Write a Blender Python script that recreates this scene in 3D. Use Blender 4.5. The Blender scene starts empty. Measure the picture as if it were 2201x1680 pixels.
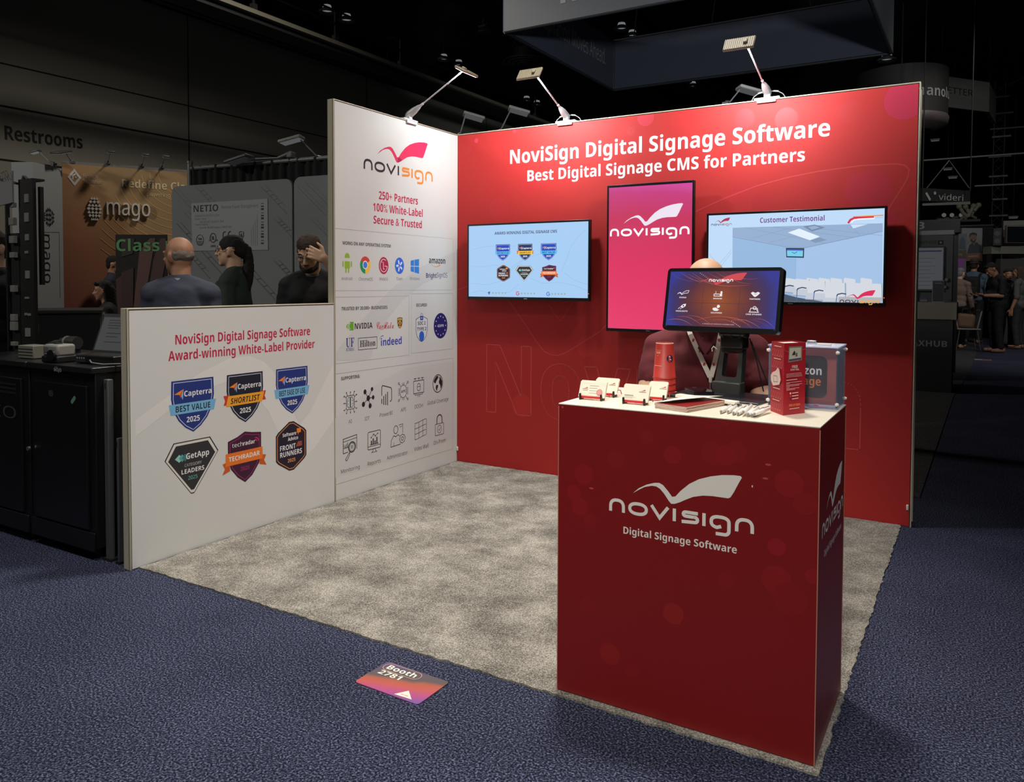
import bpy, bmesh, math, random
from mathutils import Vector, Matrix, Quaternion, geometry
rnd = random.Random(7)
SC = bpy.context.scene
COL = SC.collection
V = Vector

# ------------------------------------------------------------------ camera
FPX, PPX, PPY, IW, IH = 1684.71, 1100.5, 670.81, 2201.0, 1680.0
CAM = V((3.34935, -4.81394, 1.33123))
_y, _p, _r = 0.53819, -0.03522, 0.00422
FW = V((-math.sin(_y)*math.cos(_p), math.cos(_y)*math.cos(_p), math.sin(_p)))
_rt = V((math.cos(_y), math.sin(_y), 0)); _up = _rt.cross(FW)
RT = math.cos(_r)*_rt + math.sin(_r)*_up
UP = -math.sin(_r)*_rt + math.cos(_r)*_up
cd = bpy.data.cameras.new('camera'); cam = bpy.data.objects.new('camera', cd); COL.objects.link(cam)
cd.sensor_width = 36.0; cd.lens = 36.0*FPX/IW; cd.clip_start = 0.05; cd.clip_end = 200
cd.shift_x = 0.0; cd.shift_y = -(IH/2-PPY)/IW
m3 = Matrix((RT, UP, -FW)).transposed().to_4x4(); m3.translation = CAM
cam.matrix_world = m3; SC.camera = cam

# ------------------------------------------------------------------ world, exposure, added fill spots
SC.view_settings.view_transform = 'Standard'; SC.view_settings.look = 'None'
SC.view_settings.exposure = 0.0; SC.view_settings.gamma = 1.0
SC.view_settings.use_curve_mapping = False
wd = bpy.data.worlds.new('hall_air'); SC.world = wd; wd.use_nodes = True
wd.node_tree.nodes['Background'].inputs[0].default_value = (0.92, 0.96, 1.0, 1)
wd.node_tree.nodes['Background'].inputs[1].default_value = 0.032

def look_quat(d):
    return V(d).to_track_quat('-Z', 'Y')
def spot(name, loc, tgt, power, angle, blend=0.6, col=(1, .93, .82), rad=0.25):
    l = bpy.data.lights.new(name, 'SPOT'); l.energy = power; l.spot_size = math.radians(angle)
    l.spot_blend = blend; l.color = col; l.shadow_soft_size = rad
    o = bpy.data.objects.new(name, l); COL.objects.link(o); o.location = loc
    o.rotation_mode = 'QUATERNION'; o.rotation_quaternion = look_quat(V(tgt)-V(loc))
    return o
spot('hall_spot', (2.6, -5.4, 7.0), (1.4, -3.4, 0.2), 700, 52, 0.9, (1, .94, .85), 0.35)  # overhead spot added to light the booth and front carpet
spot('hall_spot', (3.5, -8.6, 5.4), (2.5, -2.57, 0.55), 900, 24, 0.7, (1, .95, .88), 0.3)  # added narrow spot that brightens the counter front
spot('hall_spot', (5.6, -4.4, 6.6), (0.0, -1.75, 0.95), 520, 34, 0.8, (1, .96, .9), 0.35)  # added spot that lifts the white half wall
spot('hall_spot', (6.6, -0.6, 4.6), (2.985, -2.35, 0.6), 270, 21, 0.9, (.92, .92, 1), 0.3)  # added weak spot for the aisle side of the counter
spot('hall_spot', (1.5, -0.85, 7.1), (1.3, -2.2, 0.0), 1750, 52, 1.0, (1, .95, .87), 0.4)  # added overhead spot, kept near the back wall to only graze it
spot('hall_spot', (0.4, -5.4, 7.1), (0.8, -3.6, 0.0), 420, 60, 0.9, (.95, .95, 1), 0.4)  # added overhead spot for the carpet in front
spot('hall_spot', (-4, 3, 7.1), (-5, 3, 0.0), 500, 150, 0.5, (1, .93, .82), 0.3)
spot('hall_spot', (4.5, 13, 7.1), (3.6, 14.5, 0.0), 350, 110, 0.6, (1, .95, .9), 0.3)
spot('hall_spot', (-7.5, -9, 6.8), (-5.0, 2.0, 1.9), 1350, 66, 0.6, (1, .96, .9), 0.4)  # added spot from front left to brighten the left stands
spot('hall_spot', (6.6, -5.5, 2.7), (-0.6, 8.4, 5.6), 2300, 34, 0.6, (.94, .97, 1), 0.3)  # added low spot lighting the square hanging sign from below
spot('hall_spot', (6.5, 3.0, 6.8), (3.2, 15.0, 1.8), 1300, 52, 0.7, (1, .97, .94), 0.4)  # added spot to brighten the far right stands

# ------------------------------------------------------------------ helpers: pixels to points on real planes
def ray(x, y): return FW + (x-PPX)/FPX*RT - (y-PPY)/FPX*UP
def hit(x, y, p0, n):
    d = ray(x, y); n = V(n); return CAM + d*((V(p0)-CAM).dot(n)/d.dot(n))
def deep(x, y, t): return CAM + ray(x, y)*t
def to_px(p): d = V(p)-CAM; w = d.dot(FW); return (PPX+FPX*d.dot(RT)/w, PPY-FPX*d.dot(UP)/w)
def floor_at(x, y, z=0.0): return hit(x, y, (0, 0, z), (0, 0, 1))

# ------------------------------------------------------------------ materials
def lin(c):
    c = c/255.0
    return c/12.92 if c <= 0.04045 else ((c+0.055)/1.055)**2.4
def rgb(c): return (lin(c[0]), lin(c[1]), lin(c[2]), 1.0)
MATS = {}
def mat(c, rough=0.6, metal=0.0, em=0.0, alpha=1.0, trans=0.0, name=None, bump=0.0, bscale=60.0, vary=0.0, coat=0.0):
    key = (tuple(c), rough, metal, em, alpha, trans, bump, bscale, vary, coat)
    if key in MATS: return MATS[key]
    m = bpy.data.materials.new(name or 'surface'); m.use_nodes = True
    nt = m.node_tree; b = nt.nodes['Principled BSDF']
    b.inputs['Base Color'].default_value = rgb(c); b.inputs['Roughness'].default_value = rough
    b.inputs['Metallic'].default_value = metal
    if coat: b.inputs['Coat Weight'].default_value = coat
    if alpha < 1: b.inputs['Alpha'].default_value = alpha
    if trans: b.inputs['Transmission Weight'].default_value = trans
    if em:
        b.inputs['Emission Color'].default_value = rgb(c); b.inputs['Emission Strength'].default_value = em
        b.inputs['Base Color'].default_value = (0.01, 0.01, 0.01, 1)
    if bump or vary:
        tc = nt.nodes.new('ShaderNodeTexCoord'); nz = nt.nodes.new('ShaderNodeTexNoise')
        nz.inputs['Scale'].default_value = bscale; nz.inputs['Detail'].default_value = 4
        nt.links.new(tc.outputs['Object'], nz.inputs['Vector'])
        if bump:
            bp = nt.nodes.new('ShaderNodeBump'); bp.inputs['Strength'].default_value = bump; bp.inputs['Distance'].default_value = 0.004
            nt.links.new(nz.outputs['Fac'], bp.inputs['Height']); nt.links.new(bp.outputs['Normal'], b.inputs['Normal'])
        if vary:
            mx = nt.nodes.new('ShaderNodeMix'); mx.data_type = 'RGBA'
            mx.inputs[6].default_value = rgb([v*(1-vary) for v in c]); mx.inputs[7].default_value = rgb([min(255, v*(1+vary)) for v in c])
            nt.links.new(nz.outputs['Fac'], mx.inputs[0]); nt.links.new(mx.outputs[2], b.inputs['Base Color'])
    MATS[key] = m
    return m
def ramp_mat(name, vec_fn, stops, rough=0.6, em=0.0):
    """a printed or shown colour gradient: stops over a value built by vec_fn(node_tree, texcoord)"""
    m = bpy.data.materials.new(name); m.use_nodes = True; nt = m.node_tree; b = nt.nodes['Principled BSDF']
    tc = nt.nodes.new('ShaderNodeTexCoord'); out = vec_fn(nt, tc)
    r = nt.nodes.new('ShaderNodeValToRGB'); el = r.color_ramp.elements
    while len(el) < len(stops): el.new(0.5)
    for e, (p, c) in zip(el, stops): e.position = p; e.color = rgb(c)
    nt.links.new(out, r.inputs[0]); b.inputs['Roughness'].default_value = rough
    if em:
        nt.links.new(r.outputs[0], b.inputs['Emission Color']); b.inputs['Emission Strength'].default_value = em
        b.inputs['Base Color'].default_value = (0.01, 0.01, 0.01, 1)
    else: nt.links.new(r.outputs[0], b.inputs['Base Color'])
    return m
def lin_comb(a, o, noise=0.0, nscale=3.0):
    """value = a . generated-object-coords + o (+ noise)"""
    def f(nt, tc):
        d = nt.nodes.new('ShaderNodeVectorMath'); d.operation = 'DOT_PRODUCT'; d.inputs[1].default_value = a
        nt.links.new(tc.outputs['Object'], d.inputs[0])
        s = nt.nodes.new('ShaderNodeMath'); s.operation = 'ADD'; s.inputs[1].default_value = o
        nt.links.new(d.outputs['Value'], s.inputs[0]); out = s.outputs[0]
        if noise:
            n = nt.nodes.new('ShaderNodeTexNoise'); n.inputs['Scale'].default_value = nscale
            nt.links.new(tc.outputs['Object'], n.inputs['Vector'])
            k = nt.nodes.new('ShaderNodeMath'); k.operation = 'MULTIPLY_ADD'; k.inputs[1].default_value = noise
            nt.links.new(n.outputs['Fac'], k.inputs[0]); nt.links.new(out, k.inputs[2]); out = k.outputs[0]
        return out
    return f

# ------------------------------------------------------------------ objects
def tag(o, label=None, cat=None, group=None, kind=None):
    if label: o['label'] = label
    if cat: o['category'] = cat
    if group: o['group'] = group
    if kind: o['kind'] = kind
    return o
def thing(name, label, cat, loc=(0, 0, 0), rz=0.0, group=None):
    o = bpy.data.objects.new(name, None); COL.objects.link(o); o.empty_display_size = 0.1
    o.location = loc; o.rotation_euler = (0, 0, rz)
    return tag(o, label, cat, group)
def clone(root, loc=None, rot=None, label=None, group=None):
    def cp(o, par):
        c = o.copy(); COL.objects.link(c); c.parent = par
        for ch in [x for x in bpy.data.objects if x.parent == o]: cp(ch, c)
        return c
    c = cp(root, None)
    if loc is not None: c.location = loc
    if rot is not None: c.rotation_euler = rot
    if label: c['label'] = label
    if group: c['group'] = group
    return c
def link_mesh(name, me, parent=None, label=None):
    o = bpy.data.objects.new(name, me); COL.objects.link(o)
    if parent is not None: o.parent = parent
    if label: o['label'] = label
    return o

def base_of(o):
    p = V((0, 0, 0))
    while o is not None: p = p+V(o.location); o = o.parent
    return p

class MB:
    """collects shapes into one mesh"""
    def __init__(s): s.v = []; s.f = []; s.mi = []; s.mats = []; s.cur = 0; s.sm = []; s.smooth = False
    def mat(s, m):
        if m not in s.mats: s.mats.append(m)
        s.cur = s.mats.index(m); return s
    def add(s, vs, fs, smooth=None):
        b = len(s.v); s.v += [V(v) for v in vs]
        for f in fs: s.f.append([b+i for i in f]); s.mi.append(s.cur); s.sm.append(s.smooth if smooth is None else smooth)
        return s
    def box(s, c, d, rot=None, bev=0.0, seg=2):
        bm = bmesh.new(); bmesh.ops.create_cube(bm, size=1.0)
        for v in bm.verts: v.co = V((v.co.x*d[0], v.co.y*d[1], v.co.z*d[2]))
        if bev: bmesh.ops.bevel(bm, geom=bm.edges[:], offset=min(bev, min(d)*0.49), segments=seg, profile=0.5, affect='EDGES')
        M = Matrix.Translation(V(c)) @ (rot.to_4x4() if rot is not None else Matrix.Identity(4))
        bm.verts.index_update()
        fl = [max(abs(c) for c in f.normal) > 0.999 for f in bm.faces]; vs = [M @ v.co for v in bm.verts]; fs = [[v.index for v in f.verts] for f in bm.faces]; bm.free()
        b0 = len(s.v); s.add(vs, fs, bool(bev)); k = len(s.sm)-len(fs)
        for i, q in enumerate(fl):
            if q: s.sm[k+i] = False
        return s
    def box2(s, a, b, bev=0.0):
        a = V(a); b = V(b); return s.box((a+b)/2, [abs(x) for x in (b-a)], bev=bev)
    def frame(s, d):
        d = V(d).normalized(); u = d.cross(V((0, 0, 1)) if abs(d.z) < 0.95 else V((1, 0, 0))).normalized(); return u, u.cross(d)
    def cone(s, p0, p1, r0, r1=None, n=16, cap=True, smooth=True):
        r1 = r0 if r1 is None else r1; p0 = V(p0); p1 = V(p1); u, w = s.frame(p1-p0); vs = []
        for p, r in ((p0, r0), (p1, r1)):
            for i in range(n):
                a = 2*math.pi*i/n; vs.append(p+u*(r*math.cos(a))+w*(r*math.sin(a)))
        s.add(vs, [[i, (i+1) % n, n+(i+1) % n, n+i][::-1] for i in range(n)], smooth)
        if cap: s.add(vs, [list(range(n)), list(range(2*n-1, n-1, -1))], False)
        return s
    def tube(s, pts, r, n=8, cap=True):
        pts = [V(p) for p in pts]; m = len(pts); rs = r if isinstance(r, (list, tuple)) else [r]*m
        vs = []; u = None
        for k, p in enumerate(pts):
            d = (pts[min(k+1, m-1)]-pts[max(k-1, 0)]).normalized()
            if u is None: u, _ = s.frame(d)
            u = (u-d*u.dot(d)).normalized(); w = d.cross(u)
            for i in range(n):
                a = 2*math.pi*i/n; vs.append(p+u*(rs[k]*math.cos(a))+w*(rs[k]*math.sin(a)))
        fs = [[k*n+i, k*n+(i+1) % n, (k+1)*n+(i+1) % n, (k+1)*n+i] for k in range(m-1) for i in range(n)]
        s.add(vs, fs, True)
        if cap: s.add(vs, [list(range(n))[::-1], list(range((m-1)*n, m*n))], False)
        return s
    def lathe(s, prof, c=(0, 0, 0), n=28, axis=None):
        c = V(c); M = axis.to_matrix() if axis is not None else Matrix.Identity(3); vs = []
        for r, z in prof:
            for i in range(n):
                a = 2*math.pi*i/n; vs.append(c+M @ V((r*math.cos(a), r*math.sin(a), z)))
        s.add(vs, [[k*n+i, k*n+(i+1) % n, (k+1)*n+(i+1) % n, (k+1)*n+i] for k in range(len(prof)-1) for i in range(n)], True); return s
    def ell(s, c, r, rot=None, nu=20, nv=12):
        M = rot.to_3x3() if rot is not None else Matrix.Identity(3); c = V(c); vs = []
        r = (r, r, r) if not isinstance(r, (tuple, list)) else r
        for j in range(nv+1):
            t = math.pi*j/nv
            for i in range(nu):
                a = 2*math.pi*i/nu; vs.append(c+M @ V((r[0]*math.sin(t)*math.cos(a), r[1]*math.sin(t)*math.sin(a), -r[2]*math.cos(t))))
        s.add(vs, [[j*nu+i, j*nu+(i+1) % nu, (j+1)*nu+(i+1) % nu, (j+1)*nu+i] for j in range(nv) for i in range(nu)], True); return s
    def cap(s, p0, p1, r0, r1=None, n=14):
        """rounded limb segment, closed"""
        r1 = r0 if r1 is None else r1; p0 = V(p0); p1 = V(p1); d = (p1-p0)
        if d.length < 1e-5: return s.ell(p0, r0)
        d.normalize(); pts = []; rs = []
        for k in range(5):
            t = math.pi/2*(1-k/4); pts.append(p0-d*(r0*math.sin(t))); rs.append(max(r0*math.cos(t), 1e-4))
        for k in range(5):
            t = math.pi/2*k/4; pts.append(p1+d*(r1*math.sin(t))); rs.append(max(r1*math.cos(t), 1e-4))
        return s.tube(pts, rs, n)
    def prism(s, poly, z0, z1, M=None, holes=()):
        """outline (list of 2-D points) pulled from z0 to z1; M places it"""
        M = M or Matrix.Identity(4); loops = [list(poly)]+[list(h) for h in holes]
        flat = [p for l in loops for p in l]; n = len(flat)
        tri = geometry.tessellate_polygon([[V((p[0], p[1], 0)) for p in l] for l in loops])
        vs = [M @ V((p[0], p[1], z0)) for p in flat]+[M @ V((p[0], p[1], z1)) for p in flat]
        fs = [list(t)[::-1] for t in tri]+[[i+n for i in t] for t in tri]; k = 0
        for l in loops:
            m = len(l); fs += [[k+i, k+(i+1) % m, n+k+(i+1) % m, n+k+i] for i in range(m)]; k += m
        s.add(vs, fs, False); return s
    def build(s, name, m=None, parent=None, label=None, fix=True, world=False):
        if world:
            b = base_of(parent); s.v = [v-b for v in s.v]
        me = bpy.data.meshes.new(name); me.from_pydata(s.v, [], s.f)
        for x in (s.mats or [m if m is not None else mat((128, 128, 128))]): me.materials.append(x)
        me.polygons.foreach_set('material_index', s.mi); me.polygons.foreach_set('use_smooth', s.sm)
        if fix:
            bm = bmesh.new(); bm.from_mesh(me); bmesh.ops.recalc_face_normals(bm, faces=bm.faces); bm.to_mesh(me); bm.free()
        me.update(); return link_mesh(name, me, parent, label)

# ------------------------------------------------------------------ lettering
TXT = {}
def _map(t, U, l, d):
    r = ''
    for ch in t:
        if U and 'A' <= ch <= 'Z': r += chr(U+ord(ch)-65)
        elif l and 'a' <= ch <= 'z': r += chr(l+ord(ch)-97)
        elif d and '0' <= ch <= '9': r += chr(d+ord(ch)-48)
        else: r += ch
    return r
STY = {'b': (0x1D5D4, 0x1D5EE, 0x1D7EC), 'r': (0x1D5A0, 0x1D5BA, 0x1D7E2), 'bi': (0x1D63C, 0x1D656, 0x1D7EC),
       'sb': (0x1D400, 0x1D41A, 0x1D7CE), 'sc': (0x1D4D0, 0x1D4EA, 0), 'g': (0, 0, 0)}
def glyphs(t, st):
    if (t, st) in TXT: return TXT[(t, st)]
    c = bpy.data.curves.new('t', 'FONT'); c.body = _map(t, *STY[st]); c.size = 1.0; c.resolution_u = 5
    o = bpy.data.objects.new('t', c); COL.objects.link(o)
    dg = bpy.context.evaluated_depsgraph_get(); dg.update(); e = o.evaluated_get(dg); me = e.to_mesh()
    vs = [(v.co.x, v.co.y) for v in me.vertices]; fs = [list(p.vertices) for p in me.polygons]
    e.to_mesh_clear(); bpy.data.objects.remove(o); bpy.data.curves.remove(c)
    x0 = min([v[0] for v in vs] or [0]); x1 = max([v[0] for v in vs] or [1])
    TXT[(t, st)] = (vs, fs, x0, x1); return TXT[(t, st)]
CAPH = {}
def cap_h(st):
    if st not in CAPH: CAPH[st] = max(v[1] for v in glyphs('H', st)[0])
    return CAPH[st]

BIRD = [(0.177, 0.148), (0.22, 0.188), (0.276, 0.22), (0.332, 0.24), (0.365, 0.244), (0.392, 0.233), (0.428, 0.197), (0.457, 0.162), (0.48, 0.168), (0.516, 0.211), (0.574, 0.265), (0.639, 0.305), (0.717, 0.334), (0.791, 0.352), (0.868, 0.361), (0.91, 0.361), (0.919, 0.352), (0.899, 0.314), (0.87, 0.253), (0.848, 0.215), (0.832, 0.206), (0.794, 0.206), (0.731, 0.206), (0.666, 0.2), (0.601, 0.182), (0.549, 0.155), (0.509, 0.132), (0.475, 0.117), (0.451, 0.114), (0.435, 0.13), (0.401, 0.175), (0.372, 0.204), (0.345, 0.217), (0.312, 0.217), (0.262, 0.202), (0.22, 0.177)]
def arc(cx, cy, rx, ry, a0, a1, n=10):
    return [(cx+rx*math.cos(math.radians(a0+(a1-a0)*i/n)), cy+ry*math.sin(math.radians(a0+(a1-a0)*i/n))) for i in range(n+1)]
def rrect(x0, y0, x1, y1, r, n=5):
    return arc(x1-r, y1-r, r, r, 0, 90, n)+arc(x0+r, y1-r, r, r, 90, 180, n)+arc(x0+r, y0+r, r, r, 180, 270, n)+arc(x1-r, y0+r, r, r, 270, 360, n)
def superarc(x0, x1, y0, y1, e=2.6, n=24, a0=0, a1=360):
    o = []
    for i in range(n+1):
        a = math.radians(a0+(a1-a0)*i/n); c, s_ = math.cos(a), math.sin(a)
        o.append(((x0+x1)/2+(x1-x0)/2*math.copysign(abs(c)**(2/e), c), (y0+y1)/2+(y1-y0)/2*math.copysign(abs(s_)**(2/e), s_)))
    return o
def wordmark(w=0.0205):
    """the eight letters as centre lines; x 0..1, baseline 0, x-height 0.085"""
    h = w/2; X = 0.085
    def n(x0, x1): return [(x0+h, 0)]+superarc(x0+h, x1-h, -0.015, X+0.008-h, 2.5, 16, 180, 0)+[(x1-h, 0)]
    o = superarc(0.143+h, 0.287-h, h-0.004, X+0.004-h, 2.3, 28)
    v = [(0.312, X), (0.371, 0.006), (0.43, X)]
    i1 = [(0.474, 0), (0.474, X)]
    s_ = [(0.635, X-h), (0.552, X-h)]+arc(0.552, X-h-0.0135, 0.016, 0.0135, 90, 270, 6)+[(0.615, X-h-0.027)]+arc(0.615, X-h-0.044, 0.018, 0.0168, 90, -90, 6)+[(0.525, h-0.004)]
    i2 = [(0.676, 0), (0.676, X)]
    g = [(0.79, 0.004+h)]+superarc(0.713+h, 0.852-h, 0.004, X+0.002-h, 2.6, 18, 255, 0)[0:]+[(0.852-h, -0.005)]+arc(0.815, -0.008, 0.037-h, 0.027, 0, -90, 6)+[(0.755, -0.036)]
    return [(n(0, 0.119), 0), (o, 1), (v, 0), (i1, 0), (s_, 0), (i2, 0), (g, 0), (n(0.879, 1.0), 0)]

class Art:
    """prints, screens and signs: flat coloured shapes laid on a real plane, layer over layer"""
    def __init__(s, o, U, Vv, parent, eps=0.00003, em=0.0, rough=0.6, base=0.0002):
        s.o = V(o); s.U = V(U).normalized(); s.V = V(Vv).normalized(); s.N = s.U.cross(s.V)
        s.parent = parent; s.eps = eps; s.em = em; s.rough = rough; s.k = base; s.mb = None; s.first = None; s.k0 = 0.0; s.name = None; s.label = None; s.off = base_of(parent)
    def begin(s, name, label=None):
        s.end(); s.name = name; s.label = label; s.mb = MB()
        if s.first is None: s.first = s.k
        elif not s.em: s.k = max(s.first+0.0001, s.k0)
        return s
    def end(s):
        if s.mb is not None and s.k0 == 0.0: s.k0 = s.k
        if s.mb is not None and s.mb.f:
            s.mb.build(s.name, None, s.parent, s.label, fix=False)
        s.mb = None; return s
    def px(s, x, y):
        p = hit(x, y, s.o, s.N)-s.o; return (p.dot(s.U), p.dot(s.V))
    def P(s, p): return s.o+s.U*p[0]+s.V*p[1]+s.N*s.k - s.off
    def col(s, c):
        s.mb.mat(c if not isinstance(c, (tuple, list)) else mat(c, s.rough, em=s.em))
    def tri(s, pts, fs, c):
        s.k += s.eps; s.col(c); q = [s.P(p) for p in pts]; out = []
        for f in fs:
            a = sum((pts[f[i]][0]*pts[f[(i+1) % len(f)]][1]-pts[f[(i+1) % len(f)]][0]*pts[f[i]][1]) for i in range(len(f)))
            out.append(list(f) if a > 0 else list(f)[::-1])
        s.mb.add(q, out, False); return s
    def poly(s, pts, c, holes=()):
        loops = [list(pts)]+[list(h) for h in holes]; flat = [p for l in loops for p in l]
        t = geometry.tessellate_polygon([[V((p[0], p[1], 0)) for p in l] for l in loops])
        return s.tri(flat, t, c)
    def quad(s, x0, y0, x1, y1, c): return s.tri([(x0, y0), (x1, y0), (x1, y1), (x0, y1)], [(0, 1, 2, 3)], c)
    def disc(s, cx, cy, r, c, ry=None, n=28):
        return s.tri([(cx+r*math.cos(2*math.pi*i/n), cy+(ry or r)*math.sin(2*math.pi*i/n)) for i in range(n)], [tuple(range(n))], c)
    def ring(s, cx, cy, r, w, c, ry=None): return s.line(arc(cx, cy, r, ry or r, 0, 360, 28)[:-1], w, c, True)
    def line(s, pts, w, c, closed=False, taper=None):
        pts = [V((p[0], p[1])) for p in pts]; q = [pts[0]]
        for p in pts[1:]:
            if (p-q[-1]).length > 1e-6: q.append(p)
        pts = q; n = len(pts)
        if n < 2: return s
        L = []; R = []
        for i in range(n):
            a = pts[i-1] if (i or closed) else None; b = pts[(i+1) % n] if (i < n-1 or closed) else None
            d0 = (pts[i]-a).normalized() if a is not None else None; d1 = (b-pts[i]).normalized() if b is not None else None
            d0 = d0 if d0 is not None else d1; d1 = d1 if d1 is not None else d0
            n0 = V((-d0.y, d0.x)); n1 = V((-d1.y, d1.x)); m = n0+n1
            m = m.normalized() if m.length > 1e-6 else n0
            k = min(1/max(m.dot(n0), 0.35), 2.0); h = w/2*k*(taper(i/(n-1)) if taper else 1)
            L.append(pts[i]+m*h); R.append(pts[i]-m*h)
        fs = [(i, (i+1) % n, n+(i+1) % n, n+i) for i in range(n if closed else n-1)]
        return s.tri([(p.x, p.y) for p in L+R], fs, c)
    def text(s, t, a, b, cap, st, c, fit=True):
        vs, fs, x0, x1 = glyphs(t, st); a = V(a); b = V(b); L = (b-a).length; d = (b-a).normalized(); nn = V((-d.y, d.x))
        sy = cap/cap_h(st); sx = L/(x1-x0) if fit else sy
        return s.tri([tuple(a+d*((x-x0)*sx)+nn*(y*sy)) for x, y in vs], fs, c)
    def ptext(s, t, a, b, cap_px, st, c):
        A = s.px(*a); B = s.px(*b); C = s.px(a[0], a[1]-cap_px); v = (A[1]+B[1])/2
        return s.text(t, (A[0], v), (B[0], v), C[1]-A[1], st, c)
    def ctext(s, t, cx, y, w, cap, st, c): return s.text(t, (cx-w/2, y), (cx+w/2, y), cap, st, c)
    def outline(s, t, a, b, cap, st, w, c):
        vs, fs, x0, x1 = glyphs(t, st); cnt = {}
        for f in fs:
            for i in range(len(f)):
                e = (f[i], f[(i+1) % len(f)]); k = (min(e), max(e)); cnt[k] = cnt.get(k, 0)+1
        sx = (b[0]-a[0])/(x1-x0); sy = cap/cap_h(st); T = lambda i: (a[0]+(vs[i][0]-x0)*sx, a[1]+vs[i][1]*sy)
        s.k += s.eps; kk = s.k
        for (i, j), m in cnt.items():
            if m == 1:
                s.k = kk-s.eps; p = V(T(i)); q = V(T(j)); d = (q-p)
                if d.length < 1e-6: continue
                d = d.normalized()*w*0.3; s.line([p-d, q+d], w, c)
        s.k = kk; return s
    def logo(s, x, y, w, cb, c1, c2=None, hs=1.0, wd=0.0205, bird=True, fold=None):
        """wing mark over the wordmark; x, y = left end of the baseline"""
        if bird:
            s.poly([(x+w*p[0], y+w*p[1]*hs) for p in BIRD], cb)
            if fold: s.poly([(x+w*p[0], y+w*p[1]*hs) for p in ((0.48, 0.168), (0.53, 0.145), (0.475, 0.117), (0.462, 0.115), (0.468, 0.145))], fold)
        for i, (pts, cl) in enumerate(wordmark(wd)):
            s.line([(x+w*p[0], y+w*p[1]*hs) for p in (pts[:-1] if cl else pts)], w*wd, (c1 if i < 4 or c2 is None else c2), bool(cl))
        return s
    def map(s, cx, cy, sx, sy=None):
        sy = sy or sx; return lambda *pts: [(cx+sx*p[0], cy+sy*p[1]) for p in pts]

def fit(A, x0, y0, x1, y1):
    """maps the square -1..1 to the patch of the plane seen between two pixel corners"""
    xm, ym = (x0+x1)/2, (y0+y1)/2
    c = A.px(xm, ym); w = A.px(x1, ym)[0]-A.px(x0, ym)[0]; h = A.px(xm, y0)[1]-A.px(xm, y1)[1]
    return box_map(c[0], c[1], w/2, h/2)
class box_map:
    def __init__(s, cx, cy, sx, sy): s.cx, s.cy, s.sx, s.sy = cx, cy, sx, sy
    def __call__(s, *pts): return [(s.cx+s.sx*p[0], s.cy+s.sy*p[1]) for p in pts]
    def sub(s, x0, y0, x1, y1): return box_map(s.cx+s.sx*(x0+x1)/2, s.cy+s.sy*(y0+y1)/2, s.sx*(x1-x0)/2, s.sy*(y1-y0)/2)
def mtext(A, f, t, x0, x1, y, cap, st, c):
    a, b = f((x0, y), (x1, y)); return A.text(t, a, b, cap*f.sy, st, c)
# ------------------------------------------------------------------ the hall floor and the booth carpet
def carpet_mat(name, stops, scale, big, bigw, bump):
    m = bpy.data.materials.new(name); m.use_nodes = True; nt = m.node_tree; b = nt.nodes['Principled BSDF']; L = nt.links.new
    tc = nt.nodes.new('ShaderNodeTexCoord')
    n1 = nt.nodes.new('ShaderNodeTexNoise'); n1.inputs['Scale'].default_value = scale; n1.inputs['Detail'].default_value = 2.5; n1.inputs['Roughness'].default_value = 0.6
    n2 = nt.nodes.new('ShaderNodeTexNoise'); n2.inputs['Scale'].default_value = big; n2.inputs['Detail'].default_value = 6; n2.inputs['Roughness'].default_value = 0.65
    for n in (n1, n2): L(tc.outputs['Object'], n.inputs['Vector'])
    a = nt.nodes.new('ShaderNodeMath'); a.operation = 'MULTIPLY_ADD'; a.inputs[1].default_value = bigw
    s = nt.nodes.new('ShaderNodeMath'); s.operation = 'SUBTRACT'; s.inputs[1].default_value = 0.5
    L(n2.outputs['Fac'], s.inputs[0]); L(s.outputs[0], a.inputs[0]); L(n1.outputs['Fac'], a.inputs[2])
    r = nt.nodes.new('ShaderNodeValToRGB'); el = r.color_ramp.elements
    while len(el) < len(stops): el.new(0.5)
    for e, (p, c) in zip(el, stops): e.position = p; e.color = rgb(c)
    L(a.outputs[0], r.inputs[0]); L(r.outputs[0], b.inputs['Base Color']); b.inputs['Roughness'].default_value = 1.0
    b.inputs['Specular IOR Level'].default_value = 0.1
    bp = nt.nodes.new('ShaderNodeBump'); bp.inputs['Strength'].default_value = bump; bp.inputs['Distance'].default_value = 0.006
    L(n1.outputs['Fac'], bp.inputs['Height']); L(bp.outputs['Normal'], b.inputs['Normal'])
    return m
M_BLUE = carpet_mat('navy_loop_carpet', [(0.34, (13, 14, 23)), (0.47, (36, 39, 55)), (0.56, (68, 72, 94)), (0.68, (112, 116, 140))], 150, 1.6, 0.10, 0.8)
M_GREY = carpet_mat('grey_booth_carpet', [(0.30, (78, 75, 69)), (0.44, (113, 109, 101)), (0.55, (140, 136, 127)), (0.70, (176, 171, 159))], 190, 4.5, 0.66, 0.5)
M_BACK = carpet_mat('charcoal_booth_carpet', [(0.3, (52, 52, 54)), (0.7, (82, 82, 84))], 60, 2, 0.2, 0.3)
fl = MB(); fl.add([(-14, -12, 0), (22, -12, 0), (22, 46, 0), (-14, 46, 0)], [(0, 1, 2, 3)])
tag(fl.build('floor', M_BLUE), kind='structure')

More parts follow.
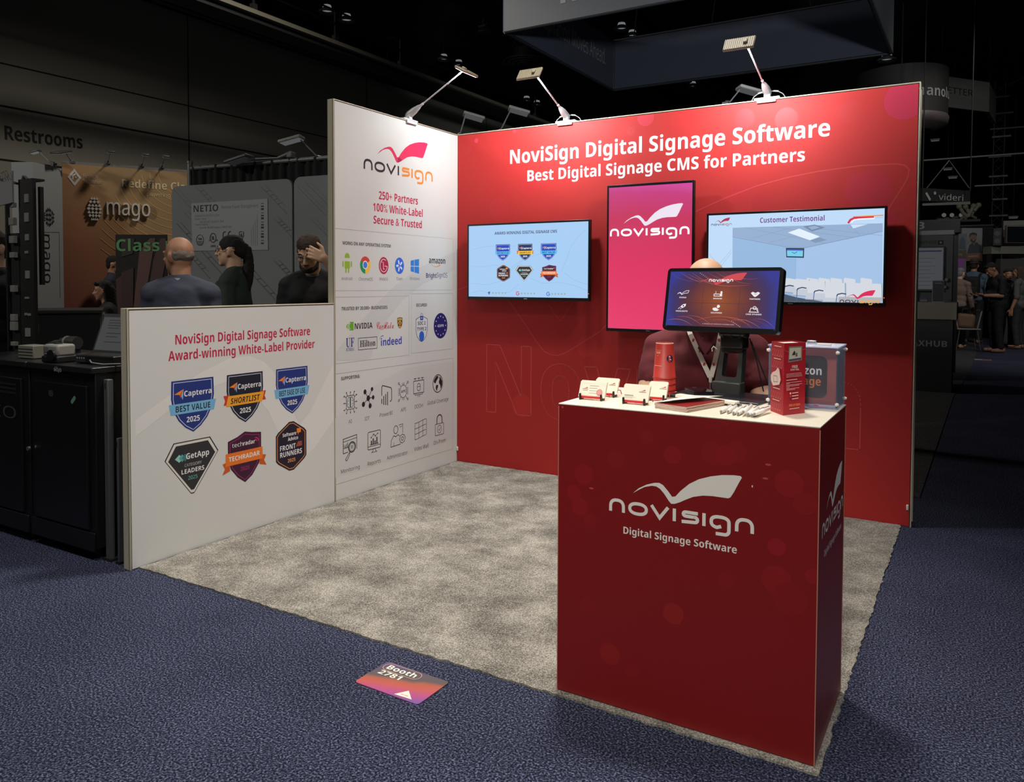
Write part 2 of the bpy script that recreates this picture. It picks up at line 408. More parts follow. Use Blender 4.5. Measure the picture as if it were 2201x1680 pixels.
def ragged_slab(x0, y0, x1, y1, z, jit, step=0.03):
    pts = []
    for a, b in (((x0, y0), (x1, y0)), ((x1, y0), (x1, y1)), ((x1, y1), (x0, y1)), ((x0, y1), (x0, y0))):
        n = max(2, int((V(b)-V(a)).length/step))
        for i in range(n):
            t = i/n; pts.append((a[0]+(b[0]-a[0])*t+rnd.uniform(-jit, jit), a[1]+(b[1]-a[1])*t+rnd.uniform(-jit, jit)))
    return MB().prism(pts, 0.0, z)
tag(ragged_slab(0.01, -2.597, 3.0, -0.005, 0.007, 0.005, 0.022).build('booth_carpet', M_GREY),
    'mottled grey carpet laid inside the red and white booth', 'carpet')
cb = MB(); cb.prism([(0.1, 0.7), (3.05, 0.7), (3.10, 6.1), (3.24, 9.2), (3.31, 13.2), (3.3, 18), (0.1, 18)], 0.0, 0.007); tag(cb.build('booth_carpet', M_BACK), 'dark grey carpet of the stand behind the red wall', 'carpet')

# ------------------------------------------------------------------ the booth walls
M_FRAME = mat((196, 188, 164), 0.45, 0.15, name='pale_aluminium_profile')
M_WHITE = mat((217, 219, 215), 0.75, name='white_fabric_print', bump=0.05, bscale=400)
M_RED = mat((180, 33, 30), 0.7, name='red_fabric_print', bump=0.05, bscale=400)
GAP = mat((30, 26, 22), 0.9)
RED2 = (198, 24, 72); PINKRED = (222, 44, 92); INK = (32, 30, 36)
def wall_x(name, label, y0, y1, h, m, lipr=True):
    """panel whose front faces +x"""
    t = thing(name, label, 'exhibition wall', (0, (y0+y1)/2, 0))
    f = MB(); f.box2((-0.05, y0, 0), (-0.004, y1, h), 0.002); e = 0.006
    f.box2((-0.01, y0, 0), (0.0015, y0+e, h), 0.001); f.box2((-0.01, y0+e, h-e), (0.0015, y1, h), 0.001)
    f.build('frame', M_FRAME, t, world=True)
    g = MB(); g.box2((-0.0035, y0+e, 0.004), (-0.0015, y1, h-e)); g.build('panel_gap', GAP, t, world=True)
    p = MB(); p.box2((-0.003, y0+e+0.004, 0.004), (0.0, y1-0.001, h-e-0.004)); p.build('fabric_panel', m, t, world=True)
    return t
low = wall_x('half_wall', 'low white exhibition wall carrying six award badges', -2.64, -1.302, 1.215, M_WHITE)
tall = wall_x('display_wall', 'tall white exhibition wall with logo, icons and supported systems', -1.300, -0.0, 2.44, M_WHITE)
back = thing('display_wall', 'red exhibition back wall with white headline and three screens', 'exhibition wall', (1.525, 0.025, 0))
f = MB(); f.box2((-0.05, 0.004, 0), (3.05, 0.05, 2.44), 0.002); f.box2((3.043, -0.0015, 0), (3.05, 0.01, 2.44), 0.001); f.box2((0, -0.0015, 2.434), (3.044, 0.01, 2.44), 0.001)
f.box2((3.049, 0.012, 0.03), (3.055, 0.02, 2.4)); f.box2((3.049, 0.03, 0.03), (3.055, 0.038, 2.4))
f.build('frame', M_FRAME, back, world=True)
g = MB(); g.box2((0.0, 0.0015, 0.004), (3.043, 0.0035, 2.434)); g.build('panel_gap', GAP, back, world=True)
p = MB(); p.box2((0.002, 0.0, 0.004), (3.039, 0.003, 2.430)); p.build('fabric_panel', M_RED, back, world=True)
k = MB(); k.box((3.03, -0.006, 0.11), (0.012, 0.012, 0.03), bev=0.003); k.build('levelling_knob', mat((225, 220, 210), 0.4), back, world=True)
k = MB(); k.box((0.008, -0.008, 0.10), (0.012, 0.012, 0.03), bev=0.003); k.build('levelling_knob', mat((225, 220, 210), 0.4), back, world=True)

# ------------------------------------------------------------------ prints on the tall white wall
A = Art((0, 0, 0), (0, 1, 0), (0, 0, 1), tall)
Z3 = lambda x, y: (700+x/5.25, 200+y/5.25)
Z4 = lambda x, y: (710+x/5.793, 490+y/5.793)
Z5 = lambda x, y: (710+x/5.6, 780+y/5.6)
def zt(Z, s_, t, a, b, cap, st, c): return A.ptext(t, Z(*a), Z(*b), cap/s_, st, c)
def zfit(Z, x0, y0, x1, y1): a = Z(x0, y0); b = Z(x1, y1); return fit(A, a[0], a[1], b[0], b[1])
A.begin('shade_marking')  # faint grey swooshes of the printed graphic
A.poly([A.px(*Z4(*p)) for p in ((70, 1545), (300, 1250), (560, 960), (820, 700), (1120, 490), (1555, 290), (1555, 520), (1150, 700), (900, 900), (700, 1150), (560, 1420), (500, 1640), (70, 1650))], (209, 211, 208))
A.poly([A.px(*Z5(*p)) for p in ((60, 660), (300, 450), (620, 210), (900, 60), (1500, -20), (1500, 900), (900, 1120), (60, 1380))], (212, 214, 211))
A.begin('logo')
a = A.px(*Z3(427, 866)); b = A.px(*Z3(1207, 990)); A.logo(a[0], (a[1]+b[1])/2, b[0]-a[0], PINKRED, INK, (234, 140, 52), 1.0, fold=(150, 30, 70))
A.begin('slogan')
zt(Z3, 5.25, '250+ Partners', (600, 1205), (1040, 1250), 90, 'b', RED2)
zt(Z3, 5.25, '100% White-Label', (535, 1338), (1095, 1388), 90, 'b', RED2)
zt(Z3, 5.25, 'Secure & Trusted', (540, 1478), (1085, 1518), 88, 'b', RED2)
A.begin('section_outline'); LG = (176, 174, 176); W = 0.0022
def vbox(Z, l, r, top, bot, openl=True):
    u1 = A.px(*Z(r, top))[0]; u0 = -1.294 if openl else A.px(*Z(l, top))[0]
    v1 = A.px(*Z(r, top))[1]; v0 = A.px(*Z(r, bot))[1]
    if openl: A.line([(u0, v1), (u1, v1), (u1, v0), (u0, v0)], W, LG)
    else: A.line([(u0, v1), (u1, v1), (u1, v0), (u0, v0)], W, LG, True)
vbox(Z4, 0, 1525, 135, 770); vbox(Z4, 0, 980, 845, 1580); vbox(Z4, 1008, 1525, 812, 1500, False); vbox(Z5, 0, 1475, -60, 1030)
A.begin('section_title')
zt(Z4, 5.793, 'WORKS ON ANY OPERATING SYSTEM:', (150, 205), (757, 243), 42, 'b', INK)
zt(Z4, 5.793, 'TRUSTED BY 20,000+ BUSINESSES:', (138, 1022), (715, 1008), 42, 'b', INK)
zt(Z4, 5.793, 'SECURED:', (1068, 980), (1207, 972), 38, 'b', INK)
zt(Z5, 5.6, 'SUPPORTING:', (130, 202), (357, 182), 40, 'b', INK)
GC = (120, 118, 122)
A.begin('caption')
for t, x0, x1, y, y1 in (('Android', 138, 272, 648, 646), ('ChromeOS', 356, 527, 652, 655), ('WebOS', 609, 717, 652, 652), ('Tizen', 820, 898, 651, 648), ('Windows', 988, 1110, 648, 646)):
    zt(Z4, 5.793, t, (x0, y), (x1, y1), 38, 'r', GC)
for t, x0, x1, y, y1 in (('AI', 218, 258, 728, 724), ('IOT', 412, 472, 692, 686), ('PowerBI', 595, 750, 650, 620), ('API', 846, 908, 588, 578), ('DOOH', 1015, 1113, 548, 530), ('Global Coverage', 1168, 1420, 510, 448),
                         ('Monitoring', 128, 352, 1328, 1270), ('Reports', 448, 605, 1235, 1195), ('Administrator', 680, 930, 1160, 1100), ('Video Wall', 1008, 1180, 1055, 1018), ('On-Prem', 1243, 1386, 985, 945)):
    zt(Z5, 5.6, t, (x0, y), (x1, y1), 46, 'r', (84, 82, 88))
# platform marks
A.begin('platform_mark'); f = zfit(Z4, 150, 340, 270, 558); GR = (152, 190, 48)
A.poly(f(*superarc(-0.55, 0.55, 0.18, 1.28, 2, 16, 0, 180)), GR)
A.poly(f(*rrect(-0.55, -0.5, 0.55, 0.34, 0.12)), GR)
for x in (-0.86, 0.86): A.poly(f(*rrect(x-0.13, -0.32, x+0.13, 0.36, 0.12)), GR)
for x in (-0.27, 0.27): A.poly(f(*rrect(x-0.13, -1.0, x+0.13, -0.45, 0.12)), GR)
for x in (-0.2, 0.2): A.disc(*f((x, 0.6))[0], 0.003, (235, 235, 230))
A.line(f((-0.3, 0.85), (-0.42, 1.0)), 0.003, GR); A.line(f((0.3, 0.85), (0.42, 1.0)), 0.003, GR)
A.begin('platform_mark'); f = zfit(Z4, 370, 352, 500, 566)
for a0, a1, c in ((30, 150, (219, 68, 55)), (150, 270, (15, 157, 88)), (-90, 30, (255, 205, 64))):
    A.poly(f(*([(0, 0)]+arc(0, 0, 1, 1, a0, a1, 12))), c)
A.poly(f((-0.87, 0.5), (0.87, 0.42), (0.5, 0.42), (0, 0.45), (-0.4, 0.3)), (219, 68, 55))
A.disc(f.cx, f.cy, 0.5*f.sx, (244, 244, 244), 0.5*f.sy); A.disc(f.cx, f.cy, 0.38*f.sx, (66, 133, 244), 0.38*f.sy)
A.begin('platform_mark'); f = zfit(Z4, 604, 360, 724, 573)
A.disc(f.cx, f.cy, f.sx, (186, 22, 70), f.sy); A.line(f(*arc(0, 0, 0.74, 0.74, 52, 352, 18), (0.2, -0.04)), 0.0042, (240, 236, 238))
A.line(f((-0.06, 0.42), (-0.06, -0.4), (0.2, -0.4)), 0.0042, (240, 236, 238)); A.disc(*f((-0.36, 0.4))[0], 0.0038, (240, 236, 238))
A.begin('platform_mark'); f = zfit(Z4, 804, 366, 917, 572)
A.disc(f.cx, f.cy, f.sx, (44, 110, 226), f.sy)
for i in range(5):
    q = math.radians(100+72*i); d = (math.cos(q), math.sin(q)); n_ = (-d[1], d[0])
    A.poly(f(*[(d[0]*r+n_[0]*w, d[1]*r+n_[1]*w) for r, w in ((0.12, 0), (0.32, 0.2), (0.66, 0.22), (0.74, 0.02), (0.5, -0.04), (0.3, -0.1))]), (236, 240, 248))
A.begin('platform_mark'); f = zfit(Z4, 1000, 383, 1105, 568); WB = (44, 134, 226)
for q in (((-1, 0.72), (-0.2, 0.86), (-0.2, 0.06), (-1, 0.06)), ((-0.1, 0.88), (1, 1), (1, 0.06), (-0.1, 0.06)), ((-1, -0.04), (-0.2, -0.04), (-0.2, -0.8), (-1, -0.68)), ((-0.1, -0.04), (1, -0.04), (1, -1), (-0.1, -0.84))): A.poly(f(*q), WB)
A.begin('platform_mark')
zt(Z4, 5.793, 'amazon', (1228, 440), (1430, 442), 76, 'b', INK); f = zfit(Z4, 1255, 450, 1365, 492)
A.line(f((-1, 0.9), (-0.5, -0.2), (0, -0.5), (0.5, -0.3), (0.95, 0.6)), 0.005, (236, 140, 40), taper=lambda t: 0.4+0.8*t); A.line(f((0.6, 0.75), (1, 0.8), (0.95, -0.3)), 0.0032, (236, 140, 40))
A.begin('platform_mark'); zt(Z4, 5.793, 'Bright', (1192, 620), (1320, 618), 58, 'b', (34, 36, 92)); zt(Z4, 5.793, 'SignOS', (1324, 618), (1455, 612), 58, 'r', (60, 64, 110))
# customers
A.begin('customer_mark'); f = zfit(Z4, 192, 1168, 290, 1275); NG = (104, 176, 44)
A.quad(*f((0.0, -1))[0], *f((1, 1))[0], NG); A.poly(f((-1, 0), (-0.5, 0.62), (0.1, 0.72), (0.1, -0.9), (-0.5, -0.6)), NG)
for r in (0.85, 0.5, 0.2): A.line(f(*[(-0.1+x*r, y*r*0.8) for x, y in arc(0, 0, 1, 1, 70, 290, 10)]), 0.0032, (232, 234, 224))
zt(Z4, 5.793, 'NVIDIA', (303, 1252), (525, 1250), 72, 'b', INK)
A.begin('customer_mark'); zt(Z4, 5.793, 'Coca', (575, 1252), (690, 1250), 84, 'sc', (196, 30, 40)); zt(Z4, 5.793, 'Cola', (678, 1252), (790, 1250), 84, 'sc', (196, 30, 40))
A.line([A.px(*Z4(*p)) for p in ((600, 1246), (640, 1262), (670, 1252))], 0.0024, (196, 30, 40))
A.begin('customer_mark'); f = zfit(Z4, 833, 1110, 898, 1252)
sh = [(-1, 0.9), (0, 1), (1, 0.9), (1, 0), (0.7, -0.6), (0, -1), (-0.7, -0.6), (-1, 0)]
A.poly(f(*sh), (40, 26, 20)); A.poly(f(*[(x*0.88, y*0.9) for x, y in sh]), (206, 172, 62))
A.quad(*f((-0.8, 0.05))[0], *f((-0.05, 0.5))[0], (150, 26, 30)); A.quad(*f((0.05, -0.55))[0], *f((0.7, 0.0))[0], (150, 26, 30)); A.quad(*f((-0.6, -0.5))[0], *f((-0.1, -0.05))[0], (36, 28, 24)); A.quad(*f((0.1, 0.1))[0], *f((0.75, 0.5))[0], (36, 28, 24))
A.poly(f(*[(x*0.4, y*0.4) for x, y in sh]), (214, 184, 80)); A.quad(*f((-0.14, -0.2))[0], *f((0.14, 0.22))[0], (36, 28, 24))
A.begin('customer_mark'); zt(Z4, 5.793, 'UF', (195, 1482), (297, 1474), 112, 'sb', (26, 44, 130)); zt(Z4, 5.793, 'UNIVERSITY of', (195, 1506), (297, 1500), 14, 'sb', (70, 84, 150)); zt(Z4, 5.793, 'FLORIDA', (195, 1533), (297, 1527), 26, 'sb', (70, 84, 150))
A.begin('customer_mark'); f = zfit(Z4, 350, 1362, 582, 1506); A.line(f((-1, -1), (1, -1), (1, 1), (-1, 1)), 0.0036, INK, True); zt(Z4, 5.793, 'Hilton', (368, 1480), (562, 1466), 82, 'sb', INK)
A.begin('customer_mark'); zt(Z4, 5.793, 'indeed', (630, 1468), (888, 1440), 92, 'b', (42, 66, 178)); A.line([A.px(*Z4(*p)) for p in ((612, 1400), (618, 1362), (640, 1342), (662, 1340))], 0.004, (42, 66, 178), taper=lambda t: 0.3+t)
# security seals
A.begin('security_seal'); f = zfit(Z4, 1064, 1060, 1210, 1418)
sh = [(-1, 0.6), (-0.5, 0.74), (0, 0.82), (0.5, 0.74), (1, 0.6), (1, -0.2), (0.8, -0.6), (0.4, -0.88), (0, -1), (-0.4, -0.88), (-0.8, -0.6), (-1, -0.2)]
A.poly(f(*sh), (78, 84, 112)); A.poly(f(*[(x*0.93, y*0.95) for x, y in sh]), (222, 224, 228))
A.disc(*f((0, -0.6))[0], 0.42*f.sx, (40, 104, 206), 0.36*f.sy); A.line(f(*arc(0, 0.82, 0.2, 0.17, 0, 180, 8)), 0.004, (92, 128, 190)); A.poly(f(*rrect(-0.26, 0.52, 0.26, 0.82, 0.04)), (44, 80, 160))
A.disc(*f((0, 0.67))[0], 0.07*f.sx, (225, 228, 235), 0.06*f.sy)
mtext(A, f, 'SOC 2', -0.66, 0.66, 0.2, 0.23, 'b', INK); mtext(A, f, 'TYPE 2', -0.78, 0.8, -0.2, 0.23, 'b', INK)
A.begin('security_seal'); f = zfit(Z4, 1288, 1056, 1458, 1374); A.disc(f.cx, f.cy, f.sx, (28, 30, 110), f.sy)
for i in range(12):
    a = math.radians(30*i); q = f((0.74*math.sin(a), 0.74*math.cos(a)))[0]
    A.poly([(q[0]+0.0075*(1 if j % 2 == 0 else 0.42)*math.sin(math.radians(36*j)), q[1]+0.0075*(1 if j % 2 == 0 else 0.42)*math.cos(math.radians(36*j))) for j in range(10)], (234, 232, 226))
mtext(A, f, 'GDPR', -0.44, 0.46, -0.1, 0.2, 'b', (222, 222, 232))
# supported features
LW = 0.0048
def feat(x0, y0, x1, y1): A.begin('feature_icon'); return zfit(Z5, x0, y0, x1, y1)
f = feat(162, 340, 320, 606)
A.line(f(*rrect(-0.62, -0.62, 0.62, 0.62, 0.15)), LW*0.8, INK, True)
for sx in (-1, 1):
    A.line(f(*[(sx*x, y) for x, y in ((0.06, -0.46), (0.06, 0.46), (0.3, 0.48), (0.38, 0.3), (0.5, 0.2), (0.46, 0), (0.5, -0.2), (0.38, -0.34), (0.28, -0.48))]), LW*0.7, INK, True)
    A.line(f((sx*0.24, 0.2), (sx*0.4, 0.1)), LW*0.6, INK); A.line(f((sx*0.24, -0.15), (sx*0.4, -0.1)), LW*0.6, INK)
A.line(f((0, -0.45), (0, 0.45)), LW, (86, 120, 126))
for i in (-1, 0, 1):
    for s_ in (-1, 1):
        for q in (((s_*0.62, 0.45*i), (s_*0.86, 0.45*i+0.2*i), (s_*0.95, 0.62*i)), ((0.42*i, s_*0.62), (0.42*i+0.12*i, s_*0.82), (0.6*i, s_*0.93))):
            A.line(f(*q), LW*0.6, INK); A.disc(*f(q[2])[0], 0.0042, INK)
f = feat(382, 298, 530, 548)
nodes = [(-0.52, 0.66, .24), (0.62, 0.82, .2), (0.8, 0.0, .21), (0.3, -0.76, .25), (-0.78, -0.5, .25)]
for x, y, r in nodes: A.line(f((0, 0), (x, y)), LW, INK); A.disc(*f((x, y))[0], r*f.sx, INK, r*f.sy)
A.disc(f.cx, f.cy, 0.28*f.sx, INK, 0.28*f.sy)
f = feat(610, 256, 745, 510)
A.line(f((-0.86, 0.0), (-0.86, 0.8), (-0.72, 0.95), (0.75, 0.62), (0.9, 0.45), (0.9, -0.5), (0.75, -0.66), (0.58, -0.68)), LW*1.3, INK)
for i, (y0, y1) in enumerate(((-0.75, -0.28), (-0.88, -0.05), (-0.94, 0.1), (-1, 0.28))): A.line(f((-0.86+0.34*i, y0), (-0.86+0.34*i, y1)), LW*1.6, INK)
f = feat(815, 225, 940, 455)
A.line(f(*arc(0, 0, 0.64, 0.66, 0, 360, 24)[:-1]), LW*0.8, INK, True); mtext(A, f, 'API', -0.44, 0.46, -0.14, 0.28, 'b', INK)
for i in range(-2, 3):
    for s_ in (-1, 1): A.line(f((s_*0.62, i*0.16), (s_*0.98, i*0.16)), LW*0.6, INK)
for x in (-0.18, 0, 0.18):
    for s_ in (-1, 1): A.line(f((x, s_*0.66), (x, s_*0.92)), LW*0.6, INK)
for sx in (-1, 1):
    for sy in (-1, 1): A.line(f((sx*0.45, sy*0.48), (sx*0.6, sy*0.72), (sx*0.76, sy*0.82)), LW*0.6, INK); A.ring(*f((sx*0.86, sy*0.88))[0], 0.0066, LW*0.7, INK)
f = feat(1000, 178, 1128, 412)
A.line(f((-0.96, -0.55), (0.96, -0.55), (0.96, 0.72), (-0.96, 0.72)), LW, INK, True); A.line(f(*rrect(-0.28, -0.32, 0.28, 0.42, 0.24)), LW*0.9, INK, True); A.line(f((-0.28, 0.1), (0.28, 0.1)), LW*0.8, INK)
for x in (-0.68, 0, 0.68): A.line(f((x, 0.72), (x, 0.95)), LW*0.8, INK); A.line(f((x-0.24, 0.97), (x+0.24, 0.97)), LW, INK)
A.line(f((-0.7, -0.55), (-0.7, -0.72), (0.7, -0.72), (0.7, -0.55)), LW*0.8, INK)
for x in (-0.16, 0.16): A.line(f((x, -0.72), (x, -1)), LW*0.8, INK)
f = feat(1232, 135, 1355, 357)
A.disc(f.cx, f.cy, f.sx, INK, f.sy); A.disc(f.cx, f.cy, 0.9*f.sx, (216, 214, 210), 0.9*f.sy)
A.poly(f((-0.7, 0.5), (-0.3, 0.82), (0.1, 0.84), (0.05, 0.6), (-0.12, 0.42), (-0.3, 0.3), (-0.42, 0.05), (-0.62, 0.1), (-0.82, 0.25)), INK)
A.poly(f((-0.3, -0.12), (0.08, -0.16), (0.02, -0.4), (-0.12, -0.6), (-0.18, -0.84), (-0.36, -0.6), (-0.42, -0.35)), INK)
A.poly(f((0.28, 0.36), (0.5, 0.7), (0.86, 0.2), (0.86, -0.2), (0.7, -0.5), (0.52, -0.62), (0.48, -0.2), (0.26, -0.04), (0.2, 0.2)), INK); A.poly(f((0.2, 0.5), (0.32, 0.75), (0.42, 0.7), (0.34, 0.48)), INK)
f = feat(155, 876, 320, 1165)
A.line(f((-1, -0.36), (-1, 0.84), (0.98, 0.98), (0.98, -0.22)), LW, INK); A.line(f((-1, 0.6), (0.98, 0.74)), LW*0.8, INK); A.line(f((-1, -0.36), (-0.3, -0.3)), LW, INK); A.line(f((-0.95, 0.06), (-0.2, 0.1)), LW*0.8, INK)
for i, h in enumerate((0.3, 0.14, 0.26, 0.34, 0.4)): A.line(f((-0.86+0.13*i, 0.1), (-0.86+0.13*i, 0.1+h)), LW*0.8, INK)
A.line(f(*arc(0.28, 0.04, 0.5, 0.42, 0, 360, 20)[:-1]), LW*1.6, INK, True); A.line(f(*arc(0.28, 0.04, 0.38, 0.31, 0, 360, 20)[:-1]), LW*0.5, INK, True)
for y in (0.14, 0.04, -0.06): A.line(f((0.1, y), (0.44, y+0.02)), LW*0.6, INK)
A.line(f((-0.08, -0.36), (-0.2, -0.44), (-0.66, -0.86), (-0.6, -0.98), (-0.44, -0.98), (-0.06, -0.54)), LW*0.9, INK, True)
f = feat(450, 808, 606, 1080)
A.line(f(*rrect(-0.97, -0.62, 0.97, 0.92, 0.14)), LW, INK, True); A.line(f((-0.97, -0.36), (0.97, -0.36)), LW*0.8, INK)
for i, h in enumerate((0.34, 0.5, 0.28, 0.56)): A.quad(*f((-0.52+0.28*i, -0.2))[0], *f((-0.34+0.28*i, -0.2+h))[0], (52, 50, 56))
A.line(f((-0.66, -0.22), (0.66, -0.22)), LW, INK); pts = ((-0.46, 0.4), (-0.1, 0.66), (0.18, 0.48), (0.52, 0.66)); A.line(f(*pts), LW*0.7, INK)
for q in pts: A.disc(*f(q)[0], 0.005, INK)
A.line(f((-0.16, -0.62), (-0.2, -0.8), (-0.4, -0.92), (0.4, -0.92), (0.2, -0.8), (0.16, -0.62)), LW*0.9, INK)
f = feat(728, 738, 902, 1000)
A.line(f(*superarc(-0.6, -0.02, 0.2, 0.92, 2, 20)[:-1]), LW, INK, True); A.line(f((-0.98, -0.92), (-0.92, -0.3), (-0.6, 0.06), (-0.3, -0.08), (0.0, 0.06), (0.2, -0.1)), LW, INK); A.line(f((-0.98, -0.92), (0.36, -0.86)), LW, INK)
A.line(f((-0.62, -0.9), (-0.58, -0.56)), LW*0.7, INK); A.line(f((0.1, 0.92), (0.66, 0.96), (0.66, 0.1)), LW*0.8, INK); A.line(f((0.2, 0.72), (0.58, 0.76)), LW*0.7, INK)
cx, cy = f((0.6, -0.4))[0]; A.line([(cx+(0.36 if i % 2 else 0.42)*f.sx*math.cos(math.pi*i/8), cy+(0.36 if i % 2 else 0.42)*f.sy*math.sin(math.pi*i/8)) for i in range(16)], LW*0.9, INK, True); A.line(arc(cx, cy, 0.16*f.sx, 0.16*f.sy, 0, 360, 14)[:-1], LW*0.9, INK, True)
f = feat(1015, 675, 1162, 912)
w_ = lambda t: 0.1*math.sin(t*1.6)
for i in range(4):
    q = -0.95+i*0.633; A.line(f(*[(x/6-1+0.03, q*0.86+0.12*math.sin((x/6-1)*1.5)) for x in range(0, 12)]), LW*0.8, INK); A.line(f((q, -0.86*0.95+0.12*math.sin(q*1.5)), (q, 0.86*0.95+0.12*math.sin(q*1.5))), LW*0.8, INK)
f = feat(1260, 612, 1366, 868)
A.line(f(*rrect(-0.96, -0.96, 0.96, 0.1, 0.1)), LW*0.9, INK, True); A.line(f((-0.58, 0.12), (-0.58, 0.5), *arc(0, 0.52, 0.58, 0.4, 180, 0, 10), (0.58, 0.5), (0.58, 0.12)), LW*2.0, (70, 70, 76)); A.line(f(*arc(0, -0.42, 0.46, 0.36, 0, 360, 18)[:-1]), LW*0.8, INK, True); A.line(f((-0.18, -0.42), (-0.04, -0.54), (0.24, -0.3)), LW*0.9, INK)
A.end()

# ------------------------------------------------------------------ award badges
WH = (240, 240, 240)
SHIELD = [(-0.96, 0.94), (0.96, 0.94), (0.98, 0.3), (0.9, -0.12), (0.66, -0.52), (0.36, -0.8), (0, -1), (-0.36, -0.8), (-0.66, -0.52), (-0.9, -0.12), (-0.98, 0.3)]
def capterra(A, f, body, ribbon, words, fs='b', tails=None):
    A.begin('award_badge'); A.poly(f(*SHIELD), body); q = [(x*0.9, y*0.92) for x, y in SHIELD]; A.line(f(*q), 0.018*f.sx*1.6, (196, 206, 226), True)
    for t, c in (((-0.78, 0.5), (246, 140, 46)),):
        A.poly(f((-0.84, 0.45), (-0.42, 0.62), (-0.6, 0.42)), c); A.poly(f((-0.42, 0.62), (-0.46, 0.22), (-0.56, 0.43)), (126, 196, 236)); A.poly(f((-0.6, 0.42), (-0.42, 0.62), (-0.56, 0.3)), (226, 86, 50))
    mtext(A, f, 'Capterra', -0.4, 0.86, 0.34, 0.2, 'b', WH)
    y0, y1 = (-0.28, 0.1)
    if tails:
        for s_ in (-1, 1): A.poly(f((s_*0.8, y0+0.06), (s_*1.14, y0+0.06), (s_*1.06, 0.5*(y0+y1)+0.03), (s_*1.14, y1+0.05), (s_*0.8, y1+0.05)), tails)
    A.poly(f((-1.08, y1), (1.08, y1), (0.98, y0), (-1.0, y0)) if not tails else f((-0.9, y1+0.02), (1.04, y1+0.02), (0.92, y0), (-1.02, y0)), ribbon)
    mtext(A, f, words, -0.78, 0.8, -0.2, 0.22, fs, (24, 26, 34)); mtext(A, f, '2025', -0.3, 0.3, -0.62, 0.2, 'b', WH)
def getapp(A, f):
    A.begin('award_badge'); D = [(-0.68, 1), (0.68, 1), (1, 0.42), (0.06, -0.98), (-0.06, -0.98), (-1, 0.42)]
    A.poly(f(*[(x*1.04, y*1.04) for x, y in D]), (40, 42, 44)); A.poly(f(*[(x*1.0, y*1.0) for x, y in D]), (224, 222, 214)); A.poly(f(*[(x*0.91, y*0.9+0.01) for x, y in D]), (44, 46, 48))
    for i, c in enumerate(((150, 214, 206), (92, 168, 164), (60, 128, 128))): A.poly(f(*[(-0.5+0.11*i+x*(0.16 if i == 0 else 0.12), 0.42+y*0.15) for x, y in ((-1, 0), (0, 1), (1, 0), (0, -1))]), c)
    mtext(A, f, 'GetApp', -0.24, 0.66, 0.34, 0.22, 'b', WH); mtext(A, f, 'CATEGORY', -0.3, 0.36, 0.06, 0.11, 'r', (196, 196, 192)); mtext(A, f, 'LEADERS', -0.42, 0.46, -0.2, 0.17, 'b', WH); mtext(A, f, '2025', -0.17, 0.19, -0.46, 0.14, 'r', (120, 200, 190))
def techradar(A, f):
    A.begin('award_badge'); S_ = [(-0.9, 0.72), (-0.4, 0.84), (0, 1), (0.4, 0.92), (0.9, 0.86), (0.9, 0.1), (0.78, -0.36), (0.4, -0.78), (0, -1), (-0.4, -0.74), (-0.76, -0.36), (-0.9, 0.1)]
    A.poly(f(*S_), (62, 18, 48)); A.line(f(*[(x*0.88, y*0.9) for x, y in S_]), 0.03*f.sx, (156, 46, 110), True)
    mtext(A, f, 'tech', -0.68, -0.1, 0.46, 0.16, 'r', WH); mtext(A, f, 'radar', -0.08, 0.56, 0.46, 0.16, 'b', WH)
    for r in (0.1, 0.2): A.line(f(*arc(0.56, 0.52, r, r*0.8, 0, 90, 6)), 0.04*f.sx, (214, 60, 130))
    for s_ in (-1, 1): A.poly(f((s_*0.8, -0.02), (s_*1.18, -0.1), (s_*1.06, -0.3), (s_*1.2, -0.52), (s_*0.8, -0.42)), (206, 92, 26))
    A.poly(f((-1.02, 0.26), (0.98, 0.26), (0.98, -0.22), (-1.02, -0.22)), (238, 122, 36)); mtext(A, f, 'TECHRADAR', -0.86, 0.82, -0.06, 0.18, 'b', WH); mtext(A, f, '2025', -0.24, 0.24, -0.52, 0.16, 'b', (150, 44, 104))
def front_run(A, f):
    A.begin('award_badge'); H_ = [(-0.95, 0.5), (-0.82, 0.62), (-0.14, 0.98), (0.14, 0.98), (0.82, 0.62), (0.95, 0.5), (0.95, -0.5), (0.82, -0.62), (0.14, -0.98), (-0.14, -0.98), (-0.82, -0.62), (-0.95, -0.5)]
    A.poly(f(*H_), (28, 22, 44)); A.line(f(*[(x*0.9, y*0.92) for x, y in H_]), 0.035*f.sx, (226, 140, 66), True)
    mtext(A, f, 'Software', -0.54, 0.3, 0.42, 0.14, 'b', WH); mtext(A, f, 'Advice', -0.22, 0.42, 0.22, 0.14, 'b', WH)
    A.poly(f((0.34, 0.66), (0.6, 0.66), (0.6, 0.48), (0.48, 0.48), (0.4, 0.38), (0.42, 0.48), (0.34, 0.48)), (244, 136, 40))
    mtext(A, f, 'FRONT', -0.7, 0.26, -0.12, 0.2, 'b', WH); mtext(A, f, 'RUNNERS', -0.7, 0.66, -0.38, 0.2, 'b', WH); mtext(A, f, '2025', -0.24, 0.24, -0.64, 0.14, 'b', (232, 150, 80))
    for i in range(4): A.line(f((0.4-0.04*i, 0.1-0.05*i), (0.66, 0.1-0.05*i)), 0.03*f.sx, (226, 110, 70))
BLUE = (26, 52, 128)
A = Art((0, 0, 0), (0, 1, 0), (0, 0, 1), low); Z6 = lambda x, y: (260+x/3.652, 640+y/3.652)
A.begin('shade_marking'); pat = (228, 229, 225)  # pale swoosh printed across the low wall
A.poly([A.px(*Z6(*p)) for p in ((112, 960), (360, 780), (620, 590), (860, 470), (1010, 455), (1120, 500), (1200, 580), (1290, 760), (1400, 1000), (1480, 900), (1668, 520), (1668, 960), (1520, 1180), (1400, 1290), (1300, 1180), (1150, 880), (1000, 700), (850, 650), (640, 720), (380, 880), (112, 1090))], pat)
A.begin('heading')
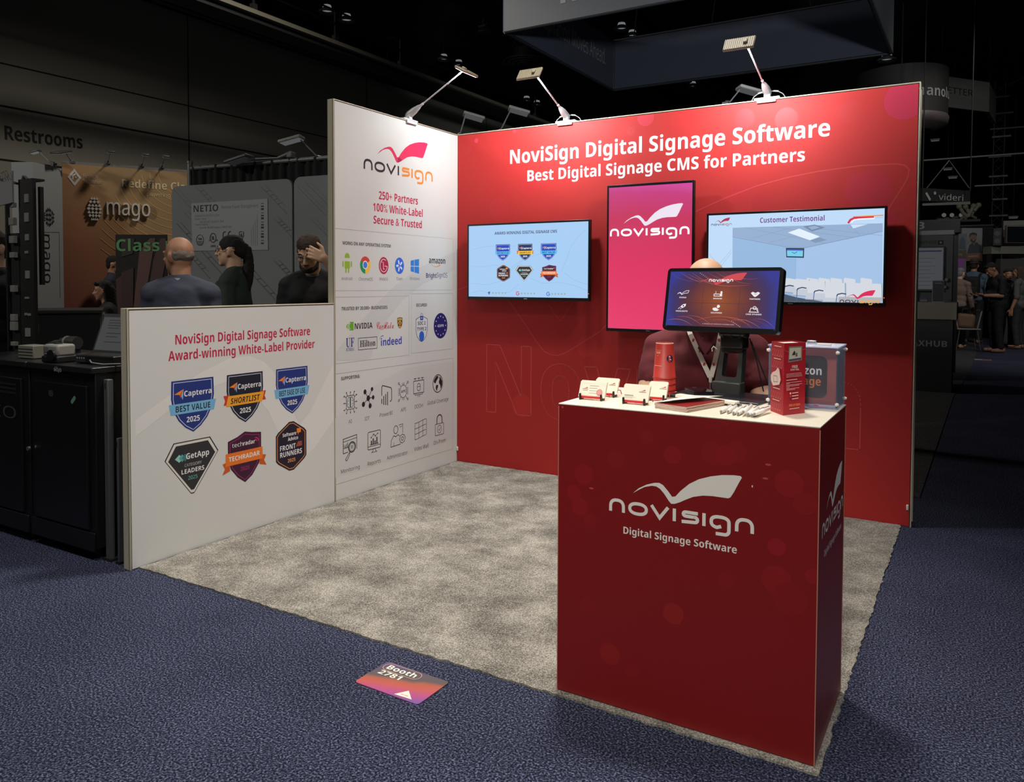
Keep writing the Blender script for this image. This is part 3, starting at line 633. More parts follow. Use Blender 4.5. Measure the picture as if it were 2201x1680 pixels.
A.ptext('NoviSign Digital Signage Software', Z6(427, 368), Z6(1484, 290), 76/3.652, 'b', RED2)
A.ptext('Award-winning White-Label Provider', Z6(372, 497), Z6(1520, 390), 76/3.652, 'b', RED2)
capterra(A, fit(A, *Z6(394, 624), *Z6(738, 1050)), BLUE, (120, 186, 226), 'BEST VALUE')
capterra(A, fit(A, *Z6(830, 578), *Z6(1122, 975)), (20, 28, 46), (244, 168, 44), 'SHORTLIST', 'bi', (206, 56, 38))
capterra(A, fit(A, *Z6(1216, 535), *Z6(1472, 908)), BLUE, (120, 186, 226), 'BEST EASE OF USE')
getapp(A, fit(A, *Z6(358, 1122), *Z6(764, 1530)))
techradar(A, fit(A, *Z6(828, 1048), *Z6(1118, 1446)))
front_run(A, fit(A, *Z6(1212, 966), *Z6(1464, 1356)))
A.end()

# ------------------------------------------------------------------ prints on the red wall
A = Art((0, 0, 0), (1, 0, 0), (0, 0, 1), back)
A.k = 0.0001; A.eps = 0.00001; A.begin('spot_marking')
def bok(A, x, y, r, c, lim=(0.003, 3.036, 0.006, 2.427)):
    a = A.px(x, y); r = A.px(x+r, y)[0]-a[0]
    A.poly([(min(max(a[0]+r*math.cos(math.radians(t)), lim[0]), lim[1]), min(max(a[1]+r*math.sin(math.radians(t)), lim[2]), lim[3])) for t in range(0, 360, 12)], c)
B1, B2, B3, BP = (183, 33, 36), (179, 31, 33), (187, 36, 36), (184, 32, 50)
for x, y, r, c in ((1139, 400, 20, B1), (1072, 449, 21, B1), (1085, 407, 10, B2), (1033, 405, 8, B2), (1003, 320, 12, B2), (1024, 302, 4, (226, 50, 80)), (1106, 281, 4, (214, 46, 66)), (1356, 282, 9, B1), (1388, 252, 18, (194, 40, 56)), (1600, 255, 22, B1), (1690, 255, 25, B1), (1825, 240, 26, B2),
                   (1585, 415, 24, B1), (1640, 432, 26, B2), (1870, 410, 50, (181, 32, 46)), (1850, 405, 38, (183, 33, 48)), (1780, 390, 26, B2), (1905, 470, 22, BP), (1262, 745, 22, B3), (1122, 872, 22, (192, 38, 34)), (1078, 750, 20, B2), (1202, 472, 10, B1), (1540, 300, 16, B2), (1700, 340, 20, B2)):
    bok(A, x, y, r, c)
a = A.px(1945, 215); q = [(a[0]+0.105*math.cos(math.radians(t)), a[1]+0.105*math.sin(math.radians(t))) for t in range(0, 360, 9)]
A.poly([(min(x, 3.037), min(y, 2.428)) for x, y in q], (188, 34, 66))
A.eps = 0.00003; A.begin('line_drawing'); LR = (206, 74, 70)
a = A.px(1046, 884); b = A.px(1848, 968); c = A.px(1046, 740)
A.outline('NoviSign', a, b, c[1]-a[1], 'b', 0.006, LR)
def wall_line(pts, w=0.008): A.line([A.px(*p) for p in pts], w, (200, 56, 60))
wall_line([(985, 622), (1010, 614), (1060, 608), (1100, 655), (1130, 698), (1152, 733), (1170, 755), (1183, 762), (1200, 764), (1213, 759), (1240, 743), (1290, 712), (1400, 600), (1494, 455), (1560, 425), (1625, 400), (1690, 382), (1760, 368), (1850, 356), (1925, 352), (1945, 355), (1954, 364), (1952, 380), (1940, 402), (1912, 446), (1890, 500), (1820, 620), (1780, 660)])
wall_line([(1178, 652), (1190, 672), (1205, 690), (1218, 670), (1232, 650)], 0.005)
A.begin('headline')
Za = lambda x, y: (980+x/5.24, 170+y/5.24); Zb = lambda x, y: (1400+x/3.668, 160+y/3.668)
A.ptext('NoviSign Digital Signage Software', Za(610, 962), Zb(1408, 478), 155/5.24, 'b', (240, 242, 246))
A.ptext('Best Digital Signage CMS for Partners', Za(805, 1155), Zb(1210, 678), 122/5.24, 'b', (240, 242, 246))
A.end()
# ------------------------------------------------------------------ screens on the red wall
BLK = mat((14, 14, 15), 0.35, name='black_plastic'); BLKM = mat((22, 22, 23), 0.6, name='matt_black'); CHR = mat((200, 200, 204), 0.25, 0.9, name='chrome')
WPL = mat((214, 208, 192), 0.4, name='white_plastic'); SILV = mat((190, 188, 186), 0.32, 0.75, name='brushed_silver')
def tv(label, x0, x1, z0, z1, b=(0.013, 0.013, 0.022), portrait=False):
    t = thing('television', label, 'screen', ((x0+x1)/2, 0, z0)); yf = -0.080
    h = MB(); h.box2((x0, yf+0.004, z0), (x1, yf+0.03, z1), 0.004); h.box2((x0+0.12, yf+0.028, z0+0.08), (x1-0.12, yf+0.045, z1-0.12), 0.008)
    h.build('housing', BLK, t, world=True)
    f = MB(); e, tp, bt = b
    f.box2((x0, yf, z0), (x0+e, yf+0.006, z1), 0.002); f.box2((x1-e, yf, z0), (x1, yf+0.006, z1), 0.002)
    f.box2((x0+e, yf, z1-tp), (x1-e, yf+0.006, z1), 0.002); f.box2((x0+e, yf, z0), (x1-e, yf+0.006, z0+bt), 0.002)
    f.build('bezel', BLK, t, world=True)
    m = MB(); cx, cz = (x0+x1)/2, (z0+z1)/2
    m.box2((cx-0.15, -0.036, cz-0.1), (cx+0.15, -0.001, cz+0.1), 0.003); m.build('wall_bracket', BLKM, t, world=True)
    l = MB(); l.box((cx, yf-0.0005, z0+bt*0.5), (0.028, 0.001, 0.006)); l.build('logo_plate', CHR, t, world=True)
    l = MB(); l.box((x1-e*0.5, yf-0.001, z0+0.05), (0.005, 0.002, 0.005)); l.build('power_light', mat((255, 60, 40), em=2.0), t, world=True)
    A = Art((0, yf+0.002, 0), (1, 0, 0), (0, 0, 1), t, em=1.0, base=0.0)
    A.begin('screen'); return t, A, (x0+e, x1-e, z0+bt, z1-tp)
Z7 = lambda x, y: (980+x/5.6, 380+y/5.6); Z8 = lambda x, y: (1290+x/3.4937, 380+y/3.4937)
t, A, (a, b, c, d) = tv('left landscape screen showing award badges on pale blue', 0.142, 1.122, 1.222, 1.766)
A.quad(a, c, b, d, (166, 204, 243))
wave = [((190, 880), (330, 840), (520, 830), (720, 830)), ((190, 1075), (330, 1080), (480, 1060), (640, 1110), (760, 1020), (900, 960), (1010, 925)), ((190, 1280), (380, 1300), (560, 1250), (680, 1110), (800, 1010)),
        ((1560, 640), (1460, 730), (1380, 850), (1330, 1000), (1270, 1140)), ((900, 1220), (1040, 1280), (1260, 1270), (1430, 1310), (1590, 1370)), ((1300, 1150), (1420, 1240), (1590, 1300)), ((190, 1395), (290, 1370), (420, 1400), (640, 1390), (760, 1290))]
for q in wave: A.line([A.px(*Z7(*p)) for p in q], 0.0025, (146, 186, 226))
A.ptext('AWARD-WINNING DIGITAL SIGNAGE CMS', Z7(465, 695), Z7(1217, 672), 34/5.6, 'b', (62, 66, 100))
def on_screen(fn, *a):
    k = A.begin; A.begin = lambda *x, **y: A
    try: fn(A, *a)
    finally: A.begin = k
F7 = lambda x0, y0, x1, y1: fit(A, *Z7(x0, y0), *Z7(x1, y1))
on_screen(capterra, F7(478, 805, 652, 1008), (26, 70, 180), (88, 186, 250), 'BEST EASE OF USE')
on_screen(capterra, F7(744, 800, 922, 1005), (20, 44, 96), (250, 196, 60), 'SHORTLIST', 'bi', (210, 96, 40))
on_screen(capterra, F7(1020, 793, 1212, 1002), (26, 70, 180), (88, 186, 250), 'BEST VALUE')
on_screen(front_run, F7(490, 1060, 656, 1258)); on_screen(getapp, F7(720, 1072, 926, 1248)); on_screen(techradar, F7(1030, 1058, 1216, 1258))
for x, y, c1 in ((398, 1396, (60, 90, 170)), (745, 1402, (200, 70, 90)), (1112, 1408, (70, 120, 200))):
    p = A.px(*Z7(x, y))
    if x < 500: A.poly([(p[0]-0.01, p[1]+0.004), (p[0]+0.012, p[1]+0.012), (p[0]+0.004, p[1]-0.014)], c1)
    else: A.line([(p[0]+0.012*math.cos(math.radians(q)), p[1]+0.012*math.sin(math.radians(q))) for q in range(40, 361, 20)]+[(p[0], p[1])], 0.005, c1)
    for i in range(5):
        s_ = A.px(*Z7(x+48+i*38, y)); A.poly([(s_[0]+(0.0085 if j % 2 == 0 else 0.0042)*math.sin(math.radians(36*j)), s_[1]+(0.0085 if j % 2 == 0 else 0.0042)*math.cos(math.radians(36*j))) for j in range(10)], (150, 170, 150))
A.end()
t, A, (a, b, c, d) = tv('tall portrait screen glowing magenta with white wing logo', 1.243, 1.826, 1.030, 1.980, (0.013, 0.016, 0.02))
PINK = ramp_mat('magenta_screen', lin_comb((0.10, 0, 1/0.95), -1.03/0.95, 0.25, 2.2), [(0.0, (230, 58, 108)), (0.45, (218, 44, 94)), (0.78, (196, 40, 88)), (0.95, (196, 44, 120)), (1.0, (206, 60, 150))], em=1.0)
def plane_on(A, a, c, b, d, m): A.col(m); A.mb.add([A.P(p) for p in ((a, c), (b, c), (b, d), (a, d))], [(0, 1, 2, 3)], False); A.k += A.eps
A.off = V((0, 0, 0)) + base_of(t)
plane_on(A, a, c, b, d, ramp_mat('magenta_screen', lin_comb((0.10, 0, 1/0.95), -0.12, 0.25, 2.2), [(0.0, (230, 58, 108)), (0.45, (218, 44, 94)), (0.78, (196, 40, 88)), (0.95, (196, 44, 120)), (1.0, (206, 60, 150))], em=1.0))
p0 = A.px(1311, 508); p1 = A.px(1482, 505); A.logo(p0[0], p0[1], p1[0]-p0[0], (236, 226, 240), (255, 255, 255), None, 1.0, 0.024)
A.end()
t, A, (a, b, c, d) = tv('right landscape screen showing a customer testimonial waiting room', 1.905, 2.904, 1.217, 1.770)
A.quad(a, c, b, d, (190, 218, 248))
for q in (((985, 550), (880, 670), (830, 740)), ((985, 570), (900, 680)), ((820, 580), (880, 650))): A.line([A.px(*Z8(*p)) for p in q], 0.003, (168, 196, 228))
A.ptext('Customer Testimonial', Z8(1200, 345), Z8(1685, 328), 38/3.4937, 'b', (112, 56, 140))
p0 = A.px(*Z8(833, 367)); p1 = A.px(*Z8(988, 364)); A.logo(p0[0], p0[1], p1[0]-p0[0], (176, 40, 76), (60, 60, 80), (150, 130, 130), 1.0, 0.024)
def sp(c_, *pts): A.poly([(min(max(q[0], a), b), min(max(q[1], c), d)) for q in (A.px(*Z8(*p)) for p in pts)], c_)
def sl(c_, w, *pts): A.line([(min(max(q[0], a+w/2), b-w/2), min(max(q[1], c+w/2), d)) for q in (A.px(*Z8(*p)) for p in pts)], w, c_)
sp((160, 188, 222), (995, 382), (2122, 348), (2118, 960), (990, 960))
sp((148, 174, 208), (995, 382), (2122, 348), (2122, 405), (1540, 530), (1400, 524), (995, 446))
sp((164, 194, 230), (1540, 535), (2122, 410), (2118, 960), (1470, 960), (1470, 560))
sp((150, 184, 222), (995, 452), (1400, 530), (1470, 560), (1470, 960), (990, 960))
for q in (((1080, 380), (1700, 500)), ((1280, 490), (1530, 430)), ((1650, 390), (2120, 440)), ((1150, 460), (1420, 385)), ((1300, 376), (1900, 455)), ((1880, 365), (1950, 440))): sl((130, 156, 194), 0.002, *q)
sl((120, 146, 186), 0.003, (995, 450), (1400, 527), (1540, 532), (2122, 408)); sl((140, 172, 210), 0.002, (1470, 605), (1468, 760))
sp((226, 240, 252), (1410, 418), (1495, 388), (1650, 448), (1575, 476)); sp((128, 150, 182), (1575, 478), (1650, 455), (1702, 474), (1615, 496))
sp((116, 136, 166), (1525, 372), (1610, 358), (1690, 380), (1590, 410)); sp((150, 172, 204), (1560, 376), (1610, 366), (1650, 380), (1590, 398))
sp((206, 226, 250), (1880, 358), (2010, 355), (1900, 388))
sp((40, 52, 76), (1395, 533), (1533, 535), (1530, 608), (1398, 604)); sp((120, 206, 236), (1402, 545), (1524, 547), (1522, 598), (1404, 595)); sp((90, 120, 210), (1402, 545), (1524, 547), (1523, 556), (1402, 554)); sl((40, 70, 120), 0.003, (1440, 565), (1460, 575), (1480, 562))
sp((72, 84, 104), (1385, 880), (1480, 905), (1700, 960), (1380, 960))
CH = (212, 216, 224); CD = (140, 150, 170)
for x in (1550, 1640, 1730, 1830, 1955): sp(CH, (x, 765), (x+5, 757), (x+85, 768), (x+88, 800), (x, 800))
for i, (x, y, w, h) in enumerate(((1392, 765, 78, 60), (1465, 770, 105, 80), (1560, 785, 130, 95), (1690, 795, 150, 120), (1850, 800, 265, 130))):
    sp(CH, (x, y), (x+8, y-6), (x+w, y+4), (x+w+3, y+h), (x-2, y+h)); sp((196, 202, 214), (x-10, y+h-10), (x+w, y+h-4), (x+w+4, y+h+50), (x-20, y+h+40)); sl(CD, 0.0035, (x-18, y+h+38), (x+w, y+h+48)); sl(CD, 0.0035, (x+w, y), (x+w+2, y+h))
for x, y in ((1382, 822), (1478, 838), (1605, 858), (1776, 882)):
    sl((44, 62, 96), 0.006, (x, y+14), (x+8, y), (x+40, y-8), (x+72, y-2)); sl((70, 100, 150), 0.004, (x+2, y+10), (x-4, y+120 if y+120 < 955 else 955))
sp((176, 178, 184), (1790, 900), (2116, 905), (2116, 960), (1790, 958))
p0 = A.px(*Z8(1798, 945)); p1 = A.px(*Z8(2090, 950)); A.logo(p0[0], p0[1], p1[0]-p0[0], (222, 40, 90), (60, 60, 72), (236, 170, 70), 1.0, 0.024)
sl((240, 150, 60), 0.006, (1900, 300), (2128, 288)); sl((214, 40, 70), 0.011, (1862, 348), (1880, 322), (1910, 308), (2056, 303)); sl((240, 240, 246), 0.008, (1885, 345), (1905, 325), (1940, 318), (2060, 312))
for i in range(5): q = A.px(*Z8(2072+i*11, 306)); A.disc(q[0], q[1], 0.0013, (60, 70, 140))
A.end()

# ------------------------------------------------------------------ arm lamps on the wall tops
LAMPS = []
def arm_lamp(label, base, yaw, reach, rise, hy, tilt, cable=True, power=18.5):
    """yaw 0 reaches towards -y; head sits at the end of the arm"""
    t = thing('arm_lamp', label, 'lamp', base, yaw, 'arm lamps clamped on the booth walls')
    b = MB(); b.box((0, 0.02, 0.006), (0.15, 0.05, 0.012), bev=0.004); b.box((0, -0.01, -0.012), (0.11, 0.008, 0.02), bev=0.003); b.box((0, 0.015, 0.028), (0.036, 0.036, 0.04), bev=0.006); b.build('clamp', mat((214, 214, 214), 0.4), t)
    d = V((0, -reach, rise)); d0 = V((0, 0.01, 0.045)); u = d.normalized()
    h = MB(); q = [d0-u*0.035, d0-u*0.02, d0, d0+u*0.045, d0+u*0.085, d0+u*0.11]; h.tube(q, [0.012, 0.021, 0.025, 0.023, 0.015, 0.007], 14); h.build('knuckle', mat((206, 204, 206), 0.35, 0.3), t)
    a = MB(); e = d0+d; a.tube([d0+u*0.09, e], 0.0052, 8); a.tube([d0+u*0.10, d0+u*0.13], 0.008, 8); a.build('arm', mat((226, 226, 230), 0.3, 0.4), t)
    # the head: a flat ribbed plate whose light side looks back at the wall
    R = Matrix.Rotation(math.pi/2-tilt, 3, 'X')
    hd = MB(); c = e+V((hy, -0.005, 0.0)); hd.box(c, (0.168, 0.085, 0.014), R, bev=0.004)
    for i in range(15): hd.box(c+R @ V((-0.077+0.011*i, 0, 0.008)), (0.0045, 0.078, 0.005), R)
    hd.box(e+R @ V((0, 0, 0.014)), (0.022, 0.03, 0.02), R, bev=0.004); ho = hd.build('lamp_head', mat((200, 190, 166), 0.5), t)
    df = MB(); df.box(c-R @ V((0, 0, 0.0078)), (0.15, 0.07, 0.0015), R); df.build('diffuser', mat((255, 250, 240), em=9.0), ho)
    if cable:
        for s_ in (-1, 1):
            k = MB(); k.tube([(s_*0.012, 0.03, 0.05), (s_*0.05, 0.035, 0.052), (s_*0.085, 0.04, 0.03), (s_*0.105, 0.045, -0.002)], 0.003, 6); k.tube([(s_*0.03, 0.032, 0.051), (s_*0.06, 0.036, 0.047)], 0.0055, 6); k.build('cable', mat((120, 122, 120), 0.6), t)
    l = bpy.data.lights.new('lamp_light', 'AREA'); l.shape = 'RECTANGLE'; l.size = 0.145; l.size_y = 0.066; l.energy = power; l.color = (0.93, 0.98, 1.0)
    o = bpy.data.objects.new('lamp_light', l); COL.objects.link(o); o.parent = t; o.location = c-R @ V((0, 0, 0.0115)); o.rotation_euler = R.to_euler()
    return t
arm_lamp('middle arm lamp, on red wall above the headline start', (0.893, 0.0, 2.44), 0.0, 0.44, 0.185, -0.035, 0.62)
arm_lamp('right arm lamp, on red wall above the headline end', (2.234, 0.0, 2.44), 0.0, 0.50, 0.155, -0.035, 0.60)
arm_lamp('left arm lamp leaning out from the tall white wall', (0.0, -0.556, 2.44), math.pi/2, 0.44, 0.235, 0.03, 1.05, False, 4.6)

# ------------------------------------------------------------------ the counter
CX0, CX1, CY0, CY1, CZ = 2.188, 2.985, -2.570, -2.100, 0.9495
M_LAM = mat((124, 21, 21), 0.38, name='red_laminate_print')
ct = thing('display_counter', 'red box counter with white top and white wing logo', 'counter', ((CX0+CX1)/2, (CY0+CY1)/2, 0.009))
b = MB(); b.box2((CX0, CY0, 0.009), (CX1, CY1, CZ-0.004), 0.0015); b.build('body', M_LAM, ct, world=True)
b = MB(); b.box2((CX0-0.001, CY0-0.001, CZ-0.004), (CX1+0.001, CY1+0.001, CZ), 0.001); b.build('countertop', mat((236, 228, 208), 0.28, name='white_laminate'), ct, world=True)
for x, y in ((CX0, CY0), (CX1, CY0), (CX1, CY1)): b = MB(); b.box((x, y, CZ/2), (0.0025, 0.0025, CZ-0.02)); b.build('edge_trim', mat((176, 120, 96), 0.5), ct, world=True)
A = Art((0, CY0, 0), (1, 0, 0), (0, 0, 1), ct, rough=0.4)
A.k = 0.0001; A.eps = 0.00001; A.begin('spot_marking'); Zc = lambda x, y: (1190+x/3.44, 850+y/3.44); Zd = lambda x, y: (1190+x/2.4, 980+y/2.4)
C1, C2, C3 = (134, 23, 25), (129, 22, 23), (137, 25, 23)
for x, y, r, c in ((690, 310, 52, C2), (880, 440, 66, C1), (460, 470, 62, C2), (222, 582, 70, C1), (150, 715, 50, C1), (195, 820, 62, C1), (270, 935, 50, C2), (1180, 430, 90, C2), (1350, 420, 80, C2), (1270, 445, 75, C1), (1740, 650, 110, C1), (1860, 800, 90, C2), (1650, 1120, 70, (138, 23, 33)), (1270, 180, 48, C2), (690, 870, 55, C2), (66, 85, 8, (176, 60, 60))):
    bok(A, *Zc(x, y), r/3.44, c, (CX0+.002, CX1-.002, .012, CZ-.005))
for x, y, r, c in ((1150, 640, 80, C1), (890, 640, 40, C2), (1220, 740, 90, C2), (617, 812, 54, (138, 30, 24)), (290, 1020, 53, C3), (405, 1110, 36, C2), (180, 770, 42, C2), (1340, 620, 46, C1)): bok(A, *Zd(x, y), r/2.4, c, (CX0+.002, CX1-.002, .012, CZ-.005))
for x, y in ((280, 685), (1586, 510), (1566, 612)): q = A.px(*Zc(x, y)); A.disc(q[0], q[1], 0.008, (176, 70, 64), 0.003)
q = A.px(*Zc(1469, 670)); A.disc(q[0], q[1], 0.0018, (230, 200, 190), 0.0035)
A.eps = 0.00003; A.begin('logo'); A.logo(2.367, 0.6265, 0.446, (226, 222, 212), (226, 222, 212), None, 1.0, 0.0225)
A.begin('lettering'); A.ptext('Digital Signage Software', Zd(360, 400), Zd(945, 501), 36/2.4, 'b', (224, 218, 208)); A.end()
A = Art((CX1, 0, 0), (0, 1, 0), (0, 0, 1), ct, rough=0.4)
A.begin('logo'); A.logo(-2.512, 0.626, 0.385, (226, 222, 212), (226, 222, 212), None, 1.1, 0.022)
A.begin('lettering'); A.text('Digital Signage Software', (-2.47, 0.562), (-2.155, 0.562), 0.019, 'b', (214, 196, 196)); A.end()

# ------------------------------------------------------------------ on the counter
TOP = CZ
# touch screen on a stand
mon = thing('touch_monitor', 'black touch screen on a stand facing the aisle', 'monitor', (2.60, -2.05, TOP))
Rz = Matrix.Rotation(-0.125, 3, 'Z'); RM = Rz @ Matrix.Rotation(-0.19, 3, 'X')
mc = V((2.580, -2.121, 1.2825)); mw, mh = 0.42, 0.2245
L = lambda x, y, z: mc+RM @ V((x, y, z))
b = MB(); MX = Matrix.Translation(mc) @ RM.to_4x4() @ Matrix.Rotation(math.pi/2, 4, 'X')
b.prism(rrect(-mw/2, -mh/2, mw/2, mh/2, 0.014), -0.026, 0.0, MX); b.box(L(0, 0.032, -0.01), (0.24, 0.02, 0.14), RM, bev=0.006); b.build('housing', BLK, mon, world=True)
A = Art(L(0, -0.0002, 0), RM @ V((1, 0, 0)), RM @ V((0, 0, 1)), mon, em=1.0, base=0.0004)
def glow(nt, tc):
    s = nt.nodes.new('ShaderNodeSeparateXYZ'); nt.links.new(tc.outputs['Object'], s.inputs[0])
    def ma(op, a_, b_=None, c_=None):
        n = nt.nodes.new('ShaderNodeMath'); n.operation = op
        for i, q in enumerate((a_, b_, c_)):
            if q is None: continue
            if isinstance(q, (int, float)): n.inputs[i].default_value = q
            else: nt.links.new(q, n.inputs[i])
        return n.outputs[0]
    x = ma('MULTIPLY', ma('ADD', s.outputs[0], 0.02), 5.0); z = ma('MULTIPLY', ma('ADD', s.outputs[2], -0.325), 6.0)
    r = ma('SQRT', ma('ADD', ma('MULTIPLY', x, x), ma('MULTIPLY', z, z))); n = nt.nodes.new('ShaderNodeTexNoise'); n.inputs['Scale'].default_value = 14
    nt.links.new(tc.outputs['Object'], n.inputs['Vector']); return ma('MULTIPLY_ADD', ma('SUBTRACT', n.outputs['Fac'], 0.5), 0.25, r)
A.begin('screen'); plane_on(A, -0.198, -0.096, 0.198, 0.100, ramp_mat('kiosk_screen', glow, [(0.0, (146, 70, 24)), (0.38, (110, 44, 34)), (0.62, (74, 28, 52)), (0.85, (46, 34, 96)), (1.0, (38, 44, 140))], em=1.0))
for x in (-0.066, 0.068): A.line([(x, 0.045), (x, -0.055)], 0.0014, (78, 34, 44))
A.line([(-0.12, -0.013), (0.12, -0.013)], 0.0014, (78, 34, 44))
sr = random.Random(3)
def streak(x0, z0, x1, z1, dz, c, w):
    A.line([(x0+(x1-x0)*i/10, z0+(z1-z0)*i/10+dz*math.sin(math.pi*i/10)) for i in range(11)], w, c, taper=lambda q: 0.25+0.75*math.sin(math.pi*q))
for i in range(9):
    x = -0.195+0.028*i+sr.uniform(-.01, .01); streak(x, 0.096, min(x+0.11, 0.197), 0.062+sr.uniform(-.006, .014), -0.012, sr.choice(((150, 84, 120), (120, 56, 84), (176, 104, 110))), 0.0011)
for i in range(10):
    x = -0.19+0.034*i+sr.uniform(-.01, .01); streak(x, -0.068+sr.uniform(-.01, .01), min(x+0.10, 0.197), -0.094, 0.012, sr.choice(((156, 84, 120), (130, 56, 76), (190, 112, 104), (196, 92, 60))), 0.0012)
streak(-0.09, -0.078, 0.11, -0.084, 0.022, (180, 84, 58), 0.0016); streak(-0.13, 0.09, 0.1, 0.052, -0.02, (200, 90, 90), 0.0014)
for i in range(6): A.disc(-0.083+0.006*i, 0.093-0.0035*i, 0.0009, WH); A.disc(0.048+0.006*i, -0.074-0.0035*i, 0.0009, WH)
A.poly([(-0.085+0.172*(p[0]-0.177)/0.742, 0.058+0.17*(p[1]-0.148)) for p in BIRD], (204, 66, 76)); A.logo(-0.048, 0.063, 0.088, WH, WH, None, 1.1, 0.028, bird=False)
SW = (236, 232, 236)
for i, (x, z, t_) in enumerate(((-0.141, 0.016, 'STUDIO'), (-0.01, 0.014, 'DEVICES'), (0.122, 0.014, 'PARTNERS'), (-0.140, -0.033, 'HIGHLIGHTS'), (-0.01, -0.036, 'SOLUTIONS'), (0.122, -0.038, 'CASE STUDIES'))):
    w = 0.0045*len(t_); A.ctext(t_, x, z-0.013, w, 0.0046, 'b', SW); f = box_map(x, z+0.006, 0.016, 0.010)
    if i == 0: A.line([(x-0.022+0.044*(p[0]-0.177)/0.742, z+0.006+0.06*(p[1]-0.22)) for p in BIRD], 0.0016, SW, True)
    elif i == 1: A.line(f((-0.9, -0.8), (0.5, -0.8), (0.5, -0.1), (-0.9, -0.1)), 0.0022, SW, True); A.quad(*f((0.55, -0.9))[0], *f((0.95, 0.9))[0], SW); A.line(f((-0.5, -0.1), (-0.5, 0.9)), 0.0014, SW)
    elif i == 2: A.poly(f((-1, 0.4), (-0.55, 0.8), (0, 0.4), (0.55, 0.8), (1, 0.4), (0.6, -0.3), (0.1, -0.9), (-0.2, -0.9), (-0.6, -0.3)), SW); A.line(f((-0.3, 0.3), (0, -0.1), (0.4, 0.2)), 0.0012, (60, 40, 80))
    elif i == 3: A.poly(f((0.9, 1), (0.2, 0.8), (-0.4, 0.0), (0.1, -0.6), (0.8, 0.1)), SW); A.line(f((-0.4, -0.2), (-0.9, -0.9)), 0.0016, SW); A.line(f((-0.1, -0.5), (-0.4, -1)), 0.0016, SW); A.disc(*f((0.3, 0.25))[0], 0.003, (70, 36, 70))
    elif i == 4: A.disc(*f((0.35, 0.6))[0], 0.0055, SW); A.poly(f((-0.9, 0), (-0.2, 0.2), (0.1, -0.3), (0.6, -0.5), (0.2, -1), (-0.5, -1), (-0.9, -0.6)), SW); A.line(f((0.2, 0.1), (0.0, -0.3)), 0.002, SW)
    else: A.line(f((-0.9, -0.9), (-0.7, 0.4), (0.7, 0.4), (0.9, -0.9)), 0.002, SW, True); A.ring(*f((0.1, 0.5))[0], 0.0052, 0.002, SW); A.line(f((0.4, 0.1), (0.8, -0.4)), 0.002, SW); A.line(f((-1.1, -0.95), (1.1, -0.95)), 0.002, SW)
A.ctext('A WORLD OF ENDLESS POSSIBILITIES', 0.0, -0.088, 0.115, 0.0034, 'r', (220, 190, 200)); A.end()
for x, z in ((-0.196, -0.098), (0.196, -0.098)): b = MB(); b.cone(L(x, -0.0005, z), L(x, 0.002, z), 0.004); b.build('corner_screw', mat((46, 46, 46), 0.3), mon, world=True)
# stand: head mount, arm column, hollow riser, flat base plate
BX = lambda x, y, z: V((2.585, -2.045, TOP))+Rz @ V((x, y, z))
b = MB(); b.box(BX(0.035, -0.02, 0.265), (0.10, 0.05, 0.13), Rz @ Matrix.Rotation(-0.15, 3, 'X'), bev=0.01)
for x in (0.0, 0.03, 0.06): b.tube([BX(x+0.006, -0.045, 0.20), BX(x+0.006, -0.05, 0.31)], 0.007, 8)
b.box(BX(0.03, -0.01, 0.185), (0.085, 0.06, 0.05), Rz, bev=0.008); b.build('arm_joint', BLK, mon, world=True)
b = MB(); RI = Rz @ Matrix.Rotation(math.radians(-16), 3, 'X')
out = [(-0.05, 0), (0.05, 0), (0.042, 0.17), (-0.036, 0.17)]; hole = rrect(-0.024, 0.055, 0.03, 0.145, 0.008)
b.prism(out, -0.018, 0.018, Matrix.Translation(BX(0.018, -0.03, 0.005)) @ Rz.to_4x4() @ Matrix.Rotation(math.radians(90-14), 4, 'X'), [hole]); b.box(BX(0.018, -0.03, 0.024), (0.104, 0.05, 0.046), Rz, bev=0.006); b.build('riser', mat((54, 56, 54), 0.35), mon, world=True)
b = MB(); b.box(BX(0.03, -0.10, 0.0035), (0.33, 0.22, 0.007), Rz, bev=0.003); b.build('base_plate', mat((38, 40, 46), 0.25, name='dark_glossy_plate'), mon, world=True)
b = MB(); b.tube([BX(0.08, 0.0, 0.20), BX(0.095, 0.03, 0.12), BX(0.11, 0.035, 0.05), BX(0.118, 0.04, 0.012)], 0.0022, 6); b.tube([BX(0.085, 0.0, 0.19), BX(0.12, 0.02, 0.09), BX(0.15, 0.03, 0.012)], 0.003, 6); b.build('cable', BLKM, mon, world=True)
b = MB(); b.tube([BX(-0.022, -0.04, 0.158), BX(-0.03, -0.05, 0.168), BX(-0.036, -0.05, 0.160), BX(-0.034, -0.05, 0.150)], 0.0022, 6); b.build('cable_hook', mat((220, 214, 204), 0.4), mon, world=True)
sb = MB(); q0 = floor_at(1452, 857, TOP); q1 = floor_at(1580, 874, TOP); d = (q1-q0); ra = math.atan2(d.y, d.x)
t = thing('accessory_box', 'slim white bar lying before the dark monitor base', 'box', (q0+q1)/2, ra); sb.box((0, 0.012, 0.011), (d.length, 0.03, 0.010), bev=0.002); sb.build('lid', mat((238, 232, 214), 0.5), t); sb = MB(); sb.box((0.01, 0.014, 0.003), (d.length-0.006, 0.028, 0.006)); sb.build('tray', BLKM, t)
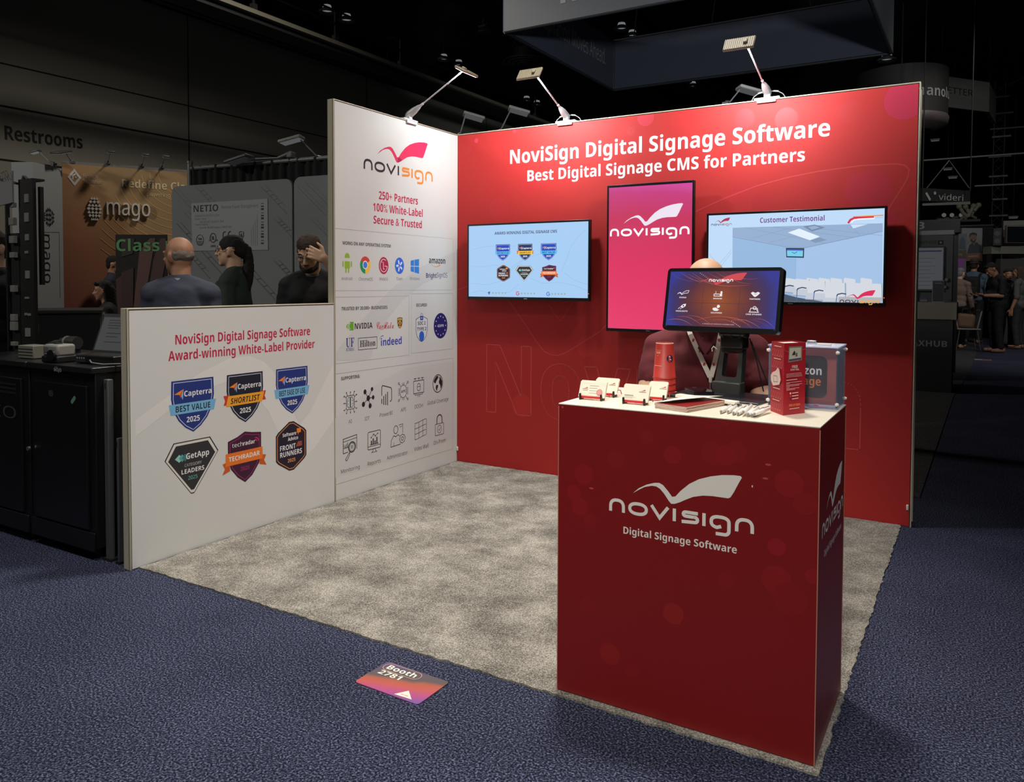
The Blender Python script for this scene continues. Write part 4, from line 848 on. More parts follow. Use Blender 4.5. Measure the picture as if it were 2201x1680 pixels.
# phone lying on the base plate
q = floor_at(1503, 841, TOP+0.009); t = thing('smartphone', 'black smartphone lying flat on the dark monitor base', 'phone', (q.x, q.y, TOP+0.007), 0.62)
b = MB(); b.prism(rrect(-0.036, -0.06, 0.036, 0.06, 0.010), 0.0, 0.0085); b.build('case', mat((34, 30, 32), 0.3, 0.2), t); b = MB(); b.prism(rrect(-0.033, -0.057, 0.033, 0.057, 0.008), 0.0085, 0.009); b.build('glass', mat((30, 22, 26), 0.06, name='dark_glass'), t)
b = MB(); b.box((0, 0.055, 0.0093), (0.014, 0.003, 0.0006)); b.build('earpiece', mat((90, 88, 86), 0.4), t)
# dark wallet
q = floor_at(1446, 853, TOP); t = thing('wallet', 'small black pouch right of the card holders', 'pouch', (q.x, q.y+0.012, TOP), 0.2); b = MB(); b.box((0, 0, 0.006), (0.075, 0.05, 0.012), bev=0.004); b.build('pouch', mat((38, 40, 32), 0.5), t); b = MB(); b.box((0, -0.0255, 0.006), (0.06, 0.002, 0.003)); b.build('zip', BLKM, t)
# stacked cups, upside down
CUPR = mat((176, 50, 40), 0.45, name='red_card_cup')
cupc = V((2.4185, -2.225, 0))
cl = ('topmost red paper cup of the upturned stack, with round sticker', 'second red paper cup from top of the upturned stack', 'third red paper cup from top of the upturned stack', 'lowest red paper cup of the upturned stack, touching the counter')
for i, lb in enumerate(cl):
    z0 = TOP+0.0202*(3-i); t = thing('paper_cup', lb, 'cup', (cupc.x, cupc.y, z0), 0, 'upturned red cups in one stack')
    b = MB(); b.lathe([(0.0385, 0.0), (0.0395, 0.0008), (0.0405, 0.003), (0.0395, 0.0055), (0.0385, 0.006), (0.0302, 0.121), (0.0298, 0.122), (0.0285, 0.1195), (0.0, 0.1195)]); b.build('cup_wall', CUPR, t)
    b = MB(); b.lathe([(0.0388, -0.0004), (0.0368, 0.0004), (0.0372, 0.004), (0.0385, 0.0005)]); b.build('rolled_rim', mat((186, 66, 52), 0.5), t)
    if i == 0:
        def wrap(m, name, pts2, fs):  # print laid on the cone of the cup; x = degrees, y = height
            k = MB(); k.mat(m); k.add([V((math.cos(math.radians(a))*(0.0386-(h-0.006)*0.0722+0.0004), math.sin(math.radians(a))*(0.0386-(h-0.006)*0.0722+0.0004), h)) for a, h in pts2], fs); k.build(name, None, t, fix=False)
        lh = MB(); lh.lathe([(0.0303, 0.1212), (0.0299, 0.1226), (0.0291, 0.1222)]); lh.build('base_ring', mat((226, 190, 170), 0.5), t)
        ac = -38; wrap(mat((26, 34, 66), 0.5), 'round_sticker', [(ac+21*math.cos(math.radians(g)), 0.071+0.0125*math.sin(math.radians(g))) for g in range(0, 360, 20)], [tuple(range(18))])
        for k_, (dx, dz, w_, h_) in enumerate(((-2, 0.005, 8, 0.004), (3, -0.004, 12, 0.003))): wrap(mat((190, 206, 214), 0.5), 'sticker_print', [(ac+dx-w_/2, 0.0715+dz), (ac+dx+w_/2, 0.0715+dz-0.002), (ac+dx+w_/2, 0.0715+dz+h_-0.002), (ac+dx-w_/2, 0.0715+dz+h_)], [(0, 1, 2, 3)])
        for h_, w_, th in ((0.098, 36, 0.0008), (0.091, 34, 0.002), (0.0875, 30, 0.0014), (0.079, 4, 0.003), (0.045, 50, 0.0014)):
            n_ = 8; a0 = -112-w_/2; wrap(mat((232, 190, 170), 0.5), 'lettering', [(a0+w_*i_/n_, h_) for i_ in range(n_+1)]+[(a0+w_*i_/n_, h_+th) for i_ in range(n_, -1, -1)], [(i_, i_+1, 2*n_-i_, 2*n_+1-i_) for i_ in range(n_)])
# card holders
REDA = mat((196, 44, 44), 0.2, name='red_acrylic'); CARD = mat((240, 232, 212), 0.55, name='card')
def holder(lab_h, lab_c, pL, pR, rounded, style, n=4, both=True):
    a = floor_at(pL[0], pL[1], TOP+0.006); b_ = floor_at(pR[0], pR[1], TOP+0.006); d = b_-a; w = d.length; ra = math.atan2(d.y, d.x); m = (a+b_)/2
    t = thing('card_holder', lab_h, 'card holder', (m.x, m.y, TOP), ra, 'red and black card holders')
    r = MB(); r.box((0, 0.004, 0.006), (w*0.86, 0.016, 0.003), bev=0.001); r.box((0, -0.006, 0.009), (w*0.86, 0.002, 0.008)); r.build('tray', REDA, t)
    for s_ in ((-1, 1) if both else (1,)):
        k = MB(); k.box((s_*w*0.40, -0.010, 0.011), (0.006, 0.010, 0.022), bev=0.003); k.box((s_*w*0.40, 0.002, 0.004), (0.008, 0.03, 0.008), bev=0.003); k.build('foot', BLK, t)
    k = MB(); k.tube([(w*0.30, 0.012, 0.006), (w*0.31, 0.02, 0.018), (w*0.36, 0.025, 0.022), (w*0.52, 0.028, 0.021), (w*0.56, 0.028, 0.008)], 0.0016, 6); k.build('back_loop', REDA, t)
    R = Matrix.Rotation(math.radians(-24), 4, 'X'); h = 0.0535
    outl = rrect(-w/2, 0, w/2, h, 0.006) if rounded else [(-w/2, 0), (w/2, 0), (w/2, h), (-w/2, h)]
    for i in range(n):
        lb = lab_c if i == 0 else 'cards hidden behind: ' + lab_c
        c = thing('business_card', lab_c if i == 0 else '', 'card', (m.x, m.y, TOP), ra, 'cards: '+lab_h)
        if i: c['label'] = ('second', 'third', 'last')[i-1]+' card from front, behind '+lab_c.replace('front ', '')
        M = Matrix.Translation(V((0, -0.0035+0.0028*i, 0.0085))) @ R @ Matrix.Rotation(math.pi/2, 4, 'X')
        b = MB(); b.prism([(x, y+0.0012*i) for x, y in outl], -0.0006, 0.0006, M); b.build('card_stock', CARD, c)
        if i == 0:
            o = M @ V((0, 0, 0.0007)); U = (M.to_3x3() @ V((1, 0, 0))); Vv = (M.to_3x3() @ V((0, 1, 0)))
            A = Art(o, U, Vv, c, base=0.0, eps=0.00012); A.off = V((0, 0, 0)); A.begin('print'); RD = (196, 56, 66); GY = (150, 146, 140)
            def lg(x, y, w_): A.poly([(x+w_*(p[0]-.177), y+w_*(p[1]-.148)) for p in BIRD], RD); A.quad(x-w_*0.1, y-w_*0.14, x+w_*0.82, y-w_*0.05, GY)
            if style == 0:
                A.line([(-w*.43, .006), (w*.43, .006), (w*.43, h-.006), (-w*.43, h-.006)], .0005, (216, 204, 184), True); lg(-w*.36, .030, .022)
                for k in range(4): A.quad(-w*.12, .014+.0085*k, w*(.18+.05*(k % 2)), .0152+.0085*k, GY)
                A.disc(w*.28, .019, .0105, (206, 96, 100)); A.disc(w*.28, .019, .009, (222, 150, 148)); A.quad(-w*.36, .022, -w*.16, .0232, GY)
            else:
                lg(w*.14, .036, .026)
                if style == 2: A.quad(-w*.42, .0185, -w*.08, .0215, GY); A.quad(-w*.42, .0145, w*.02, .0155, (186, 180, 170)); A.quad(-w*.42, .011, -w*.1, .012, (186, 180, 170))
            A.end()
holder('red and black card holder nearest the counter corner', 'front card with a pink round stamp, square corners', (1244, 853), (1300, 857.5), False, 0)
holder('red card holder behind the one with stamped card', 'tallest standing front card with rounded corners', (1277, 846), (1326, 850), True, 1, 4, False)
holder('red and black card holder left of brochures', 'front card showing a printed name line', (1337, 862), (1393, 867), False, 2)
holder('red and black card holder beside the cup stack', 'front card with rounded corners beside the cups', (1392, 855.5), (1432, 858.5), True, 1)
# brochures
q0 = floor_at(1424, 879, TOP); q1 = floor_at(1495, 889, TOP); q2 = floor_at(1541, 869, TOP); e1 = q1-q0; e2 = q2-q1
ra = math.atan2(e1.y, e1.x); bw, bd = e1.length, e2.length; m = (q0+q2)/2
RC = mat((140, 30, 30), 0.3, name='glossy_red_cover'); PG = mat((234, 226, 208), 0.6, name='paper')
for i in range(5):
    lb = 'top red brochure of the stack, its white page curling up' if i == 4 else ('lowest', 'second from bottom', 'third from bottom', 'fourth from bottom')[i]+' red brochure in the stack beside the pens'
    t = thing('brochure', lb, 'brochure', (m.x+rnd.uniform(-.001, .001), m.y, TOP+0.0034*i), ra+rnd.uniform(-.012, .012), 'red brochures in one stack')
    b = MB(); b.box((0, 0, 0.0016), (bw-0.001, bd-0.001, 0.0024)); b.build('pages', PG, t)
    b = MB(); b.box((0, 0, 0.0031), (bw, bd, 0.0005)); b.box((0, 0, 0.0002), (bw, bd, 0.0004)); b.build('cover', RC, t)
    if i == 4:
        b = MB(); n_ = 14; vs = []
        for k in range(n_+1):
            s_ = k/n_; z_ = 0.0040+0.002*math.sin(3*s_)+0.011*s_*s_
            vs += [(-bw/2-0.004+bw*0.50*s_, -bd/2+0.003+0.02*s_, z_), (-bw/2-0.006+bw*0.72*s_, 0.0, z_+0.001), (-bw/2-0.008+bw*1.02*s_, bd/2-0.002, z_+0.002)]
        b.add(vs, [(3*k+j, 3*k+3+j, 3*k+4+j, 3*k+1+j) for k in range(n_) for j in (0, 1)], True); b.build('curled_page', PG, t)
        b = MB(); b.box((-bw*0.12, bd*0.30, 0.0105), (bw*0.4, 0.003, 0.0003), Matrix.Rotation(-0.06, 3, 'Y')); b.build('lettering', mat((150, 140, 130)), t)
# pens
PEN = mat((240, 236, 228), 0.35, name='white_pen_barrel'); PTIP = mat((150, 148, 146), 0.35, 0.3, name='pen_metal')
def mk_pen():
    t = thing('ballpoint_pen', 'x', 'pen', (0, 0, 0), 0, 'white pens fanned out on the counter')
    b = MB(); b.tube([(0.012, 0, 0), (0.03, 0, 0), (0.08, 0, 0), (0.128, 0, 0), (0.134, 0, 0)], [0.0052, 0.0064, 0.0068, 0.0064, 0.0042], 10); b.build('barrel', PEN, t)
    b = MB(); b.tube([(0.0, 0, 0), (0.004, 0, 0), (0.013, 0, 0)], [0.0006, 0.0022, 0.0042], 10); b.build('tip', PTIP, t)
    b = MB(); b.box((0.105, 0, 0.0074), (0.045, 0.003, 0.0014), bev=0.0006); b.box((0.127, 0, 0.0055), (0.004, 0.0035, 0.004)); b.build('clip', PTIP, t); return t
PENL = ['white pen at the left end of the fan, next to brochures', 'second white pen counting from the brochures', 'third white pen counting from the brochures', 'fourth white pen counting from the brochures', 'fifth white pen from the brochures, lying across the others', 'sixth white pen counting from the brochures', 'seventh white pen counting from the brochures', 'white pen nearest the red leaflet box, lowest of the fan']
pp = [((1208, 612), (1335, 540), 0), ((1258, 612), (1365, 537), 0), ((1296, 622), (1400, 545), 0), ((1328, 626), (1440, 552), 0), ((1366, 630), (1492, 538), .006), ((1396, 633), (1505, 572), .001), ((1424, 636), (1530, 588), 0), ((1440, 640), (1560, 598), .004)]
p0 = mk_pen()
for i, (a, b_, dz) in enumerate(pp):
    a = floor_at(1180+a[0]/3.285, 700+a[1]/3.285, TOP+0.0055); b_ = floor_at(1180+b_[0]/3.285, 700+b_[1]/3.285, TOP+0.0055); d = b_-a
    o = p0 if i == 0 else clone(p0); o['label'] = PENL[i]; o.location = (a.x, a.y, TOP+0.0070+dz); o.rotation_euler = (0, -0.02 if dz else 0, math.atan2(d.y, d.x))
# leaflet box with printed faces
c0 = floor_at(1656, 882.8, TOP); c1 = floor_at(1683, 892.8, TOP); c2 = floor_at(1729.5, 887.4, TOP); bh = 0.213
t = thing('leaflet_box', 'tall red folded leaflet box offering a free trial', 'leaflet display', (c1.x, c1.y, TOP))
loc = [V((0, 0)), V((c2.x-c1.x, c2.y-c1.y)), V((c2.x-c1.x+(c0.x-c1.x), c2.y-c1.y+(c0.y-c1.y))), V((c0.x-c1.x, c0.y-c1.y))]
inn = [q*0.97+V((sum(p.x for p in loc)/4, sum(p.y for p in loc)/4))*0.03 for q in loc]
b = MB(); b.prism([tuple(p) for p in loc], 0.0, bh, None, [[tuple(p) for p in inn]]); b.build('card_box', mat((178, 30, 44), 0.45, name='red_card'), t)
b = MB(); b.prism([tuple(p*0.8+V((sum(p.x for p in loc)/4, sum(p.y for p in loc)/4))*0.2) for p in loc], 0.0, bh-0.003); b.build('leaflet_tops', mat((200, 194, 176), 0.6), t)
Uf = V((loc[1].x, loc[1].y, 0)).normalized(); fw_ = loc[1].length; A = Art(c1, Uf, (0, 0, 1), t, base=0.0005, eps=0.0001); A.off = V((c1.x, c1.y, TOP))
A.begin('picture'); f = box_map(fw_/2, bh/2, fw_/2, bh/2); CRM = (236, 222, 208)
A.poly(f((-0.58, 0.9), (0.64, 0.9), (0.64, 0.5), (-0.62, 0.46)), (140, 132, 110)); A.poly(f((-0.5, 0.86), (0.54, 0.86), (0.54, 0.58), (-0.54, 0.55)), (206, 200, 182)); A.poly(f((-0.56, 0.54), (0.54, 0.57), (0.54, 0.53), (-0.56, 0.50)), (74, 66, 110)); A.poly(f((-0.3, 0.66), (-0.1, 0.78), (0.0, 0.76), (0.02, 0.66)), (50, 48, 40)); A.poly(f((0.02, 0.62), (0.06, 0.72), (0.2, 0.72), (0.22, 0.62)), (110, 106, 84))
A.line(f((-1, 0.85), (-0.9, 0.78), (-0.6, 0.76)), 0.001, (220, 110, 110)); A.line(f((0.66, 0.8), (1, 0.8)), 0.001, (220, 110, 110))
A.begin('lettering'); mtext(A, f, 'FREE', -0.28, 0.24, 0.3, 0.075, 'b', CRM); mtext(A, f, '30-DAY TRIAL', -0.42, 0.38, 0.23, 0.05, 'b', CRM)
for k, (y, w_) in enumerate(((.13, 1.4), (.09, 1.42), (.05, 1.46), (-.04, 1.0), (-.11, 1.42), (-.14, .3), (-.175, 1.46), (-.21, 1.2), (-.25, .3), (-.28, 1.2), (-.315, .8))): A.poly(f((-0.8, y), (-0.8+w_, y+0.012), (-0.8+w_, y+0.03), (-0.8, y+0.018)), (224, 150, 150) if k != 3 else CRM)
for y, c in ((-.40, (236, 220, 206)), (-.48, (214, 60, 50)), (-.56, (60, 40, 90))): A.disc(*f((-0.42, y))[0], 0.0032, c); A.poly(f((-0.28, y-0.01), (0.3, y), (0.3, y+0.022), (-0.28, y+0.012)), CRM)
mtext(A, f, 'SIGN UP TODAY', -0.55, 0.5, -0.76, 0.06, 'b', (244, 140, 60)); A.poly(f((-0.5, -0.84), (0.4, -0.83), (0.4, -0.815), (-0.5, -0.825)), CRM)
Us = V((loc[3].x, loc[3].y, 0)).normalized(); sw_ = loc[3].length; A2 = Art(c0, -Us, (0, 0, 1), t, base=0.0005, eps=0.0001); A2.off = A.off; A.end(); A = A2
f = box_map(sw_/2, bh/2, sw_/2, bh/2); A.begin('icon_print'); PKK = (226, 120, 126)
for y0_, hd in ((0.72, 0.88), (0.40, 0.53), (-0.46, -0.3), (-0.78, -0.63)):
    A.poly(f((-0.5, hd), (0.6, hd), (0.6, hd+0.02), (-0.5, hd+0.02)), CRM)
    for i in range(5): A.ring(*f((-0.72+0.36*i, y0_))[0], sw_*0.075, 0.0009, PKK, 0.0085); A.poly(f((-0.84+0.36*i, y0_-0.11), (-0.6+0.36*i, y0_-0.11), (-0.6+0.36*i, y0_-0.095), (-0.84+0.36*i, y0_-0.095)), PKK)
A.poly(f((0.3, 0.3), (0.55, 0.26), (0.7, 0.1), (0.8, -0.02), (0.6, -0.16), (0.1, -0.2), (-0.4, -0.24), (-0.75, -0.1), (-0.8, 0.04), (-0.5, 0.14), (0.0, 0.2)), (240, 214, 204)); A.line(f((-0.3, 0.05), (0.2, 0.06), (0.3, -0.1), (-0.3, -0.12)), 0.0016, (90, 40, 50), True); A.end()
# clear raffle box
gx0, gx1, gy0, gy1, gz = 2.772, 2.978, -2.240, -2.075, TOP+0.190
def glass_mat(tint=(0.95, 0.96, 1.0), base=0.02):
    m = bpy.data.materials.new('clear_acrylic'); m.use_nodes = True; nt = m.node_tree; nt.nodes.remove(nt.nodes['Principled BSDF']); out = nt.nodes['Material Output']
    tr = nt.nodes.new('ShaderNodeBsdfTransparent'); tr.inputs[0].default_value = (*tint, 1); gl = nt.nodes.new('ShaderNodeBsdfPrincipled'); gl.inputs['Roughness'].default_value = 0.08; gl.inputs['Base Color'].default_value = (0.66, 0.68, 0.80, 1)
    fr = nt.nodes.new('ShaderNodeFresnel'); fr.inputs[0].default_value = 1.45; ad = nt.nodes.new('ShaderNodeMath'); ad.inputs[1].default_value = base; mx = nt.nodes.new('ShaderNodeMixShader')
    nt.links.new(fr.outputs[0], ad.inputs[0]); nt.links.new(ad.outputs[0], mx.inputs[0]); nt.links.new(tr.outputs[0], mx.inputs[1]); nt.links.new(gl.outputs[0], mx.inputs[2]); nt.links.new(mx.outputs[0], out.inputs[0]); return m
GL = glass_mat(); t = thing('raffle_box', 'clear acrylic raffle box at the counter end', 'box', ((gx0+gx1)/2, (gy0+gy1)/2, TOP))
th = 0.004
for nm, a, b_ in (('front_pane', (gx0, gy0, TOP+0.004), (gx1, gy0+th, gz)), ('back_pane', (gx0, gy1-th, TOP+0.004), (gx1, gy1, gz)), ('side_pane', (gx1-th, gy0+th, TOP+0.004), (gx1, gy1-th, gz)), ('side_pane', (gx0, gy0+th, TOP+0.004), (gx0+th, gy1-th, gz)), ('lid', (gx0-0.003, gy0-0.003, gz), (gx1+0.003, gy1+0.003, gz+th)), ('floor_pane', (gx0, gy0, TOP), (gx1, gy1, TOP+0.004))):
    b = MB(); b.box2(a, b_, 0.0008); b.build(nm, GL if nm != 'lid' else glass_mat((0.9, 0.94, 1.0), 0.10), t, world=True)
BOLT = mat((232, 224, 214), 0.35, name='white_nylon')
for x in (gx0, gx1):
    for y in (gy0, gy1):
        for z in (TOP+0.016, gz-0.014):
            b = MB(); b.ell((x, y, z), 0.0062, nu=10, nv=6); b.cone((x, y, z), (x+(0.012 if x == gx1 else -0.012)*0.5, y, z), 0.004, n=8); b.build('corner_bolt', BOLT, t, world=True)
b = MB(); b.box(((gx0+gx1)/2, gy1-0.01, gz+th+0.004), (0.03, 0.012, 0.008), bev=0.002); b.build('latch', CHR, t, world=True)
for x in (gx0+0.05, gx1-0.05): b = MB(); b.box((x, gy0+0.07, gz+th+0.002), (0.04, 0.012, 0.004), bev=0.001); b.build('lid_label', BOLT, t, world=True)
# gift card stand inside
t = thing('gift_card', 'black rounded sign card standing inside the clear box', 'card', ((gx0+gx1)/2-0.01, gy0+0.06, TOP+0.004))
b = MB(); M = Matrix.Translation(V((gx0+0.095, gy0+0.06, TOP+0.093))) @ Matrix.Rotation(math.pi/2, 4, 'X'); b.prism(rrect(-0.072, -0.066, 0.072, 0.066, 0.02), -0.0015, 0.0015, M); b.build('card_stock', mat((30, 28, 28), 0.5), t, world=True)
b = MB(); b.prism([(-0.092, -0.088), (0.1, -0.088), (0.1, 0.09), (-0.092, 0.09)], -0.0045, -0.0025, M); b.build('brown_backing', mat((172, 88, 78), 0.6), t, world=True)
A = Art((gx0+0.095, gy0+0.0582, TOP+0.093), (1, 0, 0), (0, 0, 1), t, base=0.0003); A.begin('lettering'); A.text('amazon', (-0.064, 0.006), (0.056, 0.006), 0.026, 'b', (244, 240, 232)); A.text('signage', (-0.064, -0.028), (0.054, -0.028), 0.026, 'b', (246, 136, 40)); A.end()
for i, (x, y, c, r_, lb) in enumerate(((2.915, -2.215, (206, 80, 120), .3, 'pink paper slip on the floor of the clear box'), (2.945, -2.205, (236, 232, 238), .1, 'white paper slip in front corner of the clear box'), (2.885, -2.205, (176, 196, 226), -.2, 'pale blue paper slip under the black gift card'))):
    b = MB(); b.box((0, 0, 0.0005), (0.05, 0.028, 0.0008)); o = b.build('paper_slip', mat(c, 0.6), None); o.location = (x, y, TOP+0.0042+0.001*i); o.rotation_euler = (0, 0, r_); tag(o, lb, 'paper', 'raffle slips in the clear box')

# ------------------------------------------------------------------ floor sticker
s0 = floor_at(762, 1466); s1 = floor_at(838, 1424); s2 = floor_at(966, 1468); s3 = floor_at(900, 1518)
t = thing('floor_sticker', 'booth number sticker on the blue aisle carpet', 'floor sticker', (s0.x, s0.y, 0.0))
U = (s3-s0).normalized(); U = V((1, -0.02, 0)).normalized(); w_, h_ = 0.27, 0.168
A = Art((s0.x, s0.y, 0.0032), U, (0.02, 1, 0), t, base=0.0, eps=0.0002); A.off = V((s0.x, s0.y, 0))
b = MB(); Ms = Matrix(((U.x, -U.y, 0, 0), (U.y, U.x, 0, 0), (0, 0, 1, 0), (0, 0, 0, 1))); b.prism(rrect(0, 0, w_, h_, 0.012), 0.0005, 0.003, Ms)
b.build('printed_base', ramp_mat('sticker_gradient', lin_comb((-1.3, 4.6, 0), 0.18, 0.22, 7.0), [(0.0, (112, 76, 140)), (0.14, (160, 66, 126)), (0.34, (176, 78, 68)), (0.48, (160, 82, 60)), (0.58, (84, 74, 72)), (0.85, (78, 71, 86)), (1.0, (80, 70, 112))], 0.6), t)
A.begin('lettering'); A.text('Booth', (0.028, 0.125), (0.152, 0.125), 0.027, 'b', (226, 220, 204)); A.text('2781', (0.024, 0.085), (0.118, 0.085), 0.026, 'b', (226, 220, 204)); A.line(rrect(0.012, 0.115, 0.17, 0.160, 0.022), 0.0018, (220, 170, 130), True); A.poly([(0.165, 0.008), (0.235, 0.012), (0.192, 0.05)], (222, 214, 198)); A.quad(0.184, 0.019, 0.196, 0.022, (206, 130, 126)); A.quad(0.199, 0.0195, 0.212, 0.0225, (206, 130, 126)); A.end()
# ------------------------------------------------------------------ the hall shell
HW = mat((150, 146, 134), 0.8, name='hall_wall_panel', vary=0.06, bscale=0.5); DARK = mat((8, 8, 8), 0.9, name='dark_void'); GROOVE = mat((26, 24, 22), 0.9)
def struct(name, b, m): o = b.build(name, m); return tag(o, kind='structure')
XW = -11.0
b = MB(); b.box2((XW-0.3, -12, 0), (XW, 40, 6.92)); struct('wall_left', b, HW)
b = MB(); b.box2((XW-0.3, -12, 6.93), (XW+0.25, 40, 7.7)); struct('trim_1', b, mat((12, 12, 12), 0.8))
b = MB(); b.box2((-14, 44, 0), (24, 44.3, 7.7)); struct('wall_back', b, DARK)
b = MB(); b.box2((22, -12, 0), (22.3, 44, 7.7)); struct('wall_right', b, DARK)
b = MB(); b.box2((-14, -12, 7.6), (24, 46, 7.8)); struct('ceiling', b, DARK)
for i, (z, w) in enumerate(((4.33, 0.035), (5.05, 0.025), (3.42, 0.035))): b = MB(); b.box2((XW-0.01, -12, z-w/2), (XW+0.004, 40, z+w/2)); struct('trim_%d' % (i+2), b, GROOVE)
for i, y in enumerate((5.94, 1.0, 11.5, 17.5)): b = MB(); b.box2((XW-0.01, y-0.012, 0), (XW+0.004, y+0.012, 6.9)); struct('trim_%d' % (i+5), b, GROOVE)
t = thing('wall_sign', 'dark Restrooms letters high on the grey hall wall', 'sign', (XW, 2.98, 3.78))
A = Art((XW, 0, 0), (0, 1, 0), (0, 0, 1), t, eps=0.002, base=0.004); A.begin('lettering'); A.text('Restrooms', (2.31, 3.77), (3.66, 3.815), 0.235, 'b', (30, 28, 26)); A.end()
# ceiling steel: catwalk beams with rail posts, pipes
STEEL = mat((124, 120, 106), 0.6, name='painted_steel'); DST = mat((24, 24, 24), 0.7, name='dark_steel')
t = thing('catwalk', 'long pale catwalk beam with railing under the dark ceiling', 'catwalk', (-7, 20, 5.7))
b = MB(); b.box2((-7.05, 2.5, 5.75), (-6.95, 42, 5.82)); b.build('beam', STEEL, t, world=True); b = MB(); b.box2((-7.5, 2.5, 5.66), (-7.05, 42, 5.74)); b.build('deck', DST, t, world=True)
for i in range(20):
    y = 4.2+i*1.9
    if 8.5 < y < 12.3: continue
    b = MB(); b.box((-7, y, 6.10), (0.03, 0.03, 0.6)); b.box((-7, y, 5.87), (0.09, 0.09, 0.1)); b.build('post', DST, t, world=True)
for z in (6.38, 6.14): b = MB(); b.tube([(-7, 3, z), (-7, 42, z)], 0.018, 6); b.build('rail', DST, t, world=True)
t = thing('ceiling_pipe', 'thin grey pipe running below the catwalk along the hall wall', 'pipe', (-8.6, 20, 5.9)); b = MB(); b.tube([(-8.6, 2, 6.05), (-8.6, 42, 6.05)], 0.022, 8); b.build('pipe_run', mat((52, 52, 52), 0.5), t, world=True)
for i in range(8): b = MB(); b.box((-8.6, 5+i*4.5, 6.85), (0.012, 0.012, 1.5)); b.build('hanger', DST, t, world=True)
for i, (x, z, lb) in enumerate(((-2.8, 6.6, 'dark roof beam above the square hanging sign'), (-4.9, 6.9, 'dark roof beam left of the square hanging sign'), (4.6, 6.7, 'dark roof beam over the right aisle'))):
    t = thing('roof_beam', lb, 'beam', (x, 20, z)); b = MB(); b.box2((x-0.09, 0, z), (x+0.09, 42, z+0.02)); b.box2((x-0.012, 0, z+0.02), (x+0.012, 42, z+0.3)); b.box2((x-0.09, 0, z+0.3), (x+0.09, 42, z+0.32)); b.build('beam', mat((20, 20, 20), 0.6), t, world=True)
# ceiling downlights
def downlight(x, y, r, lb, em=0.07, z=7.15):
    p = floor_at(x, y, z); t = thing('ceiling_downlight', lb, 'ceiling light', p, 0, 'round downlights under the dark ceiling'); k = (p-CAM).length; r = 1.2*r/FPX*k
    b = MB(); b.lathe([(r*0.45, 0.5*r), (r*0.62, 0.1*r), (r, 0.0), (r*1.02, -0.03), (r*0.9, -0.05), (r*0.6, 0.06*r)]); b.build('reflector', mat((90, 90, 88), 0.5), t)
    b = MB(); b.lathe([(0, 0.75*r), (r*0.45, 0.62*r), (r*0.6, 0.06*r), (0, -0.02)]); b.build('lamp_glass', mat((215, 222, 232), em=em*3.2), t)
    b = MB(); b.tube([(0, 0, 0.7*r), (0, 0, 7.6-p.z)], 0.012, 6); b.build('stem', DST, t)
for x, y, r, lb in ((703, 23, 14, 'left downlight of the pair nearest the grey wall top'), (745, 42, 14, 'right downlight of the pair nearest the grey wall top'), (954, 126, 11, 'left downlight of the pair above the left arm lamp'), (986, 138, 11, 'right downlight of the pair above the left arm lamp'), (1336, 60, 13, 'left downlight seen inside the square hanging sign'), (1359, 75, 12, 'right downlight seen inside the square hanging sign'),
                   (1473, 174, 11, 'left downlight below the square hanging sign'), (1489, 184, 10, 'right downlight below the square hanging sign'), (1132, 215, 10, 'left downlight of the small pair above the middle arm lamp'), (1154, 224, 10, 'right downlight of the small pair above the middle arm lamp'), (1906, 127, 14, 'downlight under the right corner of the square hanging sign')):
    downlight(x, y, r, lb)
p = floor_at(1127, 131, 7.1); t = thing('ceiling_diffuser', 'round ribbed air vent in ceiling beside the square hanging sign', 'vent', p); b = MB()
for i in range(4): r = 0.55-0.13*i; b.lathe([(r, 0.0), (r+0.02, -0.03-0.02*i), (r-0.07, -0.02*i), (r-0.05, 0.02)])
b.build('vent_rings', mat((62, 62, 62), 0.6), t); b = MB(); b.cone((0, 0, 0.02), (0, 0, 0.5), 0.3, 0.3); b.build('duct', DST, t)
for x, y, w, lb in ((1040, 58, 18, 'small square ceiling plate left of the hanging sign, upper one'), (1046, 68, 26, 'small square ceiling plate left of the hanging sign, lower one'), (848, 84, 24, 'dim square ceiling plate above the left arm lamp')):
    p = floor_at(x, y, 7.4); t = thing('ceiling_plate', lb, 'ceiling plate', p); k = (p-CAM).length*w/FPX; b = MB(); b.box((0, 0, 0), (k, k, 0.05), bev=0.01); b.build('plate', mat((56, 56, 56), 0.6), t); b = MB(); b.box((0, 0, 0.1), (k*0.3, k*0.3, 0.2)); b.build('bracket', DST, t)

# ------------------------------------------------------------------ square hanging sign over the next stand
zb = 5.0; c1 = floor_at(1073, 72, zb); c2 = floor_at(1325, 190, zb); c3 = floor_at(1915, 118, zb)
xa, ya, yb, xb = (c1.x+c2.x)/2, c1.y, (c2.y+c3.y)/2, c3.x; zt_ = hit(1328, 86, (0, yb, 0), (0, 1, 0)).z; zt_ = max(zt_, zb+0.9)
t = thing('hanging_sign', 'huge square blue-grey banner ring hanging from the ceiling', 'hanging sign', ((xa+xb)/2, (ya+yb)/2, zb))
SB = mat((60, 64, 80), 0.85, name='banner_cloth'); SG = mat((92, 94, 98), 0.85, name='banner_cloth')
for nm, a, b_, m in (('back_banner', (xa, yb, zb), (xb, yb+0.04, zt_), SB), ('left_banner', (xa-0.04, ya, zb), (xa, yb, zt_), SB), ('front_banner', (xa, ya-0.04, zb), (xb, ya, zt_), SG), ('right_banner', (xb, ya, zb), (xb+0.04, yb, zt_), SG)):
    b = MB(); b.box2(a, b_); o = b.build(nm, m, t, world=True)
for q in (((xa, yb, zb), (xb, yb, zb)), ((xa, ya, zb), (xa, yb, zb)), ((xa, ya, zb), (xb, ya, zb)), ((xb, ya, zb), (xb, yb, zb)), ((xa, yb, zb), (xa, yb, zt_)), ((xa, yb, zt_), (xb, yb, zt_))): b = MB(); b.tube(q, 0.025, 6); b.build('frame_tube', mat((40, 42, 46), 0.5), t, world=True)
